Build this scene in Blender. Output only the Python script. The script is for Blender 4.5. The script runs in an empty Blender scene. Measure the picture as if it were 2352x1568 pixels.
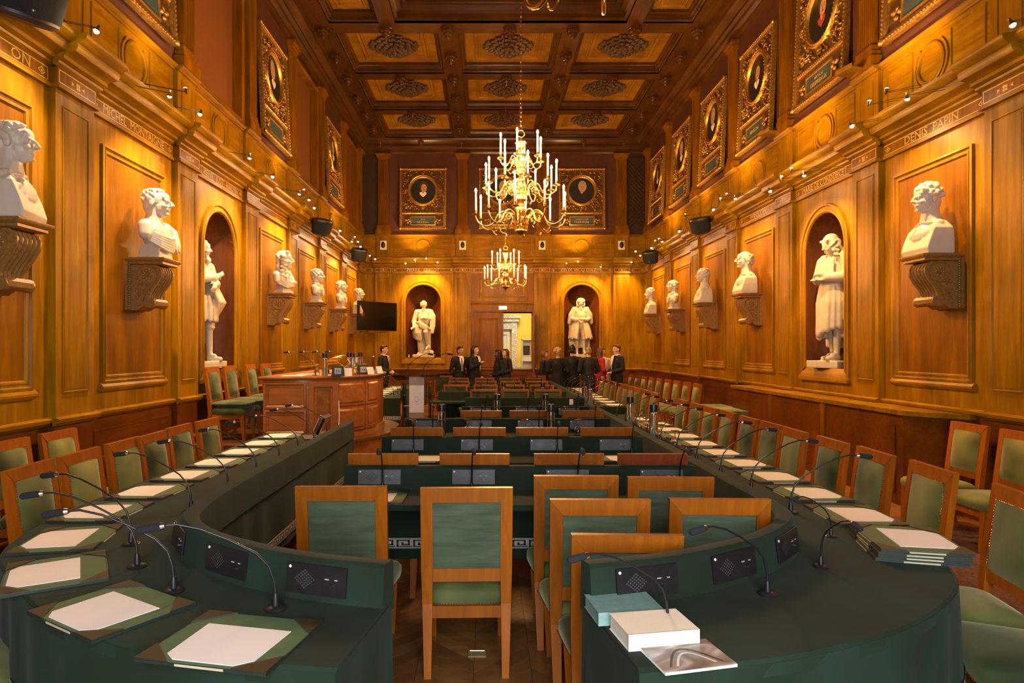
import bpy, bmesh, math, random
from mathutils import Vector, Matrix
from math import sin, cos, pi, radians, sqrt
random.seed(7)
SC = bpy.context.scene
COL = SC.collection
# ------------------------------------------------------------------ camera
F_PX, W_PX, H_PX, VPX, VPY = 1500.0, 2352.0, 1568.0, 1119.0, 800.0
CZ = 1.68
cam = bpy.data.cameras.new('camera')
cam.sensor_width = 36.0
cam.lens = F_PX / W_PX * 36.0
cam.shift_x = (W_PX / 2 - VPX) / W_PX
cam.shift_y = (VPY - H_PX / 2) / W_PX
cam.clip_start = 0.05
camo = bpy.data.objects.new('camera', cam)
COL.objects.link(camo)
camo.location = (0, 0, CZ)
camo.rotation_euler = (radians(90), 0, 0)
SC.camera = camo
# ------------------------------------------------------------------ view, world
SC.view_settings.view_transform = 'Standard'
SC.view_settings.look = 'None'
SC.view_settings.exposure = 1.35
SC.view_settings.gamma = 1.0
SC.view_settings.use_curve_mapping = False
SC.cycles.sample_clamp_indirect = 4.0
SC.cycles.max_bounces = 8
SC.cycles.transparent_max_bounces = 16
SC.cycles.use_denoising = True
wld = bpy.data.worlds.new('world'); SC.world = wld
wld.use_nodes = True
wld.node_tree.nodes['Background'].inputs[0].default_value = (0.55, 0.65, 0.8, 1)
wld.node_tree.nodes['Background'].inputs[1].default_value = 0.25
# inferred daylight, let in by an unseen doorway added just behind the camera
DAY_W = 115.0
def area(name, loc, rot, sx, sy, power, col):
    l = bpy.data.lights.new(name, 'AREA'); l.shape = 'RECTANGLE'; l.size = sx; l.size_y = sy
    l.energy = power; l.color = col
    o = bpy.data.objects.new(name, l); COL.objects.link(o); o.location = loc; o.rotation_euler = rot
    return o
area('added_doorway_daylight', (0.3, -1.28, 2.0), (radians(82), 0, 0), 2.2, 2.6, DAY_W, (0.90, 0.94, 1.0))
TUNG = (1.0, 0.52, 0.18)      # tungsten bulbs of the chandeliers
HALO = (1.0, 0.62, 0.32)      # small halogen wall spots, left wall
HALO_R = (1.0, 0.52, 0.17)    # warmer spots of the right and far walls
BULB_E = 1350.0                # emission of a chandelier bulb
SPOT_W = 120.0                 # power of a halogen spot
# room: side walls, far wall
XL, XR, YF, YB, ZC = -3.85, 4.85, 20.0, -1.2, 8.0
PIL0, PIT, PILW = 5.72, 2.26, 0.56     # pilasters of the side walls
def pil_y(k): return PIL0 + PIT * k
def bay_y(k): return PIL0 + PILW + PIT * k + (PIT - PILW) / 2
BAYW = PIT - PILW

# ------------------------------------------------------------------ materials
MATS = {}
def _nt(name):
    m = bpy.data.materials.new(name); m.use_nodes = True
    nt = m.node_tree; b = nt.nodes['Principled BSDF']
    return m, nt, b
def ramp(nt, stops):
    r = nt.nodes.new('ShaderNodeValToRGB')
    e = r.color_ramp.elements
    while len(e) < len(stops): e.new(0.5)
    for i, (p, c) in enumerate(stops):
        e[i].position = p; e[i].color = (*c, 1)
    return r
def coords(nt, scale=(1, 1, 1), kind='Object'):
    t = nt.nodes.new('ShaderNodeTexCoord'); mp = nt.nodes.new('ShaderNodeMapping')
    mp.inputs['Scale'].default_value = scale
    nt.links.new(t.outputs[kind], mp.inputs['Vector'])
    return mp
def noise(nt, vec, scale, detail=4, rough=0.55, dist=0.0):
    n = nt.nodes.new('ShaderNodeTexNoise')
    n.inputs['Scale'].default_value = scale; n.inputs['Detail'].default_value = detail
    n.inputs['Roughness'].default_value = rough; n.inputs['Distortion'].default_value = dist
    nt.links.new(vec.outputs[0], n.inputs['Vector'])
    return n
def bump(nt, b, src, strength=0.2, dist=0.01):
    bp = nt.nodes.new('ShaderNodeBump'); bp.inputs['Strength'].default_value = strength
    bp.inputs['Distance'].default_value = dist
    nt.links.new(src, bp.inputs['Height']); nt.links.new(bp.outputs[0], b.inputs['Normal'])
def mixc(nt, fac, a, b_, mode='MIX'):
    m = nt.nodes.new('ShaderNodeMix'); m.data_type = 'RGBA'; m.blend_type = mode
    if isinstance(fac, (int, float)): m.inputs[0].default_value = fac
    else: nt.links.new(fac, m.inputs[0])
    for i, s in ((6, a), (7, b_)):
        if isinstance(s, tuple): m.inputs[i].default_value = (*s, 1)
        else: nt.links.new(s, m.inputs[i])
    return m.outputs[2]
def vary(nt, col, amount):
    oi = nt.nodes.new('ShaderNodeObjectInfo')
    mr = nt.nodes.new('ShaderNodeMapRange')
    mr.inputs[3].default_value = 1 - amount; mr.inputs[4].default_value = 1 + amount
    nt.links.new(oi.outputs['Random'], mr.inputs[0])
    hs = nt.nodes.new('ShaderNodeHueSaturation')
    nt.links.new(mr.outputs[0], hs.inputs['Value']); nt.links.new(col, hs.inputs['Color'])
    return hs.outputs[0]
def plain(name, col, rough=0.5, metal=0.0, spec=0.5, var=0.12, nscale=18, bmp=0.0, **kw):
    """one colour with slight procedural mottling"""
    m, nt, b = _nt(name)
    mp = coords(nt); n = noise(nt, mp, nscale)
    r = ramp(nt, [(0.3, tuple(max(0, c * (1 - var)) for c in col)), (0.7, tuple(min(1, c * (1 + var)) for c in col))])
    nt.links.new(n.outputs[0], r.inputs[0]); nt.links.new(r.outputs[0], b.inputs['Base Color'])
    b.inputs['Roughness'].default_value = rough; b.inputs['Metallic'].default_value = metal
    b.inputs['Specular IOR Level'].default_value = spec
    if bmp: bump(nt, b, n.outputs[0], bmp)
    for k, v in kw.items(): b.inputs[k].default_value = v
    MATS[name] = m; return m
def wood(name, dark, light, axis='z', rough=0.38, scale=1.0, var=0.10, stain=0.35, coat=0.0, spec=0.10):
    """long grain along one axis, plus broad stains"""
    m, nt, b = _nt(name)
    s = {'x': (1.2, 16, 16), 'y': (16, 1.2, 16), 'z': (16, 16, 1.2)}[axis]
    mp = coords(nt, tuple(c * scale for c in s)); g = noise(nt, mp, 1.0, 6, 0.62, 0.6)
    r = ramp(nt, [(0.28, dark), (0.55, tuple((a + c) / 2 for a, c in zip(dark, light))), (0.75, light)])
    nt.links.new(g.outputs[0], r.inputs[0])
    mp2 = coords(nt, (1.3, 1.3, 0.7)); g2 = noise(nt, mp2, 1.6, 3, 0.5, 0.3)
    r2 = ramp(nt, [(0.35, (1 - stain,) * 3), (0.62, (1.0, 1.0, 1.0))])
    nt.links.new(g2.outputs[0], r2.inputs[0])
    c = mixc(nt, 1.0, r.outputs[0], r2.outputs[0], 'MULTIPLY')
    nt.links.new(vary(nt, c, var), b.inputs['Base Color'])
    b.inputs['Roughness'].default_value = rough
    b.inputs['Specular IOR Level'].default_value = spec
    b.inputs['Coat Weight'].default_value = coat; b.inputs['Coat Roughness'].default_value = 0.25
    bump(nt, b, g.outputs[0], 0.08, 0.004)
    MATS[name] = m; return m
def cloth(name, dark, light, scale=3.0, sheen=0.3, rough=0.85, var=0.0, stretch=(1, 1, 1), fine=220):
    m, nt, b = _nt(name)
    mp = coords(nt, stretch); g = noise(nt, mp, scale, 2, 0.45, 0.2)
    r = ramp(nt, [(0.32, dark), (0.66, light)]); nt.links.new(g.outputs[0], r.inputs[0])
    c = r.outputs[0]
    oi0 = nt.nodes.new('ShaderNodeObjectInfo'); cx = nt.nodes.new('ShaderNodeCombineXYZ'); ml = nt.nodes.new('ShaderNodeMath'); ml.operation = 'MULTIPLY'; ml.inputs[1].default_value = 37.0
    nt.links.new(oi0.outputs['Random'], ml.inputs[0]); nt.links.new(ml.outputs[0], cx.inputs[0]); nt.links.new(ml.outputs[0], cx.inputs[2]); nt.links.new(cx.outputs[0], mp.inputs['Location'])
    if var:
        oi = nt.nodes.new('ShaderNodeObjectInfo')
        r2 = ramp(nt, [(0.0, (0.45, 0.95, 0.85)), (0.12, (0.5, 0.8, 0.75)), (0.13, (1, 1, 1)), (0.6, (1.1, 1.05, 0.9)), (1.0, (1.35, 1.12, 0.75))])
        nt.links.new(oi.outputs['Random'], r2.inputs[0])
        c = mixc(nt, var, c, r2.outputs[0], 'MULTIPLY')
    nt.links.new(c, b.inputs['Base Color'])
    b.inputs['Roughness'].default_value = rough
    b.inputs['Sheen Weight'].default_value = sheen; b.inputs['Sheen Roughness'].default_value = 0.4
    b.inputs['Sheen Tint'].default_value = (*tuple(min(1, 0.25 + x * 2.2) for x in light), 1)
    b.inputs['Specular IOR Level'].default_value = 0.15
    mp3 = coords(nt); f = noise(nt, mp3, fine, 2)
    bump(nt, b, f.outputs[0], 0.15, 0.002)
    MATS[name] = m; return m
def emit(name, col, strength):
    m, nt, b = _nt(name)
    b.inputs['Base Color'].default_value = (*col, 1)
    b.inputs['Emission Color'].default_value = (*col, 1); b.inputs['Emission Strength'].default_value = strength
    MATS[name] = m; return m
def glassy(name, col, rough=0.02, ior=1.45):
    m, nt, b = _nt(name)
    b.inputs['Base Color'].default_value = (*col, 1); b.inputs['Roughness'].default_value = rough
    b.inputs['Transmission Weight'].default_value = 1.0; b.inputs['IOR'].default_value = ior
    MATS[name] = m; return m
wood('wall_wood', (0.20, 0.085, 0.0008), (0.40, 0.20, 0.0015), 'z', 0.36)
wood('panel_wood', (0.145, 0.050, 0.0006), (0.29, 0.118, 0.001), 'z', 0.34)
wood('wall_wood_x', (0.20, 0.085, 0.0008), (0.40, 0.20, 0.0015), 'x', 0.36)
wood('dado_wood', (0.11, 0.030, 0.001), (0.20, 0.062, 0.002), 'x', 0.36)
wood('ceiling_wood', (0.048, 0.018, 0.002), (0.11, 0.043, 0.005), 'x', 0.30, coat=0.3)
wood('ceiling_wood_y', (0.048, 0.018, 0.002), (0.11, 0.043, 0.005), 'y', 0.30, coat=0.3)
wood('coffer_wood', (0.22, 0.10, 0.006), (0.32, 0.15, 0.010), 'x', 0.5)
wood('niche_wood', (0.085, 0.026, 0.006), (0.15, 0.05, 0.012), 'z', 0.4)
wood('chair_wood', (0.25, 0.062, 0.003), (0.40, 0.115, 0.005), 'z', 0.36, 1.6, 0.16, 0.2, coat=0.06, spec=0.15)
wood('desk_wood', (0.30, 0.095, 0.018), (0.46, 0.175, 0.04), 'x', 0.30, 1.0, 0.08, 0.25, coat=0.3)
wood('floor_wood', (0.15, 0.06, 0.016), (0.28, 0.12, 0.035), 'x', 0.30, 1.0, 0.22, 0.25, coat=0.3)
wood('dark_chair_wood', (0.16, 0.03, 0.008), (0.26, 0.06, 0.014), 'z', 0.30, 1.6, 0.05, 0.2, coat=0.3)
plain('wall_red', (0.070, 0.018, 0.004), 0.7, nscale=6, var=0.2)
plain('dark_wall', (0.032, 0.012, 0.004), 0.6, nscale=6, var=0.2)
plain('blind_orange', (0.16, 0.050, 0.001), 0.8, nscale=40, var=0.08)
plain('rosette_brown', (0.060, 0.030, 0.009), 0.5, nscale=30, var=0.3)
plain('gold', (0.62, 0.34, 0.06), 0.36, 0.85, nscale=25, var=0.2)
plain('old_gold', (0.34, 0.18, 0.035), 0.38, 0.7, nscale=30, var=0.45, bmp=0.4)
plain('inlay', (0.46, 0.27, 0.05), 0.45, 0.1)
plain('brass', (0.90, 0.58, 0.16), 0.2, 1.0, nscale=12)
plain('marble', (0.53, 0.48, 0.40), 0.42, nscale=9, var=0.06, **{'Subsurface Weight': 0.08})
plain('marble_aged', (0.48, 0.42, 0.30), 0.5, nscale=9, var=0.10)
plain('bronze_brown', (0.26, 0.135, 0.032), 0.36, 0.15, nscale=40, var=0.25, bmp=0.12)
cloth('table_cloth', (0.013, 0.020, 0.010), (0.016, 0.034, 0.020), 2.6, 0.12)
cloth('velvet', (0.024, 0.036, 0.013), (0.150, 0.168, 0.058), 2.4, 0.5, 0.7, 0.85)
cloth('back_cloth', (0.056, 0.078, 0.042), (0.086, 0.112, 0.064), 6.0, 0.2, 0.85, 0.0, (1, 1, 6))
cloth('dark_velvet', (0.02, 0.035, 0.012), (0.075, 0.095, 0.03), 4.5, 0.4, 0.75)
plain('paper', (0.86, 0.82, 0.78), 0.8, nscale=3, var=0.02)
plain('label_cream', (0.50, 0.42, 0.27), 0.7)
plain('outlet_brass', (0.26, 0.19, 0.10), 0.45)
plain('cream', (0.80, 0.74, 0.60), 0.7, nscale=10, var=0.05)
plain('pad_green', (0.055, 0.135, 0.062), 0.55, nscale=20)
plain('pad_corner', (0.028, 0.022, 0.009), 0.5, nscale=20)
plain('pad_base', (0.010, 0.022, 0.017), 0.6)
plain('black', (0.012, 0.012, 0.014), 0.35, nscale=40)
plain('foam_black', (0.010, 0.011, 0.014), 0.9, nscale=200, bmp=0.5)
plain('panel_black', (0.014, 0.012, 0.013), 0.28, nscale=40)
plain('panel_grey', (0.050, 0.048, 0.050), 0.5, 0.0, nscale=40)  # grey reflection of the black row panels put into the colour; also grille dots
plain('speaker_black', (0.016, 0.016, 0.017), 0.45, nscale=60)
plain('steel', (0.65, 0.65, 0.67), 0.25, 1.0)
plain('grey', (0.35, 0.35, 0.36), 0.5)
plain('candle', (0.88, 0.80, 0.62), 0.5, var=0.03)
emit('bulb', TUNG, BULB_E)
emit('bulb_near', TUNG, BULB_E * 0.07)
emit('halogen', (1.0, 0.80, 0.50), 130.0)
emit('exit_face', (0.75, 0.85, 0.25), 3.0)
glassy('glass', (0.97, 0.98, 0.97))
def clear_sheet(name):
    m, nt, b = _nt(name)
    tr = nt.nodes.new('ShaderNodeBsdfTransparent'); gl = nt.nodes.new('ShaderNodeBsdfGlossy'); gl.inputs['Roughness'].default_value = 0.03
    fr = nt.nodes.new('ShaderNodeFresnel'); fr.inputs[0].default_value = 1.45; mx = nt.nodes.new('ShaderNodeMixShader')
    tr.inputs[0].default_value = (0.93, 0.94, 0.92, 1)
    nt.links.new(fr.outputs[0], mx.inputs[0]); nt.links.new(tr.outputs[0], mx.inputs[1]); nt.links.new(gl.outputs[0], mx.inputs[2])
    nt.links.new(mx.outputs[0], nt.nodes['Material Output'].inputs[0]); MATS[name] = m
clear_sheet('acrylic')
plain('teal_book', (0.20, 0.34, 0.31), 0.6, nscale=30)
plain('key_dark', (0.03, 0.045, 0.04), 0.8)
plain('trim_pale', (0.50, 0.47, 0.40), 0.8)
plain('yellow_wall', (0.80, 0.62, 0.10), 0.8, nscale=4, var=0.03)
plain('white_paint', (0.75, 0.74, 0.68), 0.5)
plain('screen', (0.004, 0.004, 0.005), 0.15)
plain('canvas', (0.018, 0.014, 0.009), 0.45, nscale=5, var=0.5)
plain('paint_skin', (0.50, 0.27, 0.14), 0.5)
plain('paint_dark', (0.012, 0.010, 0.010), 0.5)
plain('paint_hair', (0.05, 0.03, 0.018), 0.5)
plain('paint_grey_hair', (0.32, 0.27, 0.20), 0.5)
plain('paint_white', (0.75, 0.68, 0.55), 0.5)
plain('paint_red', (0.35, 0.05, 0.03), 0.5)
plain('tablet_blue', (0.035, 0.06, 0.065), 0.4)
for nm, c in (('skin_a', (0.55, 0.31, 0.20)), ('skin_b', (0.42, 0.22, 0.13)), ('skin_c', (0.14, 0.07, 0.045)), ('skin_d', (0.62, 0.38, 0.27))):
    plain(nm, c, 0.5, nscale=12, var=0.06)
for nm, c in (('hair_black', (0.012, 0.009, 0.008)), ('hair_brown', (0.075, 0.032, 0.014)), ('hair_blond', (0.42, 0.27, 0.11)), ('hair_grey', (0.30, 0.22, 0.13)), ('hair_auburn', (0.11, 0.035, 0.016))):
    plain(nm, c, 0.5, nscale=60, var=0.4, bmp=0.5)
for nm, c in (('suit_black', (0.006, 0.006, 0.008)), ('suit_navy', (0.008, 0.011, 0.020)), ('suit_charcoal', (0.013, 0.014, 0.014)), ('jacket_red', (0.42, 0.012, 0.016)), ('shirt_white', (0.72, 0.70, 0.68)), ('shirt_cream', (0.62, 0.52, 0.38)), ('tie_grey', (0.16, 0.18, 0.22))):
    plain(nm, c, 0.8, nscale=50, var=0.15)
plain('carpet', (0.09, 0.035, 0.02), 0.95, nscale=35, var=0.6)
plain('lip', (0.30, 0.10, 0.08), 0.5)
plain('plastic_white', (0.7, 0.69, 0.66), 0.4)
def photo_mat():
    m, nt, b = _nt('brochure_photo')
    mp = coords(nt, (5, 9, 1)); g = noise(nt, mp, 1.0, 2, 0.4, 2.0)
    r = ramp(nt, [(0.3, (0.10, 0.07, 0.05)), (0.5, (0.32, 0.24, 0.19)), (0.62, (0.55, 0.45, 0.38)), (0.75, (0.80, 0.72, 0.64))])
    nt.links.new(g.outputs[0], r.inputs[0]); nt.links.new(r.outputs[0], b.inputs['Base Color'])
    b.inputs['Roughness'].default_value = 0.3
    MATS['brochure_photo'] = m
photo_mat()
def marble_vein():
    m, nt, b = _nt('veined_marble')
    mp = coords(nt, (1, 1, 1)); g = noise(nt, mp, 4.0, 8, 0.6, 3.0)
    r = ramp(nt, [(0.42, (0.62, 0.58, 0.46)), (0.5, (0.34, 0.30, 0.22)), (0.56, (0.66, 0.62, 0.5))])
    nt.links.new(g.outputs[0], r.inputs[0]); nt.links.new(r.outputs[0], b.inputs['Base Color'])
    b.inputs['Roughness'].default_value = 0.25
    MATS['veined_marble'] = m
marble_vein()

# ------------------------------------------------------------------ mesh building
class MB:
    def __init__(s): s.v = []; s.f = []
    def add(s, vs, fs, M=None):
        o = len(s.v)
        s.v += [tuple(M @ Vector(p)) for p in vs] if M is not None else [tuple(p) for p in vs]
        s.f += [tuple(i + o for i in f) for f in fs]
        return s
    def box(s, x0, x1, y0, y1, z0, z1, M=None):
        return s.add([(x0, y0, z0), (x1, y0, z0), (x1, y1, z0), (x0, y1, z0), (x0, y0, z1), (x1, y0, z1), (x1, y1, z1), (x0, y1, z1)],
                     [(0, 3, 2, 1), (4, 5, 6, 7), (0, 1, 5, 4), (1, 2, 6, 5), (2, 3, 7, 6), (3, 0, 4, 7)], M)
    def loft(s, rings, cap=True, closed=True, M=None):
        """rings: list of equally long point loops"""
        n = len(rings[0]); vs = [p for r in rings for p in r]; fs = []
        for i in range(len(rings) - 1):
            for j in range(n if closed else n - 1):
                a = i * n + j; b = i * n + (j + 1) % n
                fs.append((a, b, b + n, a + n))
        if cap and closed:
            fs.append(tuple(range(n - 1, -1, -1))); fs.append(tuple((len(rings) - 1) * n + j for j in range(n)))
        return s.add(vs, fs, M)
    def bar(s, secs, M=None):
        """rectangular bar through (centre, half x, half y) sections"""
        return s.loft([[(c[0] - a, c[1] - b, c[2]), (c[0] + a, c[1] - b, c[2]), (c[0] + a, c[1] + b, c[2]), (c[0] - a, c[1] + b, c[2])] for c, a, b in secs], M=M)
    def prism(s, pts, z0, z1, M=None):
        return s.loft([[(x, y, z0) for x, y in pts], [(x, y, z1) for x, y in pts]], M=M)
    def tube(s, path, r, n=8, M=None, cap=True):
        P = [Vector(p) for p in path]; m = len(P)
        R = r if isinstance(r, (list, tuple)) else [r] * m
        rings = []; prev = None
        for i in range(m):
            t = (P[min(i + 1, m - 1)] - P[max(i - 1, 0)])
            t = t.normalized() if t.length > 1e-9 else Vector((0, 0, 1))
            if prev is None:
                a = Vector((0, 0, 1)) if abs(t.z) < 0.9 else Vector((1, 0, 0))
                u = t.cross(a).normalized()
            else:
                u = prev - t * prev.dot(t)
                u = u.normalized() if u.length > 1e-6 else t.orthogonal().normalized()
            prev = u; w = t.cross(u)
            rings.append([tuple(P[i] + (u * cos(2 * pi * k / n) + w * sin(2 * pi * k / n)) * R[i]) for k in range(n)])
        return s.loft(rings, cap, True, M)
    def lathe(s, prof, n=16, c=(0, 0, 0), M=None, flute=0.0, fn=8):
        rings = []
        for r, z in prof:
            rings.append([(c[0] + r * (1 + flute * cos(fn * 2 * pi * k / n)) * cos(2 * pi * k / n), c[1] + r * (1 + flute * cos(fn * 2 * pi * k / n)) * sin(2 * pi * k / n), c[2] + z) for k in range(n)])
        return s.loft(rings, True, True, M)
    def ell(s, c, r, n=10, m=7, M=None, rot=None):
        if isinstance(r, (int, float)): r = (r, r, r)
        vs = []; fs = []
        R = rot if rot is not None else Matrix.Identity(3)
        c = Vector(c)
        vs.append(tuple(c + R @ Vector((0, 0, -r[2]))))
        for i in range(1, m):
            th = -pi / 2 + pi * i / m
            for k in range(n):
                a = 2 * pi * k / n
                vs.append(tuple(c + R @ Vector((r[0] * cos(th) * cos(a), r[1] * cos(th) * sin(a), r[2] * sin(th)))))
        vs.append(tuple(c + R @ Vector((0, 0, r[2]))))
        for k in range(n): fs.append((0, 1 + (k + 1) % n, 1 + k))
        for i in range(m - 2):
            for k in range(n):
                a = 1 + i * n + k; b = 1 + i * n + (k + 1) % n
                fs.append((a, b, b + n, a + n))
        t = 1 + (m - 2) * n
        for k in range(n): fs.append((t + k, t + (k + 1) % n, len(vs) - 1))
        return s.add(vs, fs, M)
    def cap(s, p0, r0, p1, r1, n=12):
        """tapered limb with round ends"""
        p0 = Vector(p0); p1 = Vector(p1)
        s.ell(p0, r0, n, 8); s.ell(p1, r1, n, 8)
        if (p1 - p0).length > 1e-5: s.tube([p0, p1], [r0, r1], n)
        return s
    def chain(s, pts, rs, n=12):
        for i in range(len(pts) - 1): s.cap(pts[i], rs[i], pts[i + 1], rs[i + 1], n)
        return s
    def frame(s, x0, x1, z0, z1, prof, y=0.0, M=None):
        """mitred moulding round a rectangle in the xz plane; prof = [(inset, rise)], rise goes to +y"""
        rings = []
        for d, h in prof:
            rings.append([(x0 + d, y + h, z0 + d), (x1 - d, y + h, z0 + d), (x1 - d, y + h, z1 - d), (x0 + d, y + h, z1 - d)])
        return s.loft(rings, False, True, M)
    def sweepx(s, prof, x0, x1, M=None):
        """profile (y, z) carried along x"""
        return s.loft([[(x0, y, z) for y, z in prof], [(x1, y, z) for y, z in prof]], True, True, M)
    def mesh(s, name, smooth=None):
        me = bpy.data.meshes.new(name)
        me.from_pydata(s.v, [], s.f); me.validate()
        bm = bmesh.new(); bm.from_mesh(me)
        bmesh.ops.recalc_face_normals(bm, faces=bm.faces); bm.to_mesh(me); bm.free()
        if smooth is not None:
            me.polygons.foreach_set('use_smooth', [True] * len(me.polygons))
            me.set_sharp_from_angle(angle=radians(smooth))
        return me
def put(name, me, mat, parent=None, M=None, kind=None):
    if isinstance(me, MB): me = me.mesh(name)
    if mat and not me.materials: me.materials.append(MATS[mat])
    o = bpy.data.objects.new(name, me); COL.objects.link(o)
    if parent is not None: o.parent = parent
    if M is not None: o.matrix_local = M
    if kind: o['kind'] = kind
    return o
def bld(name, mb, mat, parent=None, smooth=None, M=None, kind=None):
    me = mb.mesh(name, smooth); me.materials.append(MATS[mat])
    return put(name, me, None, parent, M, kind)
def tag(o, label, cat, group=None):
    o['label'] = label; o['category'] = cat
    if group: o['group'] = group
    return o
def thing(name, label, cat, loc=(0, 0, 0), rz=0.0, group=None, M=None):
    o = bpy.data.objects.new(name, None); COL.objects.link(o)
    o.empty_display_size = 0.1
    if M is not None: o.matrix_world = M
    else: o.location = loc; o.rotation_euler = (0, 0, rz)
    return tag(o, label, cat, group)
def dup(root, loc, rz=0.0, label=None, group=None, M=None):
    def cp(o, par):
        c = o.copy(); COL.objects.link(c); c.parent = par
        if par is not None: c.matrix_parent_inverse = o.matrix_parent_inverse
        for ch in KIDS.get(o.name, []): cp(ch, c)
        return c
    r = cp(root, None)
    if M is not None: r.matrix_world = M
    else: r.location = loc; r.rotation_euler = (0, 0, rz)
    if label: r['label'] = label
    if group: r['group'] = group
    return r
KIDS = {}
def learn(root):
    """remember the children of a finished prototype so that dup() can copy them"""
    for o in COL.objects:
        if o.parent is not None: KIDS.setdefault(o.parent.name, [])
    todo = [root]
    while todo:
        r = todo.pop()
        KIDS[r.name] = [o for o in COL.objects if o.parent is r]
        todo += KIDS[r.name]
def T(x=0, y=0, z=0, rz=0, rx=0, ry=0, s=1):
    return Matrix.Translation((x, y, z)) @ Matrix.Rotation(rz, 4, 'Z') @ Matrix.Rotation(ry, 4, 'Y') @ Matrix.Rotation(rx, 4, 'X') @ Matrix.Scale(s, 4)
def remesh(name, mb, voxel, smooth_it=2, mat=None, fac=0.5):
    """fuse overlapping volumes into one continuous skin"""
    me = bpy.data.meshes.new('tmp'); me.from_pydata(mb.v, [], mb.f)
    bm = bmesh.new(); bm.from_mesh(me); bmesh.ops.recalc_face_normals(bm, faces=bm.faces); bm.to_mesh(me); bm.free()
    o = bpy.data.objects.new('tmp', me); COL.objects.link(o)
    md = o.modifiers.new('r', 'REMESH'); md.mode = 'VOXEL'; md.voxel_size = voxel
    if smooth_it:
        sm = o.modifiers.new('s', 'SMOOTH'); sm.factor = fac; sm.iterations = smooth_it
    dg = bpy.context.evaluated_depsgraph_get()
    out = bpy.data.meshes.new_from_object(o.evaluated_get(dg)); out.name = name
    bpy.data.objects.remove(o); bpy.data.meshes.remove(me)
    out.polygons.foreach_set('use_smooth', [True] * len(out.polygons))
    out.materials.clear()
    if mat: out.materials.append(MATS[mat])
    return out
def text(body, size, mat, parent, M, name='lettering', extrude=0.002, width=None, spacing=1.0):
    cu = bpy.data.curves.new('t', 'FONT'); cu.body = body; cu.size = size
    cu.align_x = 'CENTER'; cu.align_y = 'CENTER'; cu.extrude = extrude; cu.resolution_u = 2
    cu.space_character = spacing
    o = bpy.data.objects.new('t', cu); COL.objects.link(o)
    dg = bpy.context.evaluated_depsgraph_get()
    me = bpy.data.meshes.new_from_object(o.evaluated_get(dg))
    bpy.data.objects.remove(o); bpy.data.curves.remove(cu)
    if width and me.vertices:
        xs = [v.co.x for v in me.vertices]; k = width / max(1e-6, max(xs) - min(xs))
        for v in me.vertices: v.co.x *= k
    me.name = name; me.materials.clear(); me.materials.append(MATS[mat])
    return put(name, me, None, parent, M)
# text matrix on a wall frame (local x = u, y = out of the wall, z = up): reads along -u
def on_wall(u, w, z): return Matrix(((-1, 0, 0, u), (0, 0, 1, w), (0, 1, 0, z), (0, 0, 0, 1)))
ORD = ['first', 'second', 'third', 'fourth', 'fifth', 'sixth', 'seventh', 'eighth', 'ninth', 'tenth', 'eleventh', 'twelfth', 'thirteenth', 'fourteenth', 'fifteenth', 'sixteenth', 'seventeenth', 'eighteenth', 'nineteenth', 'twentieth', 'twenty-first', 'twenty-second', 'twenty-third', 'twenty-fourth', 'twenty-fifth', 'twenty-sixth']
def px(x, y, Y):
    """photo pixel at depth Y -> world point"""
    return Vector(((x - VPX) / F_PX * Y, Y, CZ - (y - VPY) / F_PX * Y))
# ================================================================== SETTING
# ---- wall frames: local x = u along the wall, y = out into the room, z up
M_L = Matrix(((0, 1, 0, XL), (-1, 0, 0, 0), (0, 0, 1, 0), (0, 0, 0, 1)))     # u = -Y
M_R = Matrix(((0, -1, 0, XR), (1, 0, 0, 0), (0, 0, 1, 0), (0, 0, 0, 1)))     # u = +Y
M_F = Matrix(((-1, 0, 0, 0), (0, -1, 0, YF), (0, 0, 1, 0), (0, 0, 0, 1)))    # u = -X
Z_DADO, Z_FR0, Z_FR1, Z_CO, Z_AT, Z_UP, Z_CAP = 1.0, 4.0, 4.15, 4.46, 5.10, 5.16, 7.62
def shell(name, M, u0, u1, back=-0.75):
    mb = MB(); mb.box(u0, u1, back - 0.1, back, 0, 8.9)
    o = bld(name, mb, 'dark_wall', None); o.matrix_world = M; o['kind'] = 'structure'
    return o
WL = shell('wall_left', M_L, -(YF + 0.8), -YB + 0.2)
WR = shell('wall_right', M_R, YB - 0.2, YF + 0.8)
# far wall backing with the doorway left open
DX0, DX1, DZ = -0.413, 1.413, 2.80
WF = MB(); WF.box(-(DX0), 4.7, -0.85, -0.75, 0, 8.9).box(-5.7, -(DX1), -0.85, -0.75, 0, 8.9).box(-(DX1), -(DX0), -0.85, -0.75, DZ, 8.9)
WF = bld('wall_far', WF, 'dark_wall'); WF.matrix_world = M_F; WF['kind'] = 'structure'
# ---- shared piece meshes
CACHE = {}
def shared(key, fn, mat, smooth=None):
    if key not in CACHE:
        me = fn().mesh(key if isinstance(key, str) else key[0], smooth); me.materials.append(MATS[mat]); CACHE[key] = me
    return CACHE[key]
MOULD = [(0, 0), (0.0, 0.028), (0.022, 0.034), (0.034, 0.016), (0.05, 0.012), (0.058, 0.022), (0.075, 0.02), (0.085, 0.006), (0.085, -0.01)]
THIN = [(0, 0), (0.004, 0.012), (0.018, 0.012), (0.026, 0.0), (0.026, -0.006)]
COR = [(0.0, 0.0), (0.02, 0.0), (0.05, 0.02), (0.055, 0.04), (0.10, 0.055), (0.10, 0.085), (0.13, 0.10), (0.20, 0.115), (0.22, 0.15), (0.22, 0.185), (0.245, 0.19), (0.29, 0.225), (0.30, 0.245), (0.30, 0.27), (0.06, 0.31), (0.0, 0.31)]
RAIL = [(0, 0), (0.02, 0.0), (0.03, 0.015), (0.055, 0.025), (0.065, 0.045), (0.065, 0.06), (0.03, 0.075), (0.0, 0.075)]
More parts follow.
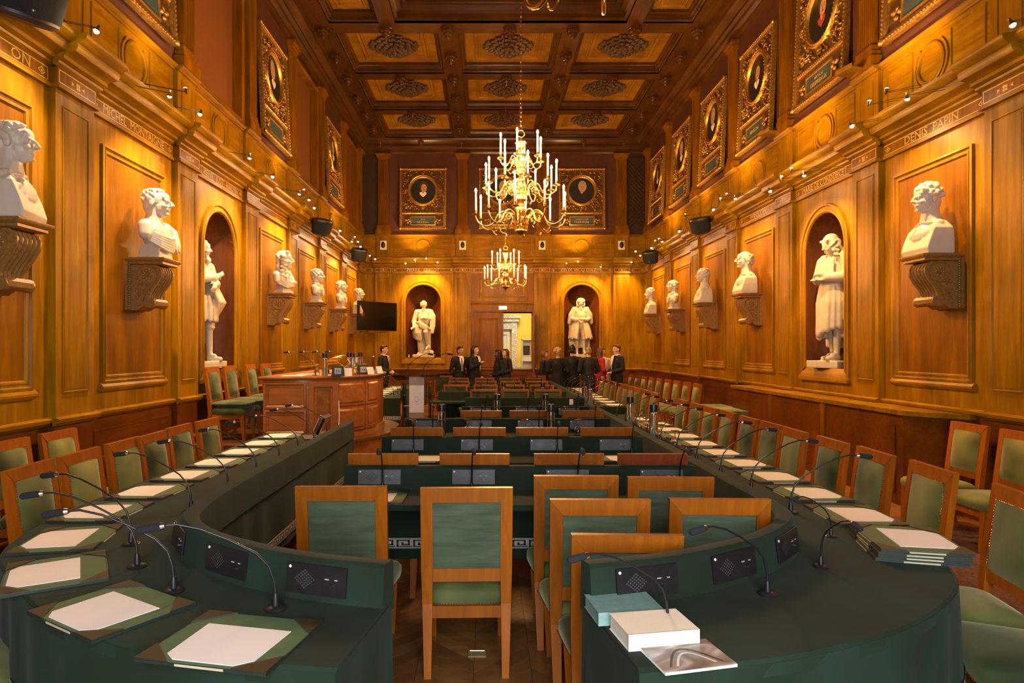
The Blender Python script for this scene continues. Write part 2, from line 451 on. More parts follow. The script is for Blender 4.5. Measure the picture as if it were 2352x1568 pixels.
CAPR = [(0, 0), (0.025, 0.0), (0.03, 0.02), (0.06, 0.035), (0.07, 0.05), (0.07, 0.065), (0, 0.075)]
def piece(wall, name, key, fn, mat, u=0.0, w=0.0, z=0.0, smooth=30):
    return put(name, shared(key, fn, mat, smooth), None, wall, Matrix.Translation((u, w, z)))
def pilaster(wall, u, width):
    piece(wall, 'pilaster', ('pil', width), lambda: MB().box(-width / 2, width / 2, -0.05, 0.07, 1.06, 3.965), 'wall_wood', u)
    piece(wall, 'pilaster_moulding', ('pilm', width), lambda: MB().frame(-width / 2 + 0.09, width / 2 - 0.09, 1.28, 3.84, [(0, 0.07), (0.0, 0.078), (0.012, 0.080), (0.02, 0.066), (0.035, 0.066), (0.035, 0.072)]).box(-width / 2 + 0.125, width / 2 - 0.125, 0.06, 0.0725, 1.315, 3.805), 'wall_wood', u)
    piece(wall, 'frieze_block', ('frb', width), lambda: MB().box(-width / 2 - 0.005, width / 2 + 0.005, -0.05, 0.09, Z_FR0, Z_FR1), 'panel_wood', u)
    piece(wall, 'inlay_border', ('inb', width), lambda: MB().frame(-width / 2 + 0.015, width / 2 - 0.015, Z_FR0 + 0.018, Z_FR1 - 0.015, [(0, 0.09), (0, 0.0925), (0.009, 0.0925), (0.009, 0.09)]), 'inlay', u)
    def flower():
        m = MB(); z = (Z_FR0 + Z_FR1) / 2
        for k in range(4):
            a = k * pi / 2 + pi / 4
            m.ell((cos(a) * 0.021, 0.092, z + sin(a) * 0.021), (0.016, 0.002, 0.016), 8, 5)
        for sx in (-1, 1):
            m.add([(sx * 0.055, 0.093, z), (sx * 0.10, 0.093, z + 0.02), (sx * 0.088, 0.093, z), (sx * 0.10, 0.093, z - 0.02)], [(0, 1, 2, 3)])
        return m
    piece(wall, 'inlay_flower', 'inlay_flower', flower, 'inlay', u)
    piece(wall, 'astragal', ('asp', width), lambda: MB().box(-width / 2 - 0.02, width / 2 + 0.02, -0.05, 0.115, 3.965, Z_FR0), 'wall_wood_x', u)
    piece(wall, 'cornice', ('cop', width), lambda: MB().sweepx([(y + 0.075, z + Z_FR1) for y, z in COR], -width / 2 - 0.045, width / 2 + 0.045), 'wall_wood_x', u)
    piece(wall, 'dado_rail', ('drp', width), lambda: MB().sweepx([(y + 0.06, z + Z_DADO) for y, z in RAIL], -width / 2 - 0.03, width / 2 + 0.03), 'wall_wood_x', u)
    piece(wall, 'dado_block', ('dap', width), lambda: MB().box(-width / 2, width / 2, -0.05, 0.06, 0, Z_DADO), 'dado_wood', u)
    piece(wall, 'attic_block', ('atp', width), lambda: MB().box(-width / 2 + 0.04, width / 2 - 0.04, -0.05, 0.05, Z_CO, Z_AT).frame(-width / 2 + 0.13, width / 2 - 0.13, Z_CO + 0.1, Z_AT - 0.08, THIN, 0.05), 'wall_wood', u)
    piece(wall, 'attic_rail', ('arp', width), lambda: MB().sweepx([(y + 0.055, z + Z_AT - 0.01) for y, z in CAPR], -width / 2 + 0.02, width / 2 - 0.02), 'wall_wood_x', u)
def fluted(wall, u, width=0.37):
    def f():
        m = MB(); h = width / 2 - 0.03; n = 7
        pts = []
        for i in range(n):
            x0 = -h + 2 * h * i / n; x1 = -h + 2 * h * (i + 1) / n; d = (x1 - x0)
            pts += [(x0, 0.08), (x0 + d * 0.18, 0.08), (x0 + d * 0.3, 0.062), (x0 + d * 0.7, 0.062), (x0 + d * 0.82, 0.08)]
        pts += [(h, 0.08), (h, -0.05), (-h, -0.05)]
        m.prism(pts, Z_UP + 0.28, Z_CAP - 0.16)
        return m
    piece(wall, 'fluted_shaft', ('flu', width), f, 'panel_wood', u, smooth=None)
    piece(wall, 'shaft_base', ('flb', width), lambda: MB().box(-width / 2 - 0.05, width / 2 + 0.05, -0.05, 0.13, Z_UP, Z_UP + 0.13).box(-width / 2 - 0.02, width / 2 + 0.02, -0.05, 0.11, Z_UP + 0.13, Z_UP + 0.2).box(-width / 2, width / 2, -0.05, 0.095, Z_UP + 0.2, Z_UP + 0.28), 'panel_wood', u)
    piece(wall, 'shaft_capital', ('flc', width), lambda: MB().box(-width / 2 + 0.01, width / 2 - 0.01, -0.05, 0.09, Z_CAP - 0.16, Z_CAP - 0.11).box(-width / 2 - 0.02, width / 2 + 0.02, -0.05, 0.12, Z_CAP - 0.11, Z_CAP - 0.05).box(-width / 2 - 0.05, width / 2 + 0.05, -0.05, 0.15, Z_CAP - 0.05, Z_CAP), 'panel_wood', u)
def arch_pts(r, z0, zs, n=20):
    return [(-r, z0), (-r, (z0 + zs) / 2)] + [(-r * cos(pi * i / n), zs + r * sin(pi * i / n)) for i in range(n + 1)] + [(r, (z0 + zs) / 2), (r, z0)]
NR, NZ0, NZS = 0.54, 1.40, 3.08
def niche_bay(wall, u, bw):
    def board():
        m = MB(); n = 28; h = bw / 2
        xs = [-h, -NR] + [-NR * cos(pi * i / n) for i in range(1, n)] + [NR, h]
        za = lambda x: NZS + sqrt(max(0, NR * NR - x * x))
        for a, b in zip(xs[:-1], xs[1:]):
            if b <= -NR + 1e-6 or a >= NR - 1e-6:
                m.add([(a, 0, 1.06), (b, 0, 1.06), (b, 0, 3.965), (a, 0, 3.965)], [(0, 1, 2, 3)])
            else:
                m.add([(a, 0, 1.06), (b, 0, 1.06), (b, 0, NZ0), (a, 0, NZ0)], [(0, 1, 2, 3)])
                m.add([(a, 0, za(a)), (b, 0, za(b)), (b, 0, 3.965), (a, 0, 3.965)], [(0, 1, 2, 3)])
        return m
    piece(wall, 'niche_board', ('nib', bw), board, 'wall_wood', u, smooth=None)
    def arch():
        m = MB(); rings = []
        prof = [(0.0, -0.06), (0.0, 0.012), (0.02, 0.03), (0.045, 0.03), (0.055, 0.016), (0.09, 0.016), (0.10, 0.034), (0.125, 0.036), (0.135, 0.0)]
        for d, h in prof:
            pts = arch_pts(NR + d, NZ0 - (d if d < 0.2 else 0), NZS)
            rings.append([(x, h, z) for x, z in pts])
        m.loft(rings, False, False)
        return m
    piece(wall, 'arch_moulding', 'arch_moulding', arch, 'wall_wood', u)
    piece(wall, 'niche_sill', 'niche_sill', lambda: MB().add([(-NR - 0.14, 0.06, NZ0 - 0.19), (NR + 0.14, 0.06, NZ0 - 0.19), (NR + 0.14, 0.06, NZ0 - 0.14), (-NR - 0.14, 0.06, NZ0 - 0.14), (NR, 0.0, NZ0), (-NR, 0.0, NZ0), (NR + 0.14, 0, NZ0 - 0.19), (-NR - 0.14, 0, NZ0 - 0.19), (NR + 0.14, 0, NZ0 - 0.14), (-NR - 0.14, 0, NZ0 - 0.14)], [(0, 1, 2, 3), (3, 2, 4, 5), (7, 6, 1, 0), (1, 6, 8, 2), (7, 0, 3, 9), (2, 8, 4), (3, 5, 9)]), 'wall_wood_x', u)
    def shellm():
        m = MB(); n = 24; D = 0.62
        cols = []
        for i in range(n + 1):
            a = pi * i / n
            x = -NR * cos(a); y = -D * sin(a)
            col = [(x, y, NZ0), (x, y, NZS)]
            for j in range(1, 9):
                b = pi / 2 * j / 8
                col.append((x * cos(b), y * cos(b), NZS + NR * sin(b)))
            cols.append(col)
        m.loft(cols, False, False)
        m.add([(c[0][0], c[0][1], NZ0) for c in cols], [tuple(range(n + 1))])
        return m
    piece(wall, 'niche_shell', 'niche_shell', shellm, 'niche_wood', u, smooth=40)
def panel_bay(wall, u, bw):
    piece(wall, 'bay_board', ('bab', bw), lambda: MB().box(-bw / 2, bw / 2, -0.08, 0.0, 1.06, 3.965), 'wall_wood', u)
    piece(wall, 'panel_moulding', ('pam', bw), lambda: MB().frame(-bw / 2 + 0.22, bw / 2 - 0.22, 1.33, 3.72, MOULD), 'wall_wood', u)
    piece(wall, 'panel_field', ('paf', bw), lambda: MB().box(-bw / 2 + 0.30, bw / 2 - 0.30, -0.02, 0.004, 1.41, 3.64), 'panel_wood', u)
    piece(wall, 'panel_ledge', ('pal', bw), lambda: MB().sweepx([(0, 1.25), (0.025, 1.25), (0.05, 1.28), (0.05, 1.30), (0.02, 1.335), (0, 1.335)], -bw / 2 + 0.19, bw / 2 - 0.19), 'wall_wood_x', u)
def bay_rest(wall, u, bw, name_text=None, roundel=True):
    piece(wall, 'frieze_board', ('frw', bw), lambda: MB().box(-bw / 2, bw / 2, -0.05, 0.015, Z_FR0, Z_FR1), 'panel_wood', u)
    piece(wall, 'inlay_border', ('inw', bw), lambda: MB().frame(-bw / 2 + 0.02, bw / 2 - 0.02, Z_FR0 + 0.018, Z_FR1 - 0.015, [(0, 0.015), (0, 0.0175), (0.009, 0.0175), (0.009, 0.015)]), 'inlay', u)
    def dia():
        m = MB(); z = (Z_FR0 + Z_FR1) / 2
        for sx in (-1, 1):
            x = sx * (bw / 2 - 0.10)
            m.add([(x - 0.05, 0.017, z), (x, 0.017, z + 0.035), (x + 0.05, 0.017, z), (x, 0.017, z - 0.035), (x - 0.036, 0.017, z), (x, 0.017, z + 0.024), (x + 0.036, 0.017, z), (x, 0.017, z - 0.024)], [(0, 1, 5, 4), (1, 2, 6, 5), (2, 3, 7, 6), (3, 0, 4, 7)])
            m.ell((x, 0.017, z), (0.014, 0.002, 0.014), 8, 5)
        return m
    piece(wall, 'inlay_diamond', ('ind', bw), dia, 'inlay', u)
    piece(wall, 'astragal', ('asb', bw), lambda: MB().box(-bw / 2, bw / 2, -0.05, 0.04, 3.965, Z_FR0), 'wall_wood_x', u)
    piece(wall, 'cornice', ('cob', bw), lambda: MB().sweepx([(y, z + Z_FR1) for y, z in COR], -bw / 2, bw / 2), 'wall_wood_x', u)
    piece(wall, 'dado_rail', ('drb', bw), lambda: MB().sweepx([(y, z + Z_DADO) for y, z in RAIL], -bw / 2, bw / 2), 'wall_wood_x', u)
    piece(wall, 'dado_panel', ('dab', bw), lambda: MB().box(-bw / 2, bw / 2, -0.05, 0.0, 0, Z_DADO).frame(-bw / 2 + 0.1, bw / 2 - 0.1, 0.25, 0.88, THIN), 'dado_wood', u)
    piece(wall, 'attic_board', ('atb', bw), lambda: MB().box(-bw / 2 - 0.04, bw / 2 + 0.04, -0.05, 0.0, Z_CO - 0.02, Z_AT), 'wall_wood_x', u)
    if roundel:
        def rnd():
            m = MB(); zc = (Z_CO + Z_AT) / 2 + 0.01; h = bw / 2 - 0.06; z0 = Z_CO + 0.07; z1 = Z_AT - 0.05
            r = 0.20
            for sx in (-1, 1):      # two panel frames either side of the roundel
                x0, x1 = sorted((sx * h, sx * 0.30))
                m.frame(x0, x1, z0, z1, THIN)
                for q in ((r + 0.045, r + 0.075),):
                    pts = [(-0.9 + 1.8 * i / 10) for i in range(11)]
                    rin = [(sx * q[0] * cos(t), 0.016, zc + q[0] * sin(t)) for t in pts]; rout = [(sx * q[1] * cos(t), 0.016, zc + q[1] * sin(t)) for t in pts]
                    b_in = [(a, 0.0, c) for a, _, c in rin]; b_out = [(a, 0.0, c) for a, _, c in rout]
                    m.loft([b_in, rin, rout, b_out], False, False)
            rings = []
            for rr, y in ((r + 0.028, 0.0), (r + 0.024, 0.02), (r + 0.008, 0.026), (r - 0.012, 0.022), (r - 0.02, 0.004)):
                rings.append([(rr * cos(2 * pi * k / 32), y, zc + rr * 1.02 * sin(2 * pi * k / 32)) for k in range(32)])
            m.loft(rings, False, True)
            return m
        piece(wall, 'attic_roundel', ('rou', bw), rnd, 'wall_wood', u)
    piece(wall, 'attic_rail', ('arb', bw), lambda: MB().sweepx([(y, z + Z_AT - 0.01) for y, z in CAPR], -bw / 2 - 0.05, bw / 2 + 0.05), 'wall_wood_x', u)
    if name_text:
        text(name_text[0], 0.125, 'inlay', wall, on_wall(u + name_text[2], 0.0165, (Z_FR0 + Z_FR1) / 2), 'inscription', 0.001, name_text[1])
def upper_bay(wall, u, bw, kind):
    if kind == 'blind':
        piece(wall, 'upper_board', ('upx', bw), lambda: MB().box(-bw / 2, -0.86, -0.12, 0, Z_UP, Z_CAP).box(0.86, bw / 2, -0.12, 0, Z_UP, Z_CAP).box(-0.86, 0.86, -0.12, 0.0, Z_UP, Z_UP + 0.09).box(-0.86, 0.86, -0.12, 0.0, Z_CAP - 0.12, Z_CAP), 'dark_wall', u)
        piece(wall, 'window_blind', 'window_blind', lambda: MB().box(-0.86, 0.86, -0.17, -0.14, Z_UP + 0.05, Z_CAP - 0.05), 'blind_orange', u)
        piece(wall, 'window_casing', 'window_casing', lambda: MB().frame(-0.90, 0.90, Z_UP + 0.04, Z_CAP - 0.08, [(0, 0), (0, 0.03), (0.04, 0.04), (0.07, 0.01), (0.07, -0.14)]), 'panel_wood', u)
    else:
        piece(wall, 'upper_board', ('upb', bw), lambda: MB().box(-bw / 2, bw / 2, -0.1, 0, Z_UP, Z_CAP), 'wall_red', u)
BW_S = BAYW
TXT_L = {-1: ('ON', 0.22, -0.5), 0: ('MICHEL  MONTAIGNE', 1.22, 0), 1: ("RENE  JUST  HAUY", 1.12, 0)}
TXT_R = {0: ('DENIS  PAPIN', 0.86, 0), 1: ('MARIE DE CONDORCET', 1.22, 0), 2: ('WINSLOW', 0.7, 0)}
UBW = PIT - 0.30
for wall, sgn, txt, up in ((WL, -1, TXT_L, {-2: 'frame', -1: 'blind', 0: 'frame', 1: 'blind', 2: 'frame', 3: 'blind', 4: 'frame', 5: 'blind'}), (WR, 1, TXT_R, {})):
    for k in range(-1, 7):
        yc = pil_y(k) + PILW / 2
        pilaster(wall, sgn * yc, PILW)
        fluted(wall, sgn * yc)
        piece(wall, 'upper_pier', 'upper_pier', lambda: MB().box(-0.17, 0.17, -0.1, 0.0, Z_UP, Z_CAP), 'wall_red', sgn * yc)
    for k in range(-1, 6):
        yc = bay_y(k)
        if k == 1: niche_bay(wall, sgn * yc, BW_S)
        else: panel_bay(wall, sgn * yc, BW_S)
        bay_rest(wall, sgn * yc, BW_S, txt.get(k))
        upper_bay(wall, sgn * yc, UBW, up.get(k, 'frame'))
    # plain stretch beside and behind the camera
    y1 = pil_y(-1)
    bld('rear_wainscot', MB().box(min(sgn * YB, sgn * y1), max(sgn * YB, sgn * y1), -0.05, 0.0, 0, Z_AT), 'panel_wood', wall)
    bld('rear_upper_board', MB().box(min(sgn * YB, sgn * y1), max(sgn * YB, sgn * y1), -0.05, 0.0, Z_AT, Z_CAP), 'wall_red', wall)
    bld('baseboard', MB().box(min(sgn * YB, sgn * YF), max(sgn * YB, sgn * YF), 0.0, 0.075, 0, 0.14), 'dado_wood', wall)
# ---- far wall
FP = (-3.17, -0.75, 1.68, 4.10); FPW = 0.50
for x in FP:
    pilaster(WF, -x, FPW); fluted(WF, -x)
    piece(WF, 'upper_pier', 'upper_pier', None, None, -x)
fb = [((FP[i] + FP[i + 1]) / 2, FP[i + 1] - FP[i] - FPW) for i in range(3)]
for i, (xc, bw) in enumerate(fb):
    bw = 1.93
    bay_rest(WF, -xc, bw, [('PIERRE   LESCOT', 0.98, 0), ('CHARLES  LEBRUN', 1.16, 0), ("FELIX VICQ D'AZYR", 1.24, 0)][i])
    upper_bay(WF, -xc, 2.13, 'frame')
    if i != 1: niche_bay(WF, -xc, bw)
for x0, x1 in ((XL, FP[0] - FPW / 2), (FP[3] + FPW / 2, XR)):
    xc = (x0 + x1) / 2; bw = round(x1 - x0, 3)
    piece(WF, 'bay_board', ('fsb', bw), lambda: MB().box(-bw / 2, bw / 2, -0.08, 0.0, 1.06, 3.965), 'wall_wood', -xc)
    bay_rest(WF, -xc, bw, None, False)
    ux0, ux1 = (x0, FP[0] - 0.15) if x0 == XL else (FP[3] + 0.15, x1)
    bld('upper_board', MB().box(-ux1, -ux0, -0.1, 0.0, Z_UP, Z_CAP), 'dark_wall', WF)
bld('baseboard', MB().box(-DX0 + 0.12, -XL, 0, 0.075, 0, 0.14).box(-XR, -DX1 - 0.12, 0, 0.075, 0, 0.14), 'dado_wood', WF)
# overdoor: boards round the doorway, panel, cornice
xc, bw = (FP[1] + FP[2]) / 2, 1.93
bld('overdoor_board', MB().box(-xc - bw / 2, -xc + bw / 2, -0.08, 0.0, DZ + 0.24, 3.965).box(-xc - bw / 2, -DX1, -0.16, 0.0, 0, DZ + 0.24).box(-DX0, -xc + bw / 2, -0.16, 0.0, 0, DZ + 0.24).box(-DX1, -DX0, -0.16, 0.0, DZ, DZ + 0.24), 'panel_wood', WF)
bld('overdoor_moulding', MB().frame(-xc - 0.70, -xc + 0.70, 3.24, 3.82, MOULD), 'wall_wood_x', WF, 30)
bld('overdoor_field', MB().box(-xc - 0.61, -xc + 0.61, -0.02, 0.006, 3.33, 3.73), 'panel_wood', WF)
bld('overdoor_cornice', MB().sweepx([(0, DZ + 0.22), (0.03, DZ + 0.22), (0.05, DZ + 0.26), (0.09, DZ + 0.275), (0.09, DZ + 0.30), (0, DZ + 0.32)], -xc - bw / 2, -xc + bw / 2), 'wall_wood_x', WF)
bld('door_casing', MB().box(-DX1 - 0.07, -DX1, -0.16, 0.03, 0, DZ + 0.06).box(-DX0, -DX0 + 0.07, -0.16, 0.03, 0, DZ + 0.06).box(-DX1, -DX0, -0.16, 0.03, DZ, DZ + 0.06), 'panel_wood', WF)
# lattice grille in the upper right corner of the far wall
def lattice():
    m = MB(); x0, x1, z0, z1 = 4.30, 4.80, 5.2, 7.5
    s = 0.13
    for d in (1, -1):
        t = -3.0
        while t < 3.5:
            p = []
            a0 = (x0, z0 + t) if d > 0 else (x0, z1 - t)
            a1 = (x1, z0 + t + (x1 - x0)) if d > 0 else (x1, z1 - t - (x1 - x0))
            if z0 < min(a0[1], a1[1]) and max(a0[1], a1[1]) < z1:
                m.tube([(-a0[0], 0.03, a0[1]), (-a1[0], 0.03, a1[1])], 0.008, 4)
            t += s
    return m
bld('lattice_grille', lattice(), 'ceiling_wood', WF)
bld('lattice_frame', MB().frame(-4.82, -4.28, 5.18, 7.52, [(0, 0), (0, 0.05), (0.03, 0.05), (0.03, 0)]), 'ceiling_wood', WF)
# doors
def door_leaf(name, M, w, h):
    d = bld(name, MB().box(0, w, -0.025, 0.025, 0.01, h), 'panel_wood'); d.matrix_world = M; d['kind'] = 'structure'
    for z0, z1 in ((0.25, 0.95), (1.10, h - 0.16)):
        for sd in (0, 1):
            R = Matrix.Identity(4) if not sd else Matrix.Translation((w, 0, 0)) @ Matrix.Rotation(pi, 4, 'Z')
            bld('door_panel', MB().frame(0.15, w - 0.15, z0, z1, MOULD, 0.025), 'panel_wood', d, 30, R)
    bld('door_handle', MB().ell((w - 0.06, 0.06, 1.08), 0.028).tube([(w - 0.06, 0.02, 1.08), (w - 0.06, 0.06, 1.08)], 0.01).ell((w - 0.06, -0.06, 1.08), 0.028).tube([(w - 0.06, -0.02, 1.08), (w - 0.06, -0.06, 1.08)], 0.01), 'brass', d, 40)
    return d
door_leaf('door_1', T(0.495, YF + 0.03, 0, pi), 0.905, DZ - 0.01)
door_leaf('door_2', T(1.405, YF - 0.04, 0, radians(-93)), 0.905, DZ - 0.01)
# ---- the lit vestibule beyond the doorway
vs = bld('wall_vestibule', MB().box(-0.9, 3.0, 23.2, 23.3, 0, 3.6).box(2.9, 3.0, 20.9, 23.2, 0, 3.6).box(-0.9, -0.8, 20.9, 23.2, 0, 3.6).box(-0.9, 3.0, 20.86, 23.3, 3.6, 3.7), 'yellow_wall'); vs['kind'] = 'structure'
bld('wainscot', MB().box(0.9, 2.9, 23.15, 23.2, 0, 1.0).box(0.9, 2.9, 23.12, 23.2, 1.0, 1.06), 'white_paint', vs)
bld('marble_door_surround', MB().box(0.86, 1.06, 23.0, 23.2, 0, 2.62).box(0.0, 1.12, 22.95, 23.2, 2.62, 2.74).box(0.0, 1.06, 23.02, 23.2, 2.36, 2.62).box(0.0, 1.16, 22.9, 23.2, 2.74, 2.84), 'veined_marble', vs)
bld('inner_door', MB().box(0.0, 0.80, 23.12, 23.16, 0, 2.36).frame(0.2, 0.72, 1.1, 2.2, THIN, 23.09), 'white_paint', vs)
vl = bpy.data.lights.new('vestibule_lamp', 'AREA'); vl.size = 0.8; vl.energy = 24; vl.color = (1.0, 0.86, 0.55)
vlo = bpy.data.objects.new('vestibule_lamp', vl); COL.objects.link(vlo); vlo.location = (1.2, 21.8, 3.5); vlo.parent = vs
# ---- rear wall behind the camera with a wide doorway added to admit the daylight
wb = bld('wall_rear', MB().box(XL - 0.8, -0.95, YB - 0.15, YB, 0, 8.9).box(1.55, XR + 0.8, YB - 0.15, YB, 0, 8.9).box(-0.95, 1.55, YB - 0.15, YB, 3.4, 8.9), 'panel_wood')
wb['kind'] = 'structure'
bld('door_casing', MB().box(-1.05, -0.95, YB - 0.15, YB + 0.04, 0, 3.5).box(1.55, 1.65, YB - 0.15, YB + 0.04, 0, 3.5).box(-1.05, 1.65, YB - 0.15, YB + 0.04, 3.4, 3.5), 'wall_wood', wb)
# ---- floor: boards built where they show, plain parquet material elsewhere
fl = bld('floor', MB().box(XL - 0.8, XR + 0.8, YB - 0.2, YF + 4, -0.2, -0.012), 'floor_wood'); fl['kind'] = 'structure'
def planks():
    w, h = 0.30, 0.125      # chevron boards
    n = 0
    for sgn in (1, -1):
        g = 0.0012
        me = MB().prism([(-w / 2 + g, -sgn * w / 2 - h / 2 + g), (w / 2 - g, sgn * w / 2 - h / 2 + g), (w / 2 - g, sgn * w / 2 + h / 2 - g), (-w / 2 + g, -sgn * w / 2 + h / 2 - g)], -0.012, 0.0).mesh('plank')
        me.materials.append(MATS['floor_wood'])
        for col in range(-4, 5):
            if (col % 2 == 0) != (sgn == 1): continue
            for row in range(0, 26):
                y = 1.85 + row * h
                if y < 4.75 and n < 298: put('plank', me, None, fl, T(0.08 + col * w, y, 0)); n += 1
planks()
bld('parquet_field', MB().box(XL - 0.1, -1.32, YB, YF, -0.02, -0.0006).box(1.48, XR + 0.1, YB, YF, -0.02, -0.0006).box(-1.32, 1.48, YB, 1.9, -0.02, -0.0006).box(-1.32, 1.48, 4.72, YF + 3.2, -0.02, -0.0006), 'floor_wood', fl)
# ---- ceiling
ce = bld('ceiling', MB().box(XL - 0.8, XR + 0.8, YB - 0.2, YF + 0.8, 8.72, 8.85), 'ceiling_wood'); ce['kind'] = 'structure'
BXS = (-3.24, -0.78, 1.69, 4.15); BYS = (12.9, 15.2, 17.5, 19.75); BHW = 0.2
for x in BXS: bld('ceiling_beam', MB().box(x - BHW, x + BHW, BYS[0], YF, ZC, ZC + 0.72), 'ceiling_wood_y', ce)
for y in BYS:
    w_ = 0.16 if y != 12.9 else 0.2
    bld('cross_beam', MB().box(XL, XR, y - w_, y + w_, ZC + 0.004, ZC + 0.72), 'ceiling_wood', ce)
for x0, x1 in ((XL, BXS[0]), (BXS[3], XR)): bld('edge_soffit', MB().box(x0, x1, YB, YF, ZC + 0.002, ZC + 0.1), 'ceiling_wood_y', ce)
BIGX = (-1.95, 2.87)
for x in BIGX + (BXS[0], BXS[3]): bld('ceiling_beam', MB().box(x - 0.16, x + 0.16, YB, 12.75, ZC, ZC + 0.72), 'ceiling_wood_y', ce)
for y in (10.5, 8.2, 5.9, 3.6, 1.3, -1.0):
    for x0, x1 in ((BXS[0], BIGX[0]), (BIGX[1], BXS[3])): bld('cross_beam', MB().box(x0, x1, y - 0.15, y + 0.15, ZC + 0.003, ZC + 0.72), 'ceiling_wood', ce)
def flat_frame(m, x0, x1, y0, y1, prof):
    """stepped moulding round a coffer; prof = (inset, z)"""
    return m.loft([[(x0 + d, y0 + d, z), (x1 - d, y0 + d, z), (x1 - d, y1 - d, z), (x0 + d, y1 - d, z)] for d, z in prof], False, True)
CPROF = [(0.0, 0.0), (0.0, 0.03), (0.035, 0.05), (0.035, 0.09), (0.07, 0.10), (0.085, 0.15), (0.11, 0.16), (0.11, 0.22)]
def rosette_mesh():
    m = MB(); rnd = random.Random(3)
    for n, R, sz, z in ((16, 0.41, 0.105, -0.012), (13, 0.29, 0.10, -0.03), (9, 0.17, 0.085, -0.045)):
        for k in range(n):
            a = 2 * pi * k / n + z * 9
            q = R * (1 + 0.12 * cos(4 * a))
            rot = (Matrix.Rotation(a, 3, 'Z') @ Matrix.Rotation(radians(12), 3, 'Y'))
            c = (q * cos(a), q * sin(a), z)
            m.ell(c, (sz, sz * 0.62, 0.03), 8, 5, None, rot)
            for sd in (-1, 1):
                m.ell((q * 1.1 * cos(a + sd * 0.17), q * 1.1 * sin(a + sd * 0.17), z + 0.004), (sz * 0.4, sz * 0.4, 0.03), 6, 4)
    m.ell((0, 0, -0.05), (0.10, 0.10, 0.04), 10, 6)
    for k in range(8): m.ell((0.07 * cos(k * pi / 4), 0.07 * sin(k * pi / 4), -0.075), (0.035, 0.035, 0.025), 6, 4)
    me = m.mesh('rosette', 60); me.materials.append(MATS['rosette_brown']); return me
ROS = rosette_mesh()
def pendant_mesh():
    m = MB().lathe([(0.0, 0.02), (0.13, 0.02), (0.13, -0.02), (0.10, -0.035), (0.115, -0.05), (0.105, -0.085), (0.075, -0.10), (0.085, -0.115), (0.075, -0.145), (0.045, -0.16), (0.05, -0.175), (0.035, -0.205), (0.0, -0.22)], 14)
    for k in range(8): m.ell((0.105 * cos(k * pi / 4), 0.105 * sin(k * pi / 4), -0.065), (0.03, 0.03, 0.04), 6, 4)
    me = m.mesh('pendant', 40); me.materials.append(MATS['ceiling_wood']); return me
PEN = pendant_mesh()
def coffer(x0, x1, y0, y1, ros=1.0, tan='coffer_wood'):
    xc, yc = (x0 + x1) / 2, (y0 + y1) / 2
    bld('coffer_moulding', flat_frame(MB(), x0, x1, y0, y1, [(d, ZC + z) for d, z in CPROF]), 'ceiling_wood', ce, 30)
    zp = ZC + 0.22
    bld('coffer_panel', MB().box(x0 + 0.1, x1 - 0.1, y0 + 0.1, y1 - 0.1, zp, zp + 0.03), tan, ce)
    i = 0.1 + 0.17 * min(x1 - x0, y1 - y0) / 1.6
    bld('coffer_step', flat_frame(MB(), x0 + i, x1 - i, y0 + i, y1 - i, [(0, zp), (0.0, zp - 0.02), (0.02, zp - 0.03), (0.05, zp - 0.015), (0.06, zp + 0.0), (0.10, zp - 0.025), (0.12, zp - 0.02), (0.13, zp)]), tan, ce, 30)
    if ros: put('rosette', ROS, None, ce, T(xc, yc, zp - 0.02, 0, 0, 0, ros))
for i in range(3):
    for j in range(3):
        wy0 = 0.16 if BYS[j] != 12.9 else 0.2
        coffer(BXS[i] + BHW, BXS[i + 1] - BHW, BYS[j] + wy0, BYS[j + 1] - 0.16)
for x0, x1 in ((BXS[0] + 0.16, BIGX[0] - 0.16), (BIGX[1] + 0.16, BXS[3] - 0.16)):
    coffer(x0, x1, 10.65, 12.7, 0.85)
for y in [12.9 + 1.15 * i for i in range(7)]:
    for x in BXS:
        if y < 19.9: put('pendant', PEN, None, ce, T(x, y, ZC))
for x in (-2.0, 0.45, 2.92):
    for y in (12.9, 15.2, 17.5): put('pendant', PEN, None, ce, T(x, y, ZC))
put('pendant', PEN, None, ce, T(-2.0, 19.75, ZC)); put('pendant', PEN, None, ce, T(2.92, 19.75, ZC))
# the large central coffer over the near half of the room
bld('coffer_moulding', flat_frame(MB(), BIGX[0] + 0.16, BIGX[1] - 0.16, YB, 12.7, [(0.0, ZC), (0, ZC + 0.05), (0.06, ZC + 0.08), (0.06, ZC + 0.16), (0.14, ZC + 0.19), (0.17, ZC + 0.27), (0.24, ZC + 0.29), (0.24, ZC + 0.38), (0.34, ZC + 0.42), (0.36, ZC + 0.5)]), 'ceiling_wood', ce, 30)
bld('coffer_panel', MB().box(BIGX[0] + 0.3, BIGX[1] - 0.3, YB, 12.4, ZC + 0.5, ZC + 0.53), 'ceiling_wood', ce)
# cornice between upper wall and ceiling
CCOR = [(0.0, 0.0), (0.06, 0.0), (0.09, 0.05), (0.09, 0.09), (0.16, 0.12), (0.18, 0.17), (0.24, 0.19), (0.24, 0.25), (0.30, 0.28), (0.36, 0.33), (0.38, 0.40), (0.0, 0.40)]
for wall, u0, u1 in ((WL, -YF, -YB), (WR, YB, YF), (WF, -XR, -XL)):
    bld('ceiling_cornice', MB().sweepx([(y, z + Z_CAP) for y, z in CCOR], u0, u1), 'ceiling_wood', wall, 25)
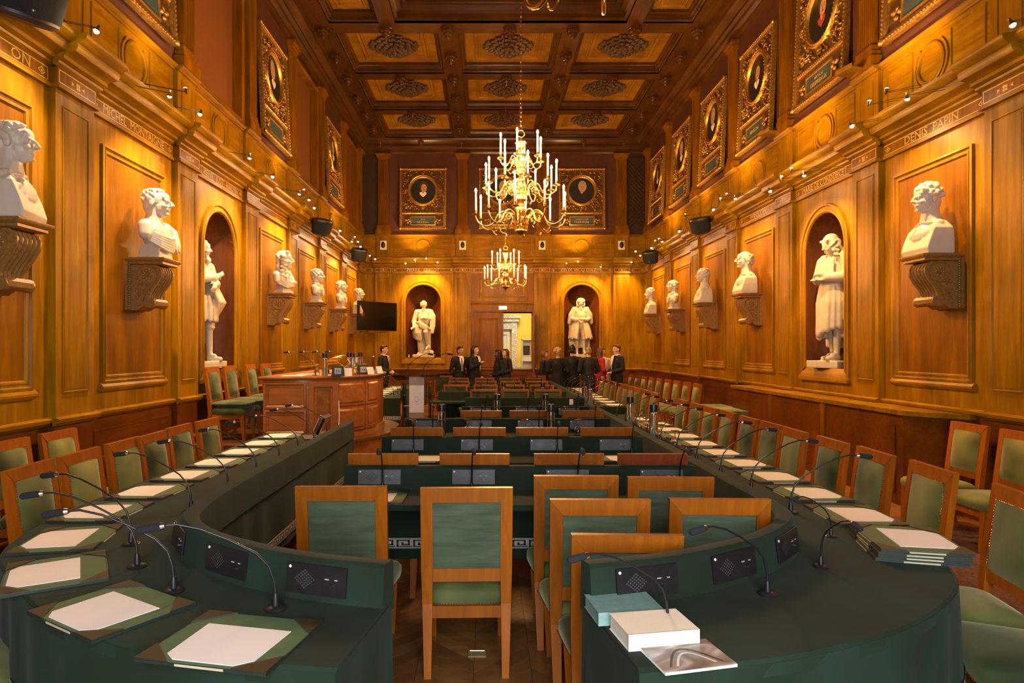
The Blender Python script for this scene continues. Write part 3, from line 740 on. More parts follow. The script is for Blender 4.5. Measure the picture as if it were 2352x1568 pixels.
# ================================================================== FURNITURE
# ---- the chair: faces local +y
def back_y(z): return -0.20 - 0.127 * (z - 0.38)
def make_chair(label, wood_m='chair_wood', seat_m='velvet', backc='back_cloth', cushion=False, st=0.031, zr=0.897):
    t = thing('upholstered_chair', label, 'chair')
    for s in (-1, 1):
        bld('leg', MB().bar([((s * 0.198, -0.265, 0.0), 0.018, 0.019), ((s * 0.203, -0.205, 0.36), 0.026, 0.023), ((s * (0.235 - st), back_y(0.55), 0.55), st - 0.001, 0.021), ((s * (0.235 - st), back_y(0.97), 0.97), st, 0.016)]), wood_m, t)
        bld('leg', MB().bar([((s * 0.196, 0.228, 0.0), 0.017, 0.017), ((s * 0.205, 0.205, 0.30), 0.026, 0.026), ((s * 0.205, 0.205, 0.352), 0.026, 0.026)]), wood_m, t)
    y0, y1 = back_y(zr), back_y(0.97); xi = 0.236 - 2 * st - 0.002
    bld('top_rail', MB().add([(-0.236, y1 - 0.019, 0.972), (0.236, y1 - 0.019, 0.972), (xi, y0 - 0.022, zr), (-xi, y0 - 0.022, zr), (-0.236, y1 + 0.018, 0.972), (0.236, y1 + 0.018, 0.972), (xi, y0 + 0.02, zr), (-xi, y0 + 0.02, zr)], [(0, 1, 2, 3), (7, 6, 5, 4), (0, 4, 5, 1), (3, 2, 6, 7), (1, 5, 6, 2), (0, 3, 7, 4)]), wood_m, t)
    yc = back_y(0.51)
    bld('cross_rail', MB().box(-0.174, 0.174, yc - 0.018, yc + 0.016, 0.478, 0.545), wood_m, t)
    # upholstered back: bulging front, flat rear
    m = MB(); n, k = 8, 9; X = xi + 0.003; za, zb = 0.535, zr + 0.01
    def grid(side):
        rows = []
        for i in range(k + 1):
            v = i / k; z = za + (zb - za) * v; row = []
            for j in range(n + 1):
                u = -1 + 2 * j / n
                e = (1 - abs(u) ** 4) * (1 - abs(2 * v - 1) ** 4)
                y = back_y(z) + (0.018 + 0.036 * e if side > 0 else -0.006 - 0.008 * e)
                row.append((u * X, y, z))
            rows.append(row)
        return rows
    bld('back_cover', MB().loft(grid(-1), False, False), backc, t, 60)
    bld('back_cushion', MB().loft(grid(1), False, False), seat_m, t, 60)
    # seat cushion
    rings = []
    def ring(z, ins):
        pts = []
        for j in range(28):
            a = 2 * pi * j / 28; ca, sa = cos(a), sin(a)
            ex = abs(ca) ** 0.28 * (1 if ca >= 0 else -1); ey = abs(sa) ** 0.28 * (1 if sa >= 0 else -1)
            y = 0.02 + ey * (0.225 - ins); wx = 0.200 + 0.062 * (y + 0.2) / 0.43
            pts.append((ex * (wx - ins), y, z))
        return pts
    for z, ins in ((0.345, 0.004), (0.37, -0.004), (0.405, -0.004), (0.428, 0.012), (0.444, 0.05), (0.454, 0.11), (0.458, 0.18)): rings.append(ring(z, ins))
    bld('seat', MB().loft(rings), seat_m, t, 60)
    bld('seat_frame', MB().box(-0.18, 0.18, -0.222, -0.188, 0.285, 0.347).box(-0.18, 0.18, 0.19, 0.222, 0.285, 0.347).add([(-0.21, -0.2, 0.285), (-0.21, 0.2, 0.285), (-0.185, 0.2, 0.285), (-0.185, -0.2, 0.285), (-0.21, -0.2, 0.347), (-0.21, 0.2, 0.347), (-0.185, 0.2, 0.347), (-0.185, -0.2, 0.347)], [(0, 1, 5, 4), (3, 2, 6, 7), (0, 3, 2, 1), (4, 5, 6, 7)]).add([(0.21, -0.2, 0.285), (0.21, 0.2, 0.285), (0.185, 0.2, 0.285), (0.185, -0.2, 0.285), (0.21, -0.2, 0.347), (0.21, 0.2, 0.347), (0.185, 0.2, 0.347), (0.185, -0.2, 0.347)], [(0, 1, 5, 4), (3, 2, 6, 7), (0, 3, 2, 1), (4, 5, 6, 7)]), wood_m, t)
    nm = MB()
    def nail(x, y, z):
        r = 0.0042
        nm.add([(x - r, y, z), (x + r, y, z), (x, y - r, z), (x, y + r, z), (x, y, z - r), (x, y, z + r)], [(0, 2, 5), (2, 1, 5), (1, 3, 5), (3, 0, 5), (2, 0, 4), (1, 2, 4), (3, 1, 4), (0, 3, 4)])
    for i in range(26):
        z = za + 0.01 + (zb - za - 0.02) * i / 25
        for s in (-1, 1): nail(s * (X - 0.002), back_y(z) + 0.021, z)
    for i in range(24):
        x = -X + 2 * X * (i + 0.5) / 24; nail(x, back_y(zb - 0.006) + 0.021, zb - 0.006)
        nail(x, -0.205, 0.353); nail(x * 1.25, 0.247, 0.353)
        y = -0.19 + 0.42 * i / 23
        for s in (-1, 1): nail(s * (0.203 + 0.062 * (y + 0.2) / 0.43), y, 0.353)
    bld('nail_trim', nm, 'brass', t, None, None, 'stuff')
    if cushion:
        rr = [ring(0.452 + z, ins) for z, ins in ((0.0, 0.05), (0.012, 0.0), (0.035, -0.012), (0.056, 0.01), (0.066, 0.06), (0.062, 0.15))]
        bld('loose_cushion', MB().loft(rr), 'dark_velvet', t, 60)
    learn(t); return t
G_ROW = 'wooden chairs at the rows of desks'
used_chair = []
CH = make_chair('x'); CHD = make_chair('x', 'dark_chair_wood', 'dark_velvet', 'key_dark'); CHC = make_chair('x', 'chair_wood', 'dark_velvet', 'back_cloth', True); CHF = make_chair('x', 'chair_wood', 'dark_velvet', 'dark_velvet', False, 0.017, 0.935)
def chair(x, y, rz, label, group, proto=None, z=0.0):
    p = proto or CH
    if p.name not in used_chair:
        used_chair.append(p.name); p.location = (x, y, z); p.rotation_euler = (0, 0, rz); p['label'] = label; p['group'] = group
        return p
    return dup(p, (x, y, z), rz, label, group)
# centre chairs seen from behind. yt = depth of the top rail
def cy_(yt): return yt + 0.275
chair(-0.755, cy_(3.36), radians(1), 'leftmost of the foreground chairs, green back and amber wood, left of the gap', G_ROW)
chair(-0.112, cy_(3.33), radians(1.5), 'foreground chair standing alone in the gap, seen whole from behind', G_ROW)
chair(0.50, cy_(3.64), radians(-1), 'amber wood chair at the front desk, third from the left', G_ROW)
chair(1.02, cy_(3.60), radians(-2), 'amber wood chair at the front desk, fourth and rightmost', G_ROW)
chair(0.535, cy_(3.07), radians(-1), 'amber wood chair standing behind the third chair of the front desk', G_ROW)
chair(1.105, cy_(3.08), radians(-2), 'amber wood chair nearest to the right curve of the table', G_ROW)
chair(0.575, 2.64 + 0.265, radians(-2), 'nearest chair of all, dark green back, behind the books', G_ROW).scale = (0.955,) * 3
seatX = (-0.68, -0.075, 0.53, 1.115)
for j, x in enumerate((-0.70, -0.085, 0.55, 1.115)):
    chair(x, cy_(4.40), 0, ['leftmost chair at the second desk row, amber top rail', 'second chair from the left at the second desk row', 'third chair from the left at the second desk row', 'dark mahogany chair at the right end of the second desk row'][j], G_ROW, CHD if j == 3 else None)
for j, x in enumerate((-0.63, -0.07, 0.49, 1.07)):
    chair(x, cy_(5.85), 0, '%s chair from the left at the third desk row' % ORD[j], G_ROW)
for j, x in enumerate((-0.07, 0.49, 1.09)):
    chair(x, cy_(7.45), 0, '%s chair from the left at the fourth desk row' % ORD[j], G_ROW)
FARX = {11.4: (-0.06, 0.49, 1.05), 12.9: (-0.62, -0.03, 0.5, 1.07), 14.4: (-0.62, -0.03, 0.52, 1.1), 15.9: (-0.68, -0.06, 0.55, 1.15), 17.2: (-1.15, 1.3)}
for i, (yt, xs) in enumerate(FARX.items()):
    for j, x in enumerate(xs):
        chair(x, cy_(yt - 0.1), 0, 'small distant chair, %s from the left in far row %s behind the lectern' % (ORD[j], ORD[i]), 'chairs of the far desk rows', CHF)
# chairs along the outer sides of the long tables
yR = [(3.25, 2.36, 80), (3.96, 2.41, 84), (4.55, 2.42, 86), (5.10, 2.42, 88), (5.72, 2.42, 88), (6.2, 2.43, 90), (6.7, 2.42, 90), (7.34, 2.44, 88), (7.85, 2.42, 90), (8.35, 2.42, 92), (9.0, 2.43, 90), (10.5, 2.43, 90), (11.1, 2.43, 88), (11.65, 2.43, 92), (12.15, 2.43, 90), (12.65, 2.43, 90), (13.2, 2.43, 88), (13.9, 2.43, 90), (14.6, 2.43, 92), (15.3, 2.43, 90)]
for i, (y, x, a) in enumerate(yR):
    chair(x, y, radians(a), 'green velvet chair on the right side of the long right table, %s from the camera' % ORD[i + 1], 'chairs along the right table')
chair(2.24, 2.74, radians(74), 'large green chair seat in the bottom right corner, nearest the camera on the right', 'chairs along the right table')
yL = [(3.33, -2.50, -76), (4.0, -2.52, -86), (4.5, -2.53, -88), (5.05, -2.54, -90), (5.45, -2.52, -88), (6.0, -2.56, -90), (6.53, -2.53, -92)]
for i, (y, x, a) in enumerate(yL):
    chair(x, y, radians(a), 'green velvet chair on the left side of the curved left table, %s from the camera' % ORD[i + 1], 'chairs along the left table')
chair(-2.16, 2.62, radians(-66), 'green chair seat in the bottom left corner, nearest the camera on the left', 'chairs along the left table')
for i, y in enumerate((5.02, 5.62)):
    chair(-3.42, y, radians(-90), ['olive velvet chair against the left wall, nearer of two', 'bright yellow-green velvet chair against the left wall, farther of two'][i], 'chairs against the left wall')
for i, y in enumerate((5.55, 6.16)):
    chair(4.28, y, radians(90), ['green velvet chair against the right wall at the picture edge', 'green velvet chair against the right wall beside the radiator cover'][i], 'chairs against the right wall')
for i in range(9):
    chair(3.95 - 0.04 * i, 13.1 + 0.57 * i, radians(90), 'velvet chair in the back row under the right wall, %s from the long bench' % ORD[i], 'chairs in the back row on the right')
for i, y in enumerate((13.4, 14.0, 14.6)):
    chair(-2.75, y, radians(-90), 'green chair at the far left table beyond the wooden desk, %s from the desk' % ORD[i], 'chairs of the far left table')
# ---- Greek key trim along a horizontal polyline
def key_trim(path, z0, z1, off=0.004):
    """pale band with a dark meander; path = [(x, y)] and outward normal on the right hand"""
    P = [Vector((a, b, 0)) for a, b in path]; cum = [0]
    for a, b in zip(P[:-1], P[1:]): cum.append(cum[-1] + (b - a).length)
    def at(s, o):
        s = min(max(s, 0), cum[-1] - 1e-6); i = 0
        while cum[i + 1] < s: i += 1
        d = (P[i + 1] - P[i]).normalized(); q = P[i] + d * (s - cum[i])
        nrm = Vector((d.y, -d.x, 0))
        return q + nrm * o
    pale, dark = MB(), MB(); L = cum[-1]
    def quad(mb, s0, s1, a, b, o):
        p, q = at(s0, o), at(s1, o)
        mb.add([(p.x, p.y, a), (q.x, q.y, a), (q.x, q.y, b), (p.x, p.y, b)], [(0, 1, 2, 3)])
    st = 0.11; n = max(1, int(L / st)); st = L / n; H = z1 - z0
    for i in range(n):
        s = i * st
        quad(pale, s, s + st, z0, z1, off)
        u = st / 7; v = H / 7
        for a, b, c, d in ((0, 7, 0.45, 0.75), (0, 7, 6.25, 6.55), (0.5, 1.4, 1.2, 5.6), (0.5, 6.2, 5.0, 5.8), (5.3, 6.2, 2.3, 5.4), (2.6, 6.2, 2.3, 3.1), (2.6, 3.5, 2.6, 4.2), (0.5, 7, 1.2, 1.9)):
            quad(dark, s + a * u, s + b * u, z0 + c * v, z0 + d * v, off + 0.002)
    return pale, dark
def trim_part(parent, path, z0=0.345, z1=0.415):
    p, d = key_trim(path, z0, z1)
    o = bld('greek_key_band', p, 'trim_pale', parent)
    bld('greek_key_pattern', d, 'key_dark', o, None, None, 'stuff')
Z_T, Z_LIP, Z_HEM = 0.75, 0.90, 0.27
# ---- speaker panel set into a table lip: local x along, y towards the sitter, z up
def speaker_panel(parent, M, mat, w=0.28, h=0.095):
    p = bld('speaker_panel', MB().box(-w / 2, w / 2, 0.0, 0.006, -h / 2, h / 2), mat, parent, None, M)
    g = MB()
    for i in range(6):
        for j in range(6):
            cx = 0.048 + (i - j) * 0.0078; cz = (i + j - 5) * 0.0062
            g.add([(cx - 0.0045, 0.0075, cz), (cx, 0.0075, cz + 0.0036), (cx + 0.0045, 0.0075, cz), (cx, 0.0075, cz - 0.0036)], [(0, 1, 2, 3)])
    g2 = 'black' if mat == 'panel_grey' else 'panel_grey'
    bld('speaker_grille', g, g2, p, None, None, 'stuff')
    bld('button', MB().box(-0.054, -0.037, 0.006, 0.008, 0.005, 0.009), 'grey', p)
    bld('button', MB().box(-0.090, -0.078, 0.006, 0.008, 0.005, 0.009), 'grey', p)
    bld('volume_knob', MB().lathe([(0.0, 0), (0.009, 0), (0.009, 0.008), (0, 0.008)], 12, (0, 0, 0), Matrix.Translation((-0.066, 0.006, -0.016)) @ Matrix.Rotation(-pi / 2, 4, 'X')), 'black', p)
    bld('emblem', MB().lathe([(0.0, 0), (0.0055, 0), (0.0055, 0.002), (0, 0.002)], 10, (0, 0, 0), Matrix.Translation((w / 2 - 0.013, 0.006, h / 2 - 0.013)) @ Matrix.Rotation(-pi / 2, 4, 'X')), 'plastic_white', p)
    return p
# ---- straight desks across the room
def row_desk(ylip, x0, x1, label, panels, depth=0.44, lipz=Z_LIP, trim=True, panel_m='panel_grey'):
    t = thing('row_desk', label, 'desk', ((x0 + x1) / 2, ylip, 0), 0, 'green cloth covered desk rows')
    a, b = x0 - (x0 + x1) / 2, x1 - (x0 + x1) / 2
    bld('tabletop', MB().prism([(a - 0.10, -0.10), (a - 0.07, -depth), (b + 0.01, -depth), (b + 0.01, 0.0), (a - 0.10, 0.0)], Z_T - 0.035, Z_T), 'table_cloth', t)
    bld('raised_lip', MB().loft([[(x, y, z) for x, y, z in ((s, -0.02, Z_T - 0.01), (s, 0.0, lipz - 0.008), (s, 0.012, lipz), (s, 0.06, lipz), (s, 0.075, lipz - 0.01), (s, 0.085, Z_T - 0.03))] for s in (a, b)]), 'table_cloth', t, 35)
    # skirt on the far side with slight folds
    n = 40; rings = []
    for z, k in ((Z_T, 0.0), (0.6, 0.4), (0.4, 0.8), (Z_HEM, 1.0)):
        rings.append([(a + (b - a) * i / n, 0.06 + 0.012 * k * sin(i * 1.7), z) for i in range(n + 1)])
    bld('skirt', MB().loft(rings, False, False), 'table_cloth', t, 60)
    for s in (a, b):
        bld('skirt', MB().box(s - 0.004, s + 0.004, -0.12, 0.06, Z_HEM, Z_T), 'table_cloth', t)
    for s in (a + 0.08, b - 0.08):
        bld('leg', MB().box(s - 0.02, s + 0.02, -0.10, -0.06, 0, Z_T), 'black', t)
    if trim: trim_part(t, [(a, 0.045), (b, 0.045)])
    lean = math.atan2(0.02, lipz - Z_T)
    for x in panels:
        speaker_panel(t, Matrix.Translation((x - (x0 + x1) / 2, -0.0135, (Z_T + lipz) / 2 + 0.008)) @ Matrix.Rotation(pi, 4, 'Z') @ Matrix.Rotation(lean, 4, 'X'), panel_m)
    return t
ROWS = [(4.32, -0.945, 1.375, (-0.71, -0.09, 0.53, 1.15)), (5.76, -0.93, 1.37, (-0.70, -0.09, 0.52, 1.13)), (7.27, -0.91, 1.37, (-0.66, -0.09, 0.48, 1.06)), (8.80, -0.34, 1.375, (-0.09, 0.52, 1.1))]
for i, (y, a, b, ps) in enumerate(ROWS):
    row_desk(y, a, b, ['front green cloth desk with four grey speaker panels and Greek key hem', 'second green cloth desk row behind the front desk', 'third green cloth desk row carrying glasses and two bottles', 'short fourth green cloth desk row with upturned glasses and bottles'][i], ps)
row_desk(10.35, -0.35, 1.46, 'plain dark green desk face in the middle gap with a small socket plate', (), trim=False)
for i, (y, a) in enumerate(((11.8, -0.88), (13.3, -0.9), (14.8, -0.95), (16.3, -1.0))):
    row_desk(y, a, 1.43, 'distant dark green desk row, %s beyond the lectern' % ORD[i], (), trim=False)
sp = bld('socket_plate', MB().box(-0.03, 0.03, -0.006, 0, -0.045, 0.045).frame(-0.022, 0.022, -0.034, 0.034, [(0, -0.006), (0, -0.009), (0.006, -0.009), (0.006, -0.006)]), 'plastic_white')
sp.location = (1.33, 10.325, 0.835); tag(sp, 'small white socket plate on the dark desk face in the gap', 'socket')
# ---- the two long curved tables
def long_table(sg, yfar, label, ynear_full=True):
    b = 2.42 if sg < 0 else 2.27; a = 1.53 if sg < 0 else 1.50
    ctrl = [((a, yfar), (b, yfar)), ((a, (yfar + 5) / 2), (b, (yfar + 5) / 2)), ((a, 4.6), (b, 4.6)), ((a, 3.9), (b, 3.9)), ((1.5, 3.36), (b - 0.08, 3.3)), ((1.42, 3.02), (b - 0.23, 2.93)), ((1.2, 2.75), (1.84, 2.55)), ((0.93, 2.56), (1.43, 2.2)), ((0.66, 2.43), (0.92, 1.97)), ((0.37, 2.35), (0.44, 1.89))]
    def cr(pts, t):
        n = len(pts) - 1; i = min(int(t), n - 1); f = t - i
        p = [pts[max(i - 1, 0)], pts[i], pts[i + 1], pts[min(i + 2, n)]]
        return tuple(0.5 * (2 * p[1][k] + (p[2][k] - p[0][k]) * f + (2 * p[0][k] - 5 * p[1][k] + 4 * p[2][k] - p[3][k]) * f * f + (3 * p[1][k] - p[0][k] - 3 * p[2][k] + p[3][k]) * f ** 3) for k in (0, 1))
    inn = [c[0] for c in ctrl]; out = [c[1] for c in ctrl]
    ts = [i * (len(ctrl) - 1) / 72 for i in range(73)]
    I = [Vector((sg * cr(inn, t)[0], cr(inn, t)[1])) for t in ts]; O = [Vector((sg * cr(out, t)[0], cr(out, t)[1])) for t in ts]
    cx = sg * 1.95; cyy = 4.5
    t = thing('curved_table', label, 'table', (cx, cyy, 0), 0, 'long curved tables')
    sh = Vector((cx, cyy))
    N = []
    for i in range(73):   # unit vector from the lip towards the room centre
        d = I[min(i + 1, 72)] - I[max(i - 1, 0)]; nn = Vector((d.y, -d.x)).normalized()
        if nn.dot(O[i] - I[i]) > 0: nn = -nn
        N.append(nn)
    def P(v, z): return (v.x - sh.x, v.y - sh.y, z)
    rings = []
    for i in range(73):
        o, q = O[i], I[i]
        d = (o - q).normalized()
        rings.append([P(o - d * 0.0, Z_T - 0.05), P(o, Z_T - 0.012), P(o - d * 0.012, Z_T), P(q + d * 0.35, Z_T), P(q, Z_T), P(q, Z_T - 0.05)])
    bld('tabletop', MB().loft(rings), 'table_cloth', t, 40)
    rings = []
    for i in range(73):
        q, nn = I[i], N[i]
        # the lip ends a little before the tip of the table
        rings.append([P(q - nn * 0.02, Z_T - 0.01), P(q, Z_LIP - 0.012), P(q + nn * 0.014, Z_LIP), P(q + nn * 0.065, Z_LIP), P(q + nn * 0.082, Z_LIP - 0.012), P(q + nn * 0.09, Z_T - 0.04)])
    bld('raised_lip', MB().loft(rings), 'table_cloth', t, 40)
    def skirt(pts, nrm, off, hem=None):
        rr = []
        for z, k in ((Z_T - 0.01, 0.0), (Z_T - 0.06, 0.25), (0.55, 0.6), (0.4, 0.9), (Z_HEM, 1.0)):
            row = []
            for i in range(len(pts)):
                w = 0.014 * k * (sin(i * 1.35) + 0.6 * sin(i * 0.53 + 1))
                zz = z if hem is None else max(z, hem[i])
                row.append(P(pts[i] + nrm[i] * (off + w), zz))
            rr.append(row)
        bld('skirt', MB().loft(rr, False, False), 'table_cloth', t, 60)
    skirt(I, N, 0.07)
    ON = [(O[i] - I[i]).normalized() for i in range(73)]
    skirt(O, ON, 0.0, [0.50 if o.y > 2.95 else 0.27 for o in O])
    e = [O[-1] + (I[-1] + N[-1] * 0.08 - O[-1]) * k / 8 for k in range(9)]
    ed = (e[-1] - e[0]).normalized(); en = Vector((ed.y, -ed.x))
    if en.dot(O[-1] - O[-4]) < 0: en = -en
    skirt(e, [en] * 9, 0.0)
    e = [O[0] + (I[0] + N[0] * 0.08 - O[0]) * k / 8 for k in range(9)]
    skirt(e, [Vector((0, 1))] * 9, 0.0)
    ip = [(P(I[i] + N[i] * 0.088, 0)[:2]) for i in range(73)]; op = [P(O[i] + ON[i] * 0.02, 0)[:2] for i in range(73) if O[i].y < 2.95]
    trim_part(t, ip if sg > 0 else ip[::-1], 0.33, 0.40)
    trim_part(t, op[::-1] if sg > 0 else op, 0.33, 0.40)
    for k in (4, 20, 40, 60):
        c = (I[k] + O[k]) / 2
        bld('leg', MB().box(c.x - sh.x - 0.025, c.x - sh.x + 0.025, c.y - sh.y - 0.025, c.y - sh.y + 0.025, 0, Z_T - 0.05), 'black', t)
    # dark panels on the curved lip, facing outwards
    for k in ((42, 53, 65) if sg < 0 else (45, 55, 66)):
        i = int(k); f = k - i
        q = I[i].lerp(I[min(i + 1, 72)], f); nn = N[i]
        zz = -nn; ang = math.atan2(zz.y, zz.x) - pi / 2
        speaker_panel(t, Matrix.Translation((q.x - nn.x * 0.014 - sh.x, q.y - nn.y * 0.014 - sh.y, (Z_T + Z_LIP) / 2 + 0.004)) @ Matrix.Rotation(ang, 4, 'Z') @ Matrix.Rotation(math.atan2(0.02, 0.15), 4, 'X'), 'panel_black', 0.25, 0.105)
    return t, I, O, N
TL, IL, OL, NL = long_table(-1, 7.08, 'long green cloth table on the left, curving to the bottom left foreground')
TR, IR, OR_, NR_ = long_table(1, 9.2, 'long green cloth table on the right, curving to the bottom right foreground')
# far straight arms
def far_arm(x0, x1, y0, y1, label):
    t = thing('straight_table', label, 'table', ((x0 + x1) / 2, y0, 0), 0, 'far straight tables')
    a, b, L = x0 - (x0 + x1) / 2, x1 - (x0 + x1) / 2, y1 - y0
    bld('tabletop', MB().box(a, b, 0, L, Z_T - 0.04, Z_T), 'table_cloth', t)
    li = a if abs(x0) < abs(x1) else b
    s = -1 if li == a else 1
    bld('raised_lip', MB().box(min(li, li + s * 0.08), max(li, li + s * 0.08), 0, L, Z_T - 0.04, Z_LIP), 'table_cloth', t)
    bld('skirt', MB().box(a, b, -0.01, 0.0, Z_HEM, Z_T), 'table_cloth', t)
    bld('skirt', MB().box(min(li + s * 0.08, li + s * 0.09), max(li + s * 0.08, li + s * 0.09), 0, L, Z_HEM, Z_T), 'table_cloth', t)
    trim_part(t, [(a, -0.012), (b, -0.012)])
    for yy in (0.2, L - 0.2): bld('leg', MB().box(-0.03, 0.03, yy, yy + 0.06, 0, Z_T - 0.04), 'black', t)
far_arm(1.55, 2.27, 10.4, 15.8, 'far right green cloth table beyond the gap in the right side')
far_arm(-2.42, -1.62, 12.2, 16.6, 'far left green cloth table beyond the wooden desk')
far_arm(-1.3, -0.95, 17.3, 17.9, 'small dark green table under the left statue at the far end')
# ---- bench and radiator cover on the right
t = thing('upholstered_bench', 'long olive velvet bench with wooden legs against the right wall', 'bench', (4.25, 11.75, 0))
bld('seat', MB().box(-0.22, 0.22, -0.75, 0.75, 0.50, 0.62), 'velvet', t)
bld('seat_frame', MB().box(-0.2, 0.2, -0.72, 0.72, 0.43, 0.50), 'chair_wood', t)
for a in (-0.18, 0.18):
    for b in (-0.66, 0.66): bld('leg', MB().bar([((a, b, 0), 0.018, 0.018), ((a, b, 0.43), 0.026, 0.026)]), 'chair_wood', t)
t = thing('radiator_cover', 'long low wooden radiator cover with wide ledge along the right wall', 'cabinet', (XR, 9.4, 0))
cov = [(0, -2.9), (-0.03, -2.9), (-0.42, -2.45), (-0.42, 2.35), (-0.36, 2.4), (0, 2.4)]
bld('body', MB().prism(cov, 0, 0.97), 'dado_wood', t)
bld('ledge', MB().prism([(x - (0.04 if x < -0.01 else 0), y + (0.04 if y > 2 else -0.03 if y < -2 else 0)) for x, y in cov], 0.97, 1.02), 'wall_wood_x', t)
for y in (-1.6, 0.0, 1.6): bld('side_panel', MB().box(-0.435, -0.42, y - 0.72, y + 0.72, 0.12, 0.86), 'dado_wood', t)
bld('corner_post', MB().box(-0.44, -0.42, -0.86, -0.74, 0.0, 0.97), 'panel_wood', t)
bld('corner_post', MB().box(-0.44, -0.42, 0.74, 0.86, 0.0, 0.97), 'panel_wood', t)
# ---- dais and president's desk
ZD = 0.46
def desk_outline(grow=0.0, n=16):
    x0, x1, y0, y1 = -2.95, -1.66, 8.6, 11.4
    g = grow; r = 1.05
    pts = [(x0 - g, y0 - g), (x1 - r + 0.0, y0 - g)]
    for i in range(1, n): 
        a = -pi / 2 + (pi / 2) * i / n
        pts.append((x1 - r + (r + g) * cos(a), y0 + r + (r + g) * sin(a)))
    for i in range(0, n):
        a = (pi / 2) * i / n
        pts.append((x1 - r + (r + g) * cos(a), y1 - r + (r + g) * sin(a)))
    pts += [(x1 - r, y1 + g), (x0 - g, y1 + g)]
    return pts
t = thing('dais', 'wooden parquet platform under the big desk by the left wall', 'platform', (-2.7, 10, 0))
off = Vector((-2.7, 10))
dp = [(XL + 0.02, 8.25), (-2.6, 8.25)] + [(x, y) for x, y in desk_outline(0.22) if x > -2.55] + [(-2.6, 12.0), (XL + 0.02, 12.0)]
bld('platform_body', MB().prism([(x - off.x, y - off.y) for x, y in dp], 0, ZD - 0.03), 'desk_wood', t)
bld('platform_edge', MB().prism([(x - off.x + (0.03 if x > -3 else 0), y - off.y - (0.03 if y < 9 else 0)) for x, y in dp], ZD - 0.03, ZD), 'floor_wood', t)
t = thing('wooden_desk', 'big curved wooden desk with panelled front on the left platform', 'desk', (-2.3, 10, ZD))
o2 = Vector((-2.3, 10))
ol = desk_outline(0.0)
H = 0.85
bld('body', MB().prism([(x - o2.x, y - o2.y) for x, y in ol], 0.0, H - 0.05), 'desk_wood', t, 30)
bld('desk_top', MB().loft([[(x - o2.x, y - o2.y, z) for x, y in desk_outline(g)] for g, z in ((0.02, H - 0.05), (0.045, H - 0.035), (0.055, H - 0.02), (0.045, H), )]), 'desk_wood', t, 30)
bld('plinth', MB().prism([(x - o2.x, y - o2.y) for x, y in desk_outline(0.025)], 0.0, 0.07), 'desk_wood', t, 30)
# panels on the flat near side and round the curve
def flat_panel(x0, x1, z0, z1): bld('desk_panel', MB().frame(x0 - o2.x, x1 - o2.x, z0, z1, [(0, 0), (0, 0.028), (0.02, 0.034), (0.045, 0.014), (0.06, 0.02), (0.06, 0.012)], 0, Matrix.Translation((0, 8.6 - o2.y, 0)) @ Matrix.Scale(-1, 4, (0, 1, 0))).box(x0 - o2.x + 0.05, x1 - o2.x - 0.05, 8.6 - o2.y - 0.012, 8.6 - o2.y, z0 + 0.05, z1 - 0.05), 'desk_wood', t, 30)
flat_panel(-2.93, -2.38, 0.43, 0.77); flat_panel(-2.93, -2.38, 0.09, 0.41)
bld('desk_door', MB().frame(-2.36 - o2.x, -1.98 - o2.x, 0.05, 0.78, [(0, 0), (0, 0.035), (0.06, 0.038), (0.08, 0.016), (0.10, 0.016)], 0, Matrix.Translation((0.02, 8.6 - o2.y, 0)) @ Matrix.Scale(-1, 4, (0, 1, 0))), 'desk_wood', t, 30)
def curve_panel(a0, a1, z0, z1, grow=0.03):
    m = MB(); r = 1.05; cxx, cyy = -1.66 - r - o2.x, 8.6 + r - o2.y
    for g, zi, ai in ((grow, 0.0, 0.0), (grow + 0.012, 0.02, 0.02), (grow - 0.012, 0.045, 0.045)):
        rings = [[(cxx + (r + g) * cos(a), cyy + (r + g) * sin(a), z) for z in (z0 + zi, z1 - zi)] for a in [a0 + ai + (a1 - a0 - 2 * ai) * i / 10 for i in range(11)]]
        if g == grow: # solid slab
            inner = [[(cxx + r * cos(a), cyy + r * sin(a), z) for z in (z1 - zi, z0 + zi)] for a in [a0 + (a1 - a0) * i / 10 for i in range(11)]]
            m.loft([x + y for x, y in zip(rings, inner)])
        elif g < grow: pass
    ins = 0.05
    m2 = [[(cxx + (r + gg) * cos(a), cyy + (r + gg) * sin(a), z) for gg, z in ((grow + 0.014, z0 + ins), (grow + 0.014, z1 - ins), (grow, z1 - ins + 0.02), (grow, z0 + ins - 0.02))] for a in [a0 + 0.05 + (a1 - a0 - 0.1) * i / 10 for i in range(11)]]
    m.loft(m2)
    bld('desk_panel', m, 'desk_wood', t, 30)
for a0, a1 in ((-0.95, -0.42), (-0.40, 0.10)):
    curve_panel(a0, a1, 0.44, 0.77); curve_panel(a0, a1, 0.09, 0.42)
for i, (y, x) in enumerate(((8.80, -3.44), (9.35, -3.42), (10.1, -3.40), (10.7, -3.36))):
    chair(x, y, radians(-88), 'green cushioned chair on the platform behind the wooden desk, %s from the camera' % ORD[i], 'chairs on the platform', CHC, ZD)
# low wooden shelf edge on the left wall behind the side chairs
t = thing('wall_shelf', 'thin wooden shelf edge on the left wall behind the side chairs', 'shelf', (XL + 0.1, 7.2, 0))
bld('board', MB().box(0, 0.16, -0.85, 0.85, 0.60, 0.63), 'wall_wood_x', t)
bld('bracket', MB().box(0, 0.12, -0.6, -0.56, 0.45, 0.60), 'dado_wood', t); bld('bracket', MB().box(0, 0.12, 0.56, 0.6, 0.45, 0.60), 'dado_wood', t)
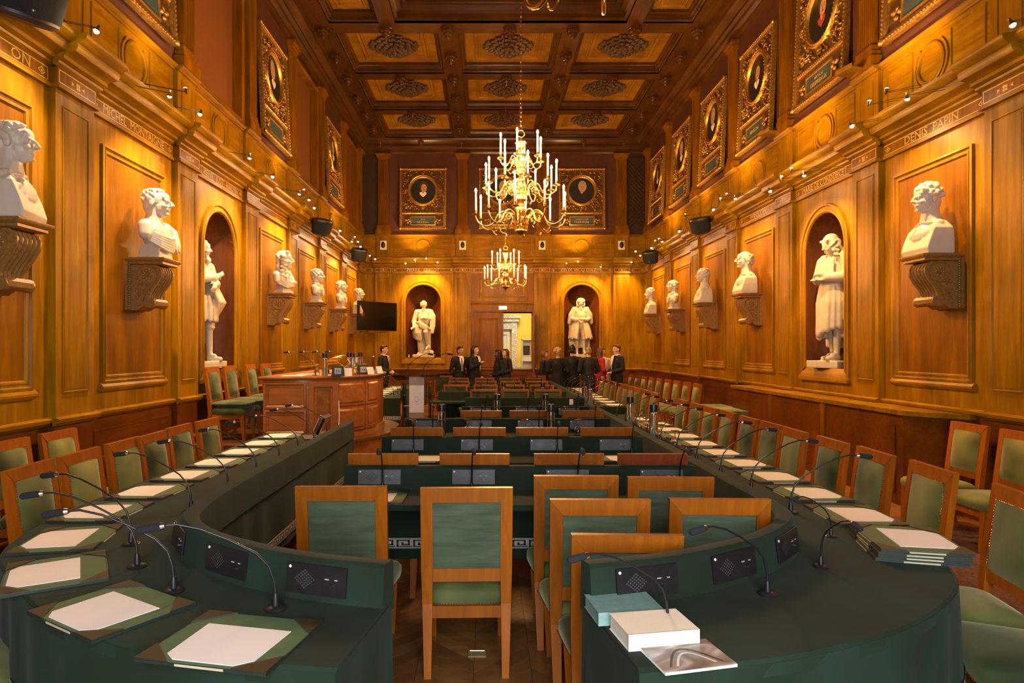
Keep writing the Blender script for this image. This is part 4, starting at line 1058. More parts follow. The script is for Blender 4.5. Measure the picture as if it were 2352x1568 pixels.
# carpet strip under the right-hand chairs and floor outlet
cp = bld('carpet', MB().box(-0.85, 0.85, -2.65, 2.65, 0, 0.008), 'carpet')
cp.location = (3.55, 3.85, 0); tag(cp, 'dark patterned carpet strip on the floor at the right', 'carpet')
t = thing('floor_outlet', 'pale brass cover plate in the parquet below the middle chair', 'floor plate', (-0.055, 3.59, 0))
bld('plate', MB().box(-0.048, 0.048, -0.035, 0.035, 0.0, 0.005), 'outlet_brass', t)
bld('hinge', MB().tube([(-0.04, 0.03, 0.006), (0.04, 0.03, 0.006)], 0.003), 'brass', t)
# ================================================================== THINGS ON THE TABLES
# ---- gooseneck microphone: base at origin, leans along local -y (towards the sitter)
def make_mic():
    t = thing('gooseneck_microphone', 'x', 'microphone')
    bld('base', MB().lathe([(0, 0), (0.034, 0), (0.036, 0.004), (0.03, 0.010), (0.012, 0.013), (0.011, 0.03), (0.008, 0.052), (0, 0.052)], 18), 'black', t, 40)
    path = [(0, 0, 0.05), (0, -0.004, 0.09), (0, -0.02, 0.14), (0, -0.06, 0.185), (0, -0.14, 0.235), (0, -0.22, 0.275), (0, -0.285, 0.295), (0, -0.315, 0.295)]
    pts = [Vector(p) for p in path]
    bld('neck', MB().tube(path, [0.0055, 0.005, 0.0045, 0.0042, 0.004, 0.004, 0.004, 0.004], 8), 'black', t, 60)
    bld('collar', MB().tube([(0, -0.320, 0.2945), (0, -0.331, 0.293)], [0.009, 0.0118], 10), 'steel', t, 40)
    bld('foam_capsule', MB().tube([(0, -0.328, 0.293), (0, -0.333, 0.293), (0, -0.39, 0.286), (0, -0.397, 0.285)], [0.008, 0.0125, 0.0125, 0.008], 10), 'foam_black', t, 40)
    learn(t); return t
MIC = make_mic(); mic_used = [False]
def mic(x, y, z, ang, label, group, s=1.0):
    if not mic_used[0]:
        mic_used[0] = True; o = MIC; o['label'] = label; o['group'] = group
    else: o = dup(MIC, (0, 0, 0), 0, label, group)
    o.location = (x, y, z); o.rotation_euler = (0, 0, ang); o.scale = (s, s, s)
    return o
# ---- desk pad with paper: local y towards the table centre, x along the edge
def make_pad(n_stack=1):
    t = thing('desk_pad', 'x', 'desk pad')
    X, Y = 0.215, 0.18
    bld('pad_body', MB().box(-X, X, -Y, Y, 0, 0.009), 'pad_base', t)
    bld('blotter', MB().box(-X + 0.004, X - 0.004, -Y + 0.004, Y - 0.004, 0.009, 0.0105), 'pad_green', t)
    c = 0.10
    for sx in (-1, 1):
        for sy in (-1, 1):
            bld('corner', MB().prism([(sx * X, sy * Y), (sx * (X - c * 1.1), sy * Y), (sx * X, sy * (Y - c))][::sx * sy], 0.0085, 0.0145), 'pad_corner', t)
    bld('spine_label', MB().box(-X - 0.001, -X + 0.0, -0.07, 0.07, 0.001, 0.008), 'label_cream', t)
    for q in (-Y - 0.001, Y): bld('spine_label', MB().box(-0.08, 0.08, q, q + 0.001, 0.001, 0.008), 'label_cream', t)
    a, b = 0.150, 0.148
    sh = -0.035
    pts = [(-a + 0.01, -b + 0.05 + sh), (-a + 0.05, -b + sh + 0.02), (a - 0.05, -b + sh + 0.02), (a - 0.005, -b + 0.06 + sh), (a, b + sh - 0.03), (-a, b + sh - 0.03)]
    bld('paper_sheet', MB().prism(pts, 0.0105, 0.0125), 'paper', t)
    learn(t); return t
PAD = make_pad(); pad_used = [False]
def pad(x, y, ang, label, group, z=Z_T):
    if not pad_used[0]:
        pad_used[0] = True; o = PAD; o['label'] = label; o['group'] = group
    else: o = dup(PAD, (0, 0, 0), 0, label, group)
    o.location = (x, y, z); o.rotation_euler = (0, 0, ang)
    return o
GM, GP = 'gooseneck microphones', 'desk pads with white paper'
# left table
left_pads = [(2.07, -0.80, 12), (2.32, -1.33, 32), (2.70, -1.78, 58), (3.17, -2.03, 78)] + [(3.69 + 0.535 * i, -2.17, 90) for i in range(7)]
for i, (y, x, a) in enumerate(left_pads):
    pad(x, y, -radians(a), 'green desk pad with white paper on the left table, %s from the camera' % ORD[i], GP)
left_mics = [(2.33, -0.755, 66), (2.50, -1.20, 76), (2.78, -1.49, 84), (3.10, -1.69, 88)] + [(3.75 + 0.53 * i, -1.70, 90) for i in range(7)]
for i, (y, x, a) in enumerate(left_mics):
    mic(x, y, Z_T, -radians(a) + radians((i % 3 - 1) * 5), 'black gooseneck microphone on the left table, %s from the camera' % ORD[i], GM, 1.12)
# right table
right_pads = [(3.02, 1.93, 76), (3.62, 2.03, 86)] + [(4.16 + 0.545 * i, 2.04, 90) for i in range(9)]
for i, (y, x, a) in enumerate(right_pads):
    if i == 0:
        for k in range(4):
            pad(x + 0.006 * (k % 2), y - 0.004 * k, radians(a + (k - 1.5) * 0.8), ['lowest desk pad of the stack at the right bend', 'second desk pad from the bottom of the right stack', 'third desk pad from the bottom of the right stack', 'topmost desk pad with paper on the right stack'][k], GP, Z_T + 0.0155 * k)
    else: pad(x, y, radians(a), 'green desk pad with white paper on the right table, %s beyond the stack' % ORD[i - 1], GP)
for i, (y, x, a, s) in enumerate([(2.17, 0.60, -68, 0.95), (2.47, 1.06, -62, 1.0), (2.78, 1.42, -5, 0.9), (3.23, 1.70, -62, 0.75)]):
    mic(x, y, Z_T, radians(a), ['black gooseneck microphone bent left beside the cream book', 'black gooseneck microphone bent left along the right curved lip', 'black gooseneck microphone pointing away at the right bend', 'short black microphone behind the one at the right bend'][i], GM, s)
for i in range(10):
    mic(1.72, 3.70 + 0.555 * i, Z_T, radians(92 + (i % 3 - 1) * 6), 'black gooseneck microphone on the straight right table, %s from the bend' % ORD[i], GM, 1.12)
for i in range(8):
    mic(1.78, 10.9 + 0.6 * i, Z_T, radians(90), 'black gooseneck microphone on the far right table, %s beyond the gap' % ORD[i], GM, 1.12)
    pad(2.04, 10.7 + 0.6 * i, radians(90), 'desk pad with paper on the far right table, %s beyond the gap' % ORD[i], GP)
for i in range(6):
    mic(-1.82, 12.7 + 0.6 * i, Z_T, radians(-90), 'black microphone on the far left table, %s beyond the wooden desk' % ORD[i], GM, 1.12)
    pad(-2.14, 12.5 + 0.6 * i, radians(-90), 'desk pad with paper on the far left table, %s beyond the wooden desk' % ORD[i], GP)
# row desks
for r, (y, a, b, ps) in enumerate(ROWS):
    for j, x in enumerate(ps):
        dx = [0.03, -0.01, 0.06, 0.10][j % 4]
        mic(x + dx + (0.03 if r else 0.0), y - 0.075, Z_T, radians([6, 3, -4, -9][j % 4]), 'black gooseneck microphone on desk row %s, %s from the left' % (['one', 'two', 'three', 'four'][r], ORD[j]), GM, 1.12)
for x, y, lab in ((-0.72, 4.06, 'pad with paper half hidden by the left foreground chair'), (-0.50, 5.50, 'pad with paper on the second desk row, left'), (0.62, 5.50, 'pad with paper on the second desk row, right of middle'), (1.16, 5.50, 'pad with paper on the second desk row behind the mahogany chair')):
    pad(x, y, 0, lab, GP)
for yy, xs in ((11.7, (-0.1, 0.5, 1.1)), (13.2, (-0.6, 0.0, 0.6, 1.1)), (14.7, (-0.5, 0.5, 1.1))):
    for j, x in enumerate(xs): mic(x, yy, Z_T, radians(random.uniform(-8, 8)), 'tiny distant microphone in the %s far row behind the lectern, %s from the left' % (ORD[round((yy - 11.7) / 1.5)], ORD[j]), GM, 1.12)
# ---- bottles and glasses
def make_bottle():
    t = thing('water_bottle', 'x', 'bottle')
    bld('glass_body', MB().lathe([(0, 0), (0.036, 0), (0.038, 0.01), (0.038, 0.215), (0.036, 0.23), (0.034, 0.235), (0.0315, 0.228), (0.0345, 0.21), (0.0345, 0.008), (0, 0.008)], 18), 'glass', t, 40)
    bld('neck_insert', MB().lathe([(0.0, 0.01), (0.032, 0.01), (0.026, 0.04), (0.012, 0.07), (0.008, 0.13), (0, 0.13)], 14), 'teal_insert', t, 40)
    bld('cap', MB().lathe([(0, 0.23), (0.034, 0.23), (0.0345, 0.285), (0.033, 0.292), (0, 0.292)], 18), 'black', t, 40)
    learn(t); return t
plain('teal_insert', (0.18, 0.33, 0.30), 0.3)  # plain teal of the cone inside the bottle
def make_glass():
    t = thing('upturned_glass', 'x', 'glass')
    bld('bowl', MB().lathe([(0.036, 0.0), (0.039, 0.03), (0.037, 0.055), (0.024, 0.078), (0.006, 0.088), (0.0, 0.086), (0.005, 0.084), (0.022, 0.074), (0.0345, 0.053), (0.0365, 0.03), (0.034, 0.0)], 18), 'glass', t, 60)
    bld('stem', MB().lathe([(0.0, 0.086), (0.006, 0.086), (0.0045, 0.10), (0.0045, 0.125), (0.008, 0.132), (0, 0.132)], 10), 'glass', t, 60)
    bld('foot', MB().lathe([(0, 0.130), (0.012, 0.131), (0.034, 0.139), (0.034, 0.142), (0, 0.138)], 18), 'glass', t, 60)
    learn(t); return t
BOT, GLA = make_bottle(), make_glass(); used_b = [False, False]
def bottle(x, y, z, label, s=1.0):
    if not used_b[0]: used_b[0] = True; o = BOT; o['label'] = label; o['group'] = 'water bottles with black caps'
    else: o = dup(BOT, (0, 0, 0), 0, label, 'water bottles with black caps')
    o.location = (x, y, z); o.scale = (s, s, s)
def goblet(x, y, z, label, s=1.0):
    if not used_b[1]: used_b[1] = True; o = GLA; o['label'] = label; o['group'] = 'upturned stemmed glasses'
    else: o = dup(GLA, (0, 0, 0), 0, label, 'upturned stemmed glasses')
    o.location = (x, y, z); o.scale = (s, s, s)
for j, x in enumerate((-0.80, -0.21, 0.41, 0.97)): goblet(x, 6.98, Z_T, '%s upturned glass from the left on the third desk row' % ORD[j], 1.2)
for j, x in enumerate((-0.485, 0.68)): bottle(x, 6.96, Z_T, ['bottle with black cap left on the third desk row', 'bottle with black cap right on the third desk row'][j], 1.15)
for j, x in enumerate((-0.21, 0.40, 1.02)): goblet(x, 8.52, Z_T, '%s upturned glass from the left on the fourth desk row' % ORD[j], 1.2)
for j, x in enumerate((0.13, 0.76)): bottle(x, 8.5, Z_T, ['bottle with black cap left on the fourth desk row', 'bottle with black cap right on the fourth desk row'][j], 1.15)
for j, x in enumerate((0.29, 0.98)): bottle(x, 11.5, Z_T, ['distant bottle left of the far right chair', 'distant bottle before the far right chair'][j], 1.15)
for j, y in enumerate((7.85, 6.75, 11.3, 10.7)): bottle(1.72 if j < 2 else 1.68, y, Z_T, ['bottle on the right table, farther of the near pair', 'bottle on the right table, nearest the camera', 'bottle on the far right table, farther one', 'bottle on the far right table at its near end'][j], 1.2)
for j, y in enumerate((7.45, 7.15, 6.55, 6.05)): goblet(1.74, y, Z_T, '%s upturned glass on the right table counting towards the camera' % ORD[j], 1.2)
for j, y in enumerate((10.95, 11.6)): goblet(1.72, y, Z_T, ['upturned glass at the near end of the far right table', 'upturned glass farther along the far right table'][j], 1.2)
# ---- books and brochure at the end of the right table
def book(name, label, loc, rz, w, d, h, cover, pages='cream'):
    t = thing(name, label, 'book', loc, rz)
    e = 0.004
    bld('page_block', MB().box(-w / 2 + e, w / 2 - e, -d / 2 + e, d / 2, 0.002, h - 0.002), pages, t)
    bld('cover', MB().box(-w / 2, w / 2, -d / 2, d / 2, 0, 0.002), cover, t); bld('cover', MB().box(-w / 2, w / 2, -d / 2, d / 2, h - 0.002, h), cover, t)
    bld('spine', MB().box(-w / 2, w / 2, -d / 2 - 0.001, -d / 2 + 0.002, 0, h), cover, t)
    return t
book('hardback_book', 'teal grey book lying under the edge of the cream book', (0.475, 2.285, Z_T), radians(8), 0.23, 0.165, 0.045, 'teal_book', 'teal_book')
book('paperback_book', 'thick cream paperback lying on the right table end', (0.535, 2.105, Z_T), radians(10), 0.235, 0.165, 0.052, 'cream')
t = thing('brochure', 'brochure with a brown arch photograph under the cream book', 'brochure', (0.60, 1.965, Z_T), radians(13))
bld('pages', MB().box(-0.115, 0.115, -0.085, 0.085, 0, 0.008), 'paper', t)
bld('cover_photo', MB().box(-0.115, 0.115, -0.085, 0.085, 0.008, 0.0092), 'brochure_photo', t)
def ribbon(r0, r1, z):
    P = [[(-q + 2 * q * i / 16, -0.06 + 1.15 * q * sin(pi * i / 16), z) for i in range(17)] for q in (r0, r1)]
    return MB().loft(P, False, False)
bld('arch_band', ribbon(0.080, 0.088, 0.0095), 'paint_hair', t); bld('arch_band', ribbon(0.058, 0.066, 0.0095), 'cream', t)
# ---- monitor at the far end of the left table
t = thing('table_monitor', 'small black screen with white edge leaning at the far end of the left table', 'monitor', (-1.80, 6.80, Z_T), radians(-70))
bld('foot', MB().box(-0.16, 0.16, -0.11, 0.11, 0, 0.012), 'black', t)
bld('stand', MB().bar([((0, 0.03, 0.012), 0.02, 0.02), ((0, 0.06, 0.10), 0.02, 0.015)]), 'steel', t)
bld('screen', MB().box(-0.14, 0.14, -0.012, 0.012, -0.09, 0.09), 'screen', t, None, T(0, 0.05, 0.13, 0, radians(-24)))
bld('white_edge', MB().box(-0.15, -0.135, -0.014, 0.014, -0.095, 0.095), 'plastic_white', t, None, T(0, 0.05, 0.13, 0, radians(-24)))
bld('hood', MB().box(-0.14, 0.14, -0.05, 0.06, 0.0, 0.008), 'black', t, None, T(0, 0.11, 0.21, 0, radians(16)))
# ---- acrylic lectern
t = thing('acrylic_lectern', 'clear acrylic lectern with white emblem sheet and two microphones', 'lectern', (-1.08, 10.0, 0))
plain('lectern_sand', (0.36, 0.25, 0.14), 0.4)
bld('front_panel', MB().box(-0.115, 0.115, -0.005, 0.005, 0.03, 1.24), 'lectern_sand', t)
es = bld('emblem_sheet', MB().box(-0.112, 0.112, -0.009, -0.006, 0.70, 1.115), 'paper', t)
for i, ch in enumerate('INSTITUT'):
    a = radians(158 - i * 19.5)
    text(ch, 0.022, 'grey', es, Matrix.Translation((0.072 * cos(a), -0.0095, 0.905 + 0.085 * sin(a))) @ Matrix.Rotation(pi / 2, 4, 'X') @ Matrix.Rotation(a - pi / 2, 4, 'Z'), 'letter', 0.0003)
for i, ch in enumerate('DE FRANCE'):
    a = radians(202 + i * 17)
    if ch != ' ': text(ch, 0.022, 'grey', es, Matrix.Translation((0.072 * cos(a), -0.0095, 0.905 + 0.085 * sin(a))) @ Matrix.Rotation(pi / 2, 4, 'X') @ Matrix.Rotation(a + pi / 2, 4, 'Z'), 'letter', 0.0003)
hp = [(-0.015, -0.045), (0.012, -0.052), (0.022, -0.036), (0.026, -0.012), (0.034, 0.002), (0.022, 0.010), (0.030, 0.018), (0.018, 0.030), (0.004, 0.042), (-0.016, 0.046), (-0.030, 0.032), (-0.028, 0.008), (-0.020, -0.012), (-0.028, -0.03)]
bld('emblem_head', MB().tube([(x, -0.0097, 0.905 + z) for x, z in hp + hp[:1]], 0.0022, 4), 'grey', es)
bld('emblem_plume', MB().tube([(-0.018, -0.0097, 0.875), (0.0, -0.0097, 0.868), (0.016, -0.0097, 0.872)], 0.005, 4), 'grey', es)
bld('side_panel', MB().box(-0.205, -0.19, -0.10, 0.30, 0.0, 1.16), 'acrylic', t)
bld('side_panel', MB().box(0.19, 0.205, -0.10, 0.30, 0.0, 1.16), 'acrylic', t)
bld('reading_tray', MB().box(-0.36, 0.36, -0.16, 0.30, -0.006, 0.006), 'acrylic', t, None, T(0, 0.05, 1.235, 0, radians(-10)))
bld('tray_edge', MB().box(-0.36, 0.36, -0.168, -0.16, -0.008, 0.02), 'acrylic', t, None, T(0, 0.05, 1.235, 0, radians(-10)))
bld('base_plate', MB().box(-0.3, 0.3, -0.2, 0.34, 0, 0.02), 'acrylic', t)
bld('spacer', MB().tube([(-0.19, -0.02, 0.80), (-0.115, 0.0, 0.80)], 0.014, 10), 'steel', t)
bld('spacer', MB().tube([(0.115, 0.0, 0.80), (0.19, -0.02, 0.80)], 0.014, 10), 'steel', t)
mic(-1.22, 9.98, 1.245, radians(60), 'gooseneck microphone on the lectern, left one', GM, 1.2); mic(-0.98, 9.98, 1.245, radians(75), 'gooseneck microphone on the lectern, right one', GM, 1.2)
# ---- things on the president's desk
ZP = ZD + 0.85
bottle(-2.20, 8.85, ZP, 'bottle nearest on the wooden desk, left of the dark boxes', 1.05)
bottle(-2.02, 9.55, ZP, 'bottle behind the brass lamp on the wooden desk, left of a pair', 1.05)
bottle(-1.95, 9.45, ZP, 'bottle behind the brass lamp on the wooden desk, right of a pair', 1.05)
bottle(-1.98, 10.2, ZP, 'bottle beside the clear clock case on the wooden desk', 1.05)
goblet(-2.32, 8.9, ZP, 'upturned glass on the wooden desk beside its first bottle', 1.1)
for i, (x, y) in enumerate(((-2.55, 9.0), (-2.50, 9.55), (-2.45, 10.1), (-2.38, 10.6))):
    mic(x + 0.18, y, ZP, radians(-90), 'microphone on the wooden desk, %s from the camera' % ORD[i], GM, 1.1)
for i, (x, y) in enumerate(((-2.62, 8.85), (-2.55, 9.35))):
    o = bld('paper_sheet', MB().box(-0.15, 0.15, -0.11, 0.11, 0, 0.004), 'paper'); o.location = (x, y, ZP); tag(o, ['sheet of paper at the near left corner of the wooden desk', 'sheet of paper farther back on the wooden desk'][i], 'paper')
def desk_box(loc, rz, label):
    t = thing('desk_clock', label, 'clock', loc, rz)
    bld('housing', MB().loft([[(-0.085, -0.05, 0), (0.085, -0.05, 0), (0.085, 0.06, 0), (-0.085, 0.06, 0)], [(-0.07, -0.02, 0.135), (0.07, -0.02, 0.135), (0.07, 0.055, 0.135), (-0.07, 0.055, 0.135)]]), 'pad_base', t)
    bld('face', MB().add([(-0.045, -0.0455, 0.03), (0.045, -0.0455, 0.03), (0.045, -0.028, 0.11), (-0.045, -0.028, 0.11)], [(0, 1, 2, 3)]), 'grey', t)
    bld('digits', MB().box(-0.02, -0.006, -0.041, -0.037, 0.06, 0.075).box(0.006, 0.02, -0.041, -0.037, 0.06, 0.075), 'black', t)
desk_box((-2.00, 8.76, ZP), radians(8), 'dark desk clock box with pale face, nearer one')
desk_box((-1.78, 9.35, ZP), radians(25), 'dark desk clock box before the clear case, farther one')
for i, (x, y, r) in enumerate(((-1.88, 8.82, 20), (-1.68, 9.35, 35), (-1.62, 9.75, 45))):
    t = thing('name_card', ['folded white name card nearest on the wooden desk', 'folded white name card in the middle of the curved desk edge', 'folded white name card at the far right of the wooden desk'][i], 'card', (x, y, ZP), radians(r))
    bld('front_flap', MB().add([(-0.05, -0.045, 0), (0.05, -0.045, 0), (0.05, 0, 0.105), (-0.05, 0, 0.105), (-0.05, -0.043, 0), (0.05, -0.043, 0), (0.05, 0.002, 0.105), (-0.05, 0.002, 0.105)], [(0, 1, 2, 3), (7, 6, 5, 4)]), 'cream', t)
    bld('back_flap', MB().add([(-0.05, 0.045, 0), (0.05, 0.045, 0), (0.05, 0, 0.105), (-0.05, 0, 0.105)], [(0, 1, 2, 3)]), 'cream', t)
t = thing('clock_case', 'clear rectangular case with a small clock on the wooden desk', 'case', (-1.86, 9.85, ZP))
bld('clear_box', MB().box(-0.13, 0.13, -0.09, 0.09, 0.0, 0.24), 'acrylic', t)
bld('lid', MB().box(-0.14, 0.14, -0.1, 0.1, 0.24, 0.255), 'glass', t)
bld('clock_dial', MB().lathe([(0, 0), (0.05, 0), (0.05, 0.02), (0, 0.02)], 16, (0, 0, 0), T(0, -0.01, 0.10, 0, pi / 2)), 'brass', t)
bld('foot', MB().box(-0.06, 0.06, -0.04, 0.04, 0, 0.05), 'brass', t)
t = thing('brass_lamp', 'polished brass desk lamp with two arms on the wooden desk', 'lamp', (-2.02, 9.15, ZP))
bld('base', MB().lathe([(0, 0), (0.07, 0), (0.075, 0.01), (0.03, 0.03), (0.015, 0.05), (0, 0.05)], 16), 'brass', t, 40)
bld('stem', MB().tube([(0, 0, 0.04), (0.02, 0, 0.1), (-0.05, 0, 0.17), (-0.1, 0, 0.22)], 0.009, 8), 'brass', t, 60)
bld('shade', MB().ell((-0.08, 0, 0.235), (0.14, 0.06, 0.03), 14, 8, None, Matrix.Rotation(radians(-14), 3, 'Y')), 'brass', t, 60)
bld('arm', MB().tube([(0.02, 0, 0.1), (0.1, 0.03, 0.16), (0.06, 0.02, 0.22)], 0.008, 8), 'brass', t, 60)
bld('figurine', MB().ell((0.16, 0.05, 0.04), (0.035, 0.03, 0.04)).ell((0.17, 0.05, 0.10), (0.022, 0.02, 0.035)).ell((0.15, 0.04, 0.13), 0.02), 'brass', t, 60)
cb = bld('power_cable', MB().tube([(-1.93, 8.5, 1.0), (-1.92, 8.48, 0.8), (-1.93, 8.45, 0.55), (-1.96, 8.25, 0.42), (-2.0, 8.05, 0.2), (-2.02, 7.9, 0.01)], 0.007, 6), 'plastic_white', None, 60)
tag(cb, 'thin white cable running down the front of the wooden desk', 'cable')
# bowls on the far table
for i, x in enumerate((-1.22, -1.02)):
    t = thing('black_bowl', ['black bowl under the left statue, left one', 'black bowl under the left statue, right one'][i], 'bowl', (x, 17.55, Z_T))
    bld('bowl', MB().lathe([(0.04, 0), (0.05, 0.03), (0.015, 0.06), (0.015, 0.13), (0.06, 0.16), (0.12, 0.2), (0.14, 0.25), (0.13, 0.25), (0.10, 0.2), (0, 0.17)], 18), 'black', t, 50)
    bld('rim', MB().lathe([(0.137, 0.248), (0.143, 0.248), (0.143, 0.255), (0.137, 0.255)], 18), 'black', t, 50)
# ---- television across the left far corner
t = thing('television', 'large black wall screen mounted across the far left corner', 'television', (-3.15, 18.72, 2.60), math.atan2(19.3 - 18.15, 0.9))
bld('screen', MB().box(-0.73, 0.73, -0.03, 0.02, -0.41, 0.41), 'screen', t)
bld('bezel', MB().frame(-0.735, 0.735, -0.415, 0.415, [(0, -0.03), (0, -0.036), (0.015, -0.036), (0.015, -0.03)]), 'black', t)
bld('soundbar', MB().box(-0.40, 0.30, -0.05, 0.02, -0.47, -0.425), 'dado_wood', t)
bld('wall_arm', MB().box(-0.05, 0.05, 0.02, 0.45, -0.05, 0.05), 'black', t)
# ---- glass case with pictures in the vestibule
t = thing('display_case', 'pale glass display case with pictures beyond the open door', 'cabinet', (1.62, 22.6, 0))
bld('frame', MB().box(-0.44, -0.41, -0.2, 0.2, 0, 2.0).box(0.41, 0.44, -0.2, 0.2, 0, 2.0).box(-0.44, 0.44, -0.2, 0.2, 1.97, 2.0).box(-0.44, 0.44, -0.2, 0.2, 0, 0.6), 'white_paint', t)
bld('back_board', MB().box(-0.41, 0.41, 0.16, 0.18, 0.6, 1.97), 'white_paint', t)
bld('picture', MB().box(-0.36, -0.14, 0.13, 0.16, 1.45, 1.78), 'paint_dark', t); bld('picture', MB().box(-0.10, 0.12, 0.13, 0.16, 1.50, 1.78), 'paint_white', t)
bld('shelf', MB().box(-0.41, 0.41, -0.15, 0.16, 1.24, 1.26), 'white_paint', t); bld('blue_object', MB().box(-0.3, 0.1, -0.05, 0.1, 0.7, 1.0), 'tie_grey', t)
# ================================================================== SCULPTURE AND PEOPLE
RND = random.Random(11)
def head_parts(m, c, s=1.0, turn=0.0, tilt=0.0, style='short', nose=1.0, features=True, hair=True, beard=False):
    """head about c (centre of the skull), face towards -y; s = size relative to a 0.23 m head"""
    R = Matrix.Rotation(turn, 3, 'Z') @ Matrix.Rotation(tilt, 3, 'X')
    c = Vector(c)
    def E(p, r, rot=None): m.ell(c + R @ (Vector(p) * s), tuple(q * s for q in r), 12, 8, None, R @ rot if rot is not None else R)
    E((0, 0.012, 0.025), (0.076, 0.095, 0.088)); E((0, -0.022, -0.03), (0.062, 0.070, 0.080)); E((0, -0.045, -0.088), (0.034, 0.034, 0.026))
    E((0.0, -0.03, -0.06), (0.052, 0.056, 0.045)); E((0, -0.062, 0.045), (0.055, 0.028, 0.04)); E((0, 0.052, -0.022), (0.066, 0.058, 0.068))
    for x in (-1, 1):
        E((x * 0.078, 0.016, -0.012), (0.012, 0.022, 0.034)); E((x * 0.036, -0.068, -0.028), (0.024, 0.02, 0.02))
    if features:
        L = lambda p: c + R @ (Vector(p) * s)
        ty = -0.092 - 0.024 * nose
        m.chain([L((0, -0.082, 0.024)), L((0, (-0.09 + ty) / 2 - 0.004, 0.0)), L((0, ty, -0.021)), L((0, -0.094, -0.030))], [0.010 * s, 0.0095 * s, 0.0115 * s, 0.010 * s], 8)
        for x in (-1, 1):
            E((x * 0.030, -0.083, 0.018), (0.022, 0.009, 0.0065)); E((x * 0.030, -0.079, 0.001), (0.013, 0.009, 0.008)); E((x * 0.012, ty + 0.013, -0.025), (0.0085, 0.011, 0.007))
        E((0, -0.088, -0.052), (0.021, 0.010, 0.006)); E((0, -0.086, -0.064), (0.018, 0.010, 0.006)); E((0, -0.082, -0.092), (0.018, 0.014, 0.014))
    if not hair: return
    q = random.Random(5)
    if style == 'short':
        E((0, 0.026, 0.034), (0.080, 0.092, 0.086)); E((0, 0.062, -0.02), (0.068, 0.055, 0.075))
        for i in range(110):
            a = q.uniform(0, 2 * pi); e = q.uniform(-0.75, 1.35)
            p = Vector((0.080 * cos(e) * cos(a), 0.022 + 0.094 * cos(e) * sin(a), 0.03 + 0.088 * sin(e)))
            if p.y < 0.005 and p.z < 0.07: continue
            if p.y < -0.03 and p.z < 0.095: continue
            E(p, (0.011, 0.030, 0.010), Matrix.Rotation(a * 0.4 + i, 3, 'Z') if p.z > 0.09 else Matrix.Rotation(0.7, 3, 'X'))
    elif style == 'curly':
        for i in range(78):
            a = q.uniform(0, 2 * pi); e = q.uniform(-0.15, 1.45)
            p = Vector((0.084 * cos(e) * cos(a), 0.018 + 0.098 * cos(e) * sin(a), 0.038 + 0.092 * sin(e)))
            if p.y < -0.05 and p.z < 0.07: continue
            E(p, (q.uniform(0.016, 0.024),) * 3)
    elif style == 'bald':
        for i in range(40):
            a = q.uniform(0.0, pi); z = q.uniform(-0.06, 0.055)
            E((0.082 * cos(a), 0.02 + 0.092 * sin(a), z), (q.uniform(0.014, 0.024),) * 3)
    elif style == 'long':
        E((0, 0.022, 0.045), (0.088, 0.10, 0.088))
        for x in (-1, 1):
            for i in range(16):
                z = 0.05 - 0.019 * i
                E((x * (0.088 + 0.010 * sin(i * 1.9) + 0.0012 * i), 0.00 + 0.02 * cos(i * 2.3), z), (0.024, 0.032, 0.020))
                E((x * (0.060 + 0.01 * sin(i)), 0.075 + 0.012 * cos(i * 1.7), z), (0.032, 0.028, 0.022))
        for i in range(10): E((0, 0.09, 0.05 - 0.026 * i), (0.05, 0.03, 0.024))
        for i in range(9): E((-0.06 + 0.015 * i, -0.045, 0.105 - 0.0005 * i), (0.016, 0.024, 0.018))
    elif style == 'wig':
        for x in (-1, 1):
            for k in range(2):
                for i in range(20):
                    a = i * 0.9 + k * 2; z = 0.115 - 0.018 * i
                    xx = x * (min(0.045 + 0.02 * i, 0.098) + 0.012 * sin(a))
                    E((xx, -0.02 + 0.055 * k + 0.018 * cos(a), z), (0.026, 0.028, 0.018))
        for i in range(14): E((RND.uniform(-0.05, 0.05), 0.085, 0.09 - 0.024 * i), (0.05, 0.035, 0.024))
        E((0, 0.02, 0.06), (0.08, 0.095, 0.08))
    elif style == 'capped':
        E((0, 0.03, 0.055), (0.088, 0.098, 0.085))
        for x in (-1, 1):
            for i in range(12):
                z = 0.03 - 0.017 * i
                E((x * (0.088 + 0.012 * sin(i * 2.1)), -0.012 + 0.03 * cos(i * 1.7), z), (0.022, 0.026, 0.018)); E((x * 0.07, 0.07 + 0.012 * sin(i), z), (0.035, 0.03, 0.022))
        for i in range(11): E((-0.075 + 0.015 * i, -0.06, 0.075 + 0.006 * sin(i * 2)), (0.014, 0.016, 0.016))
    if beard:
        for i in range(12): E((q.uniform(-0.03, 0.03), -0.075 + q.uniform(-0.01, 0.02), -0.085 - 0.008 * i), (0.02, 0.018, 0.018))
def folds(m, pts_fn, n, r):
    for k in range(n):
        p = pts_fn(k); m.chain(p, [r * (0.7 + 0.5 * sin(3 * i + k)) if 0 < i < len(p) - 1 else r * 0.7 for i in range(len(p))], 8)
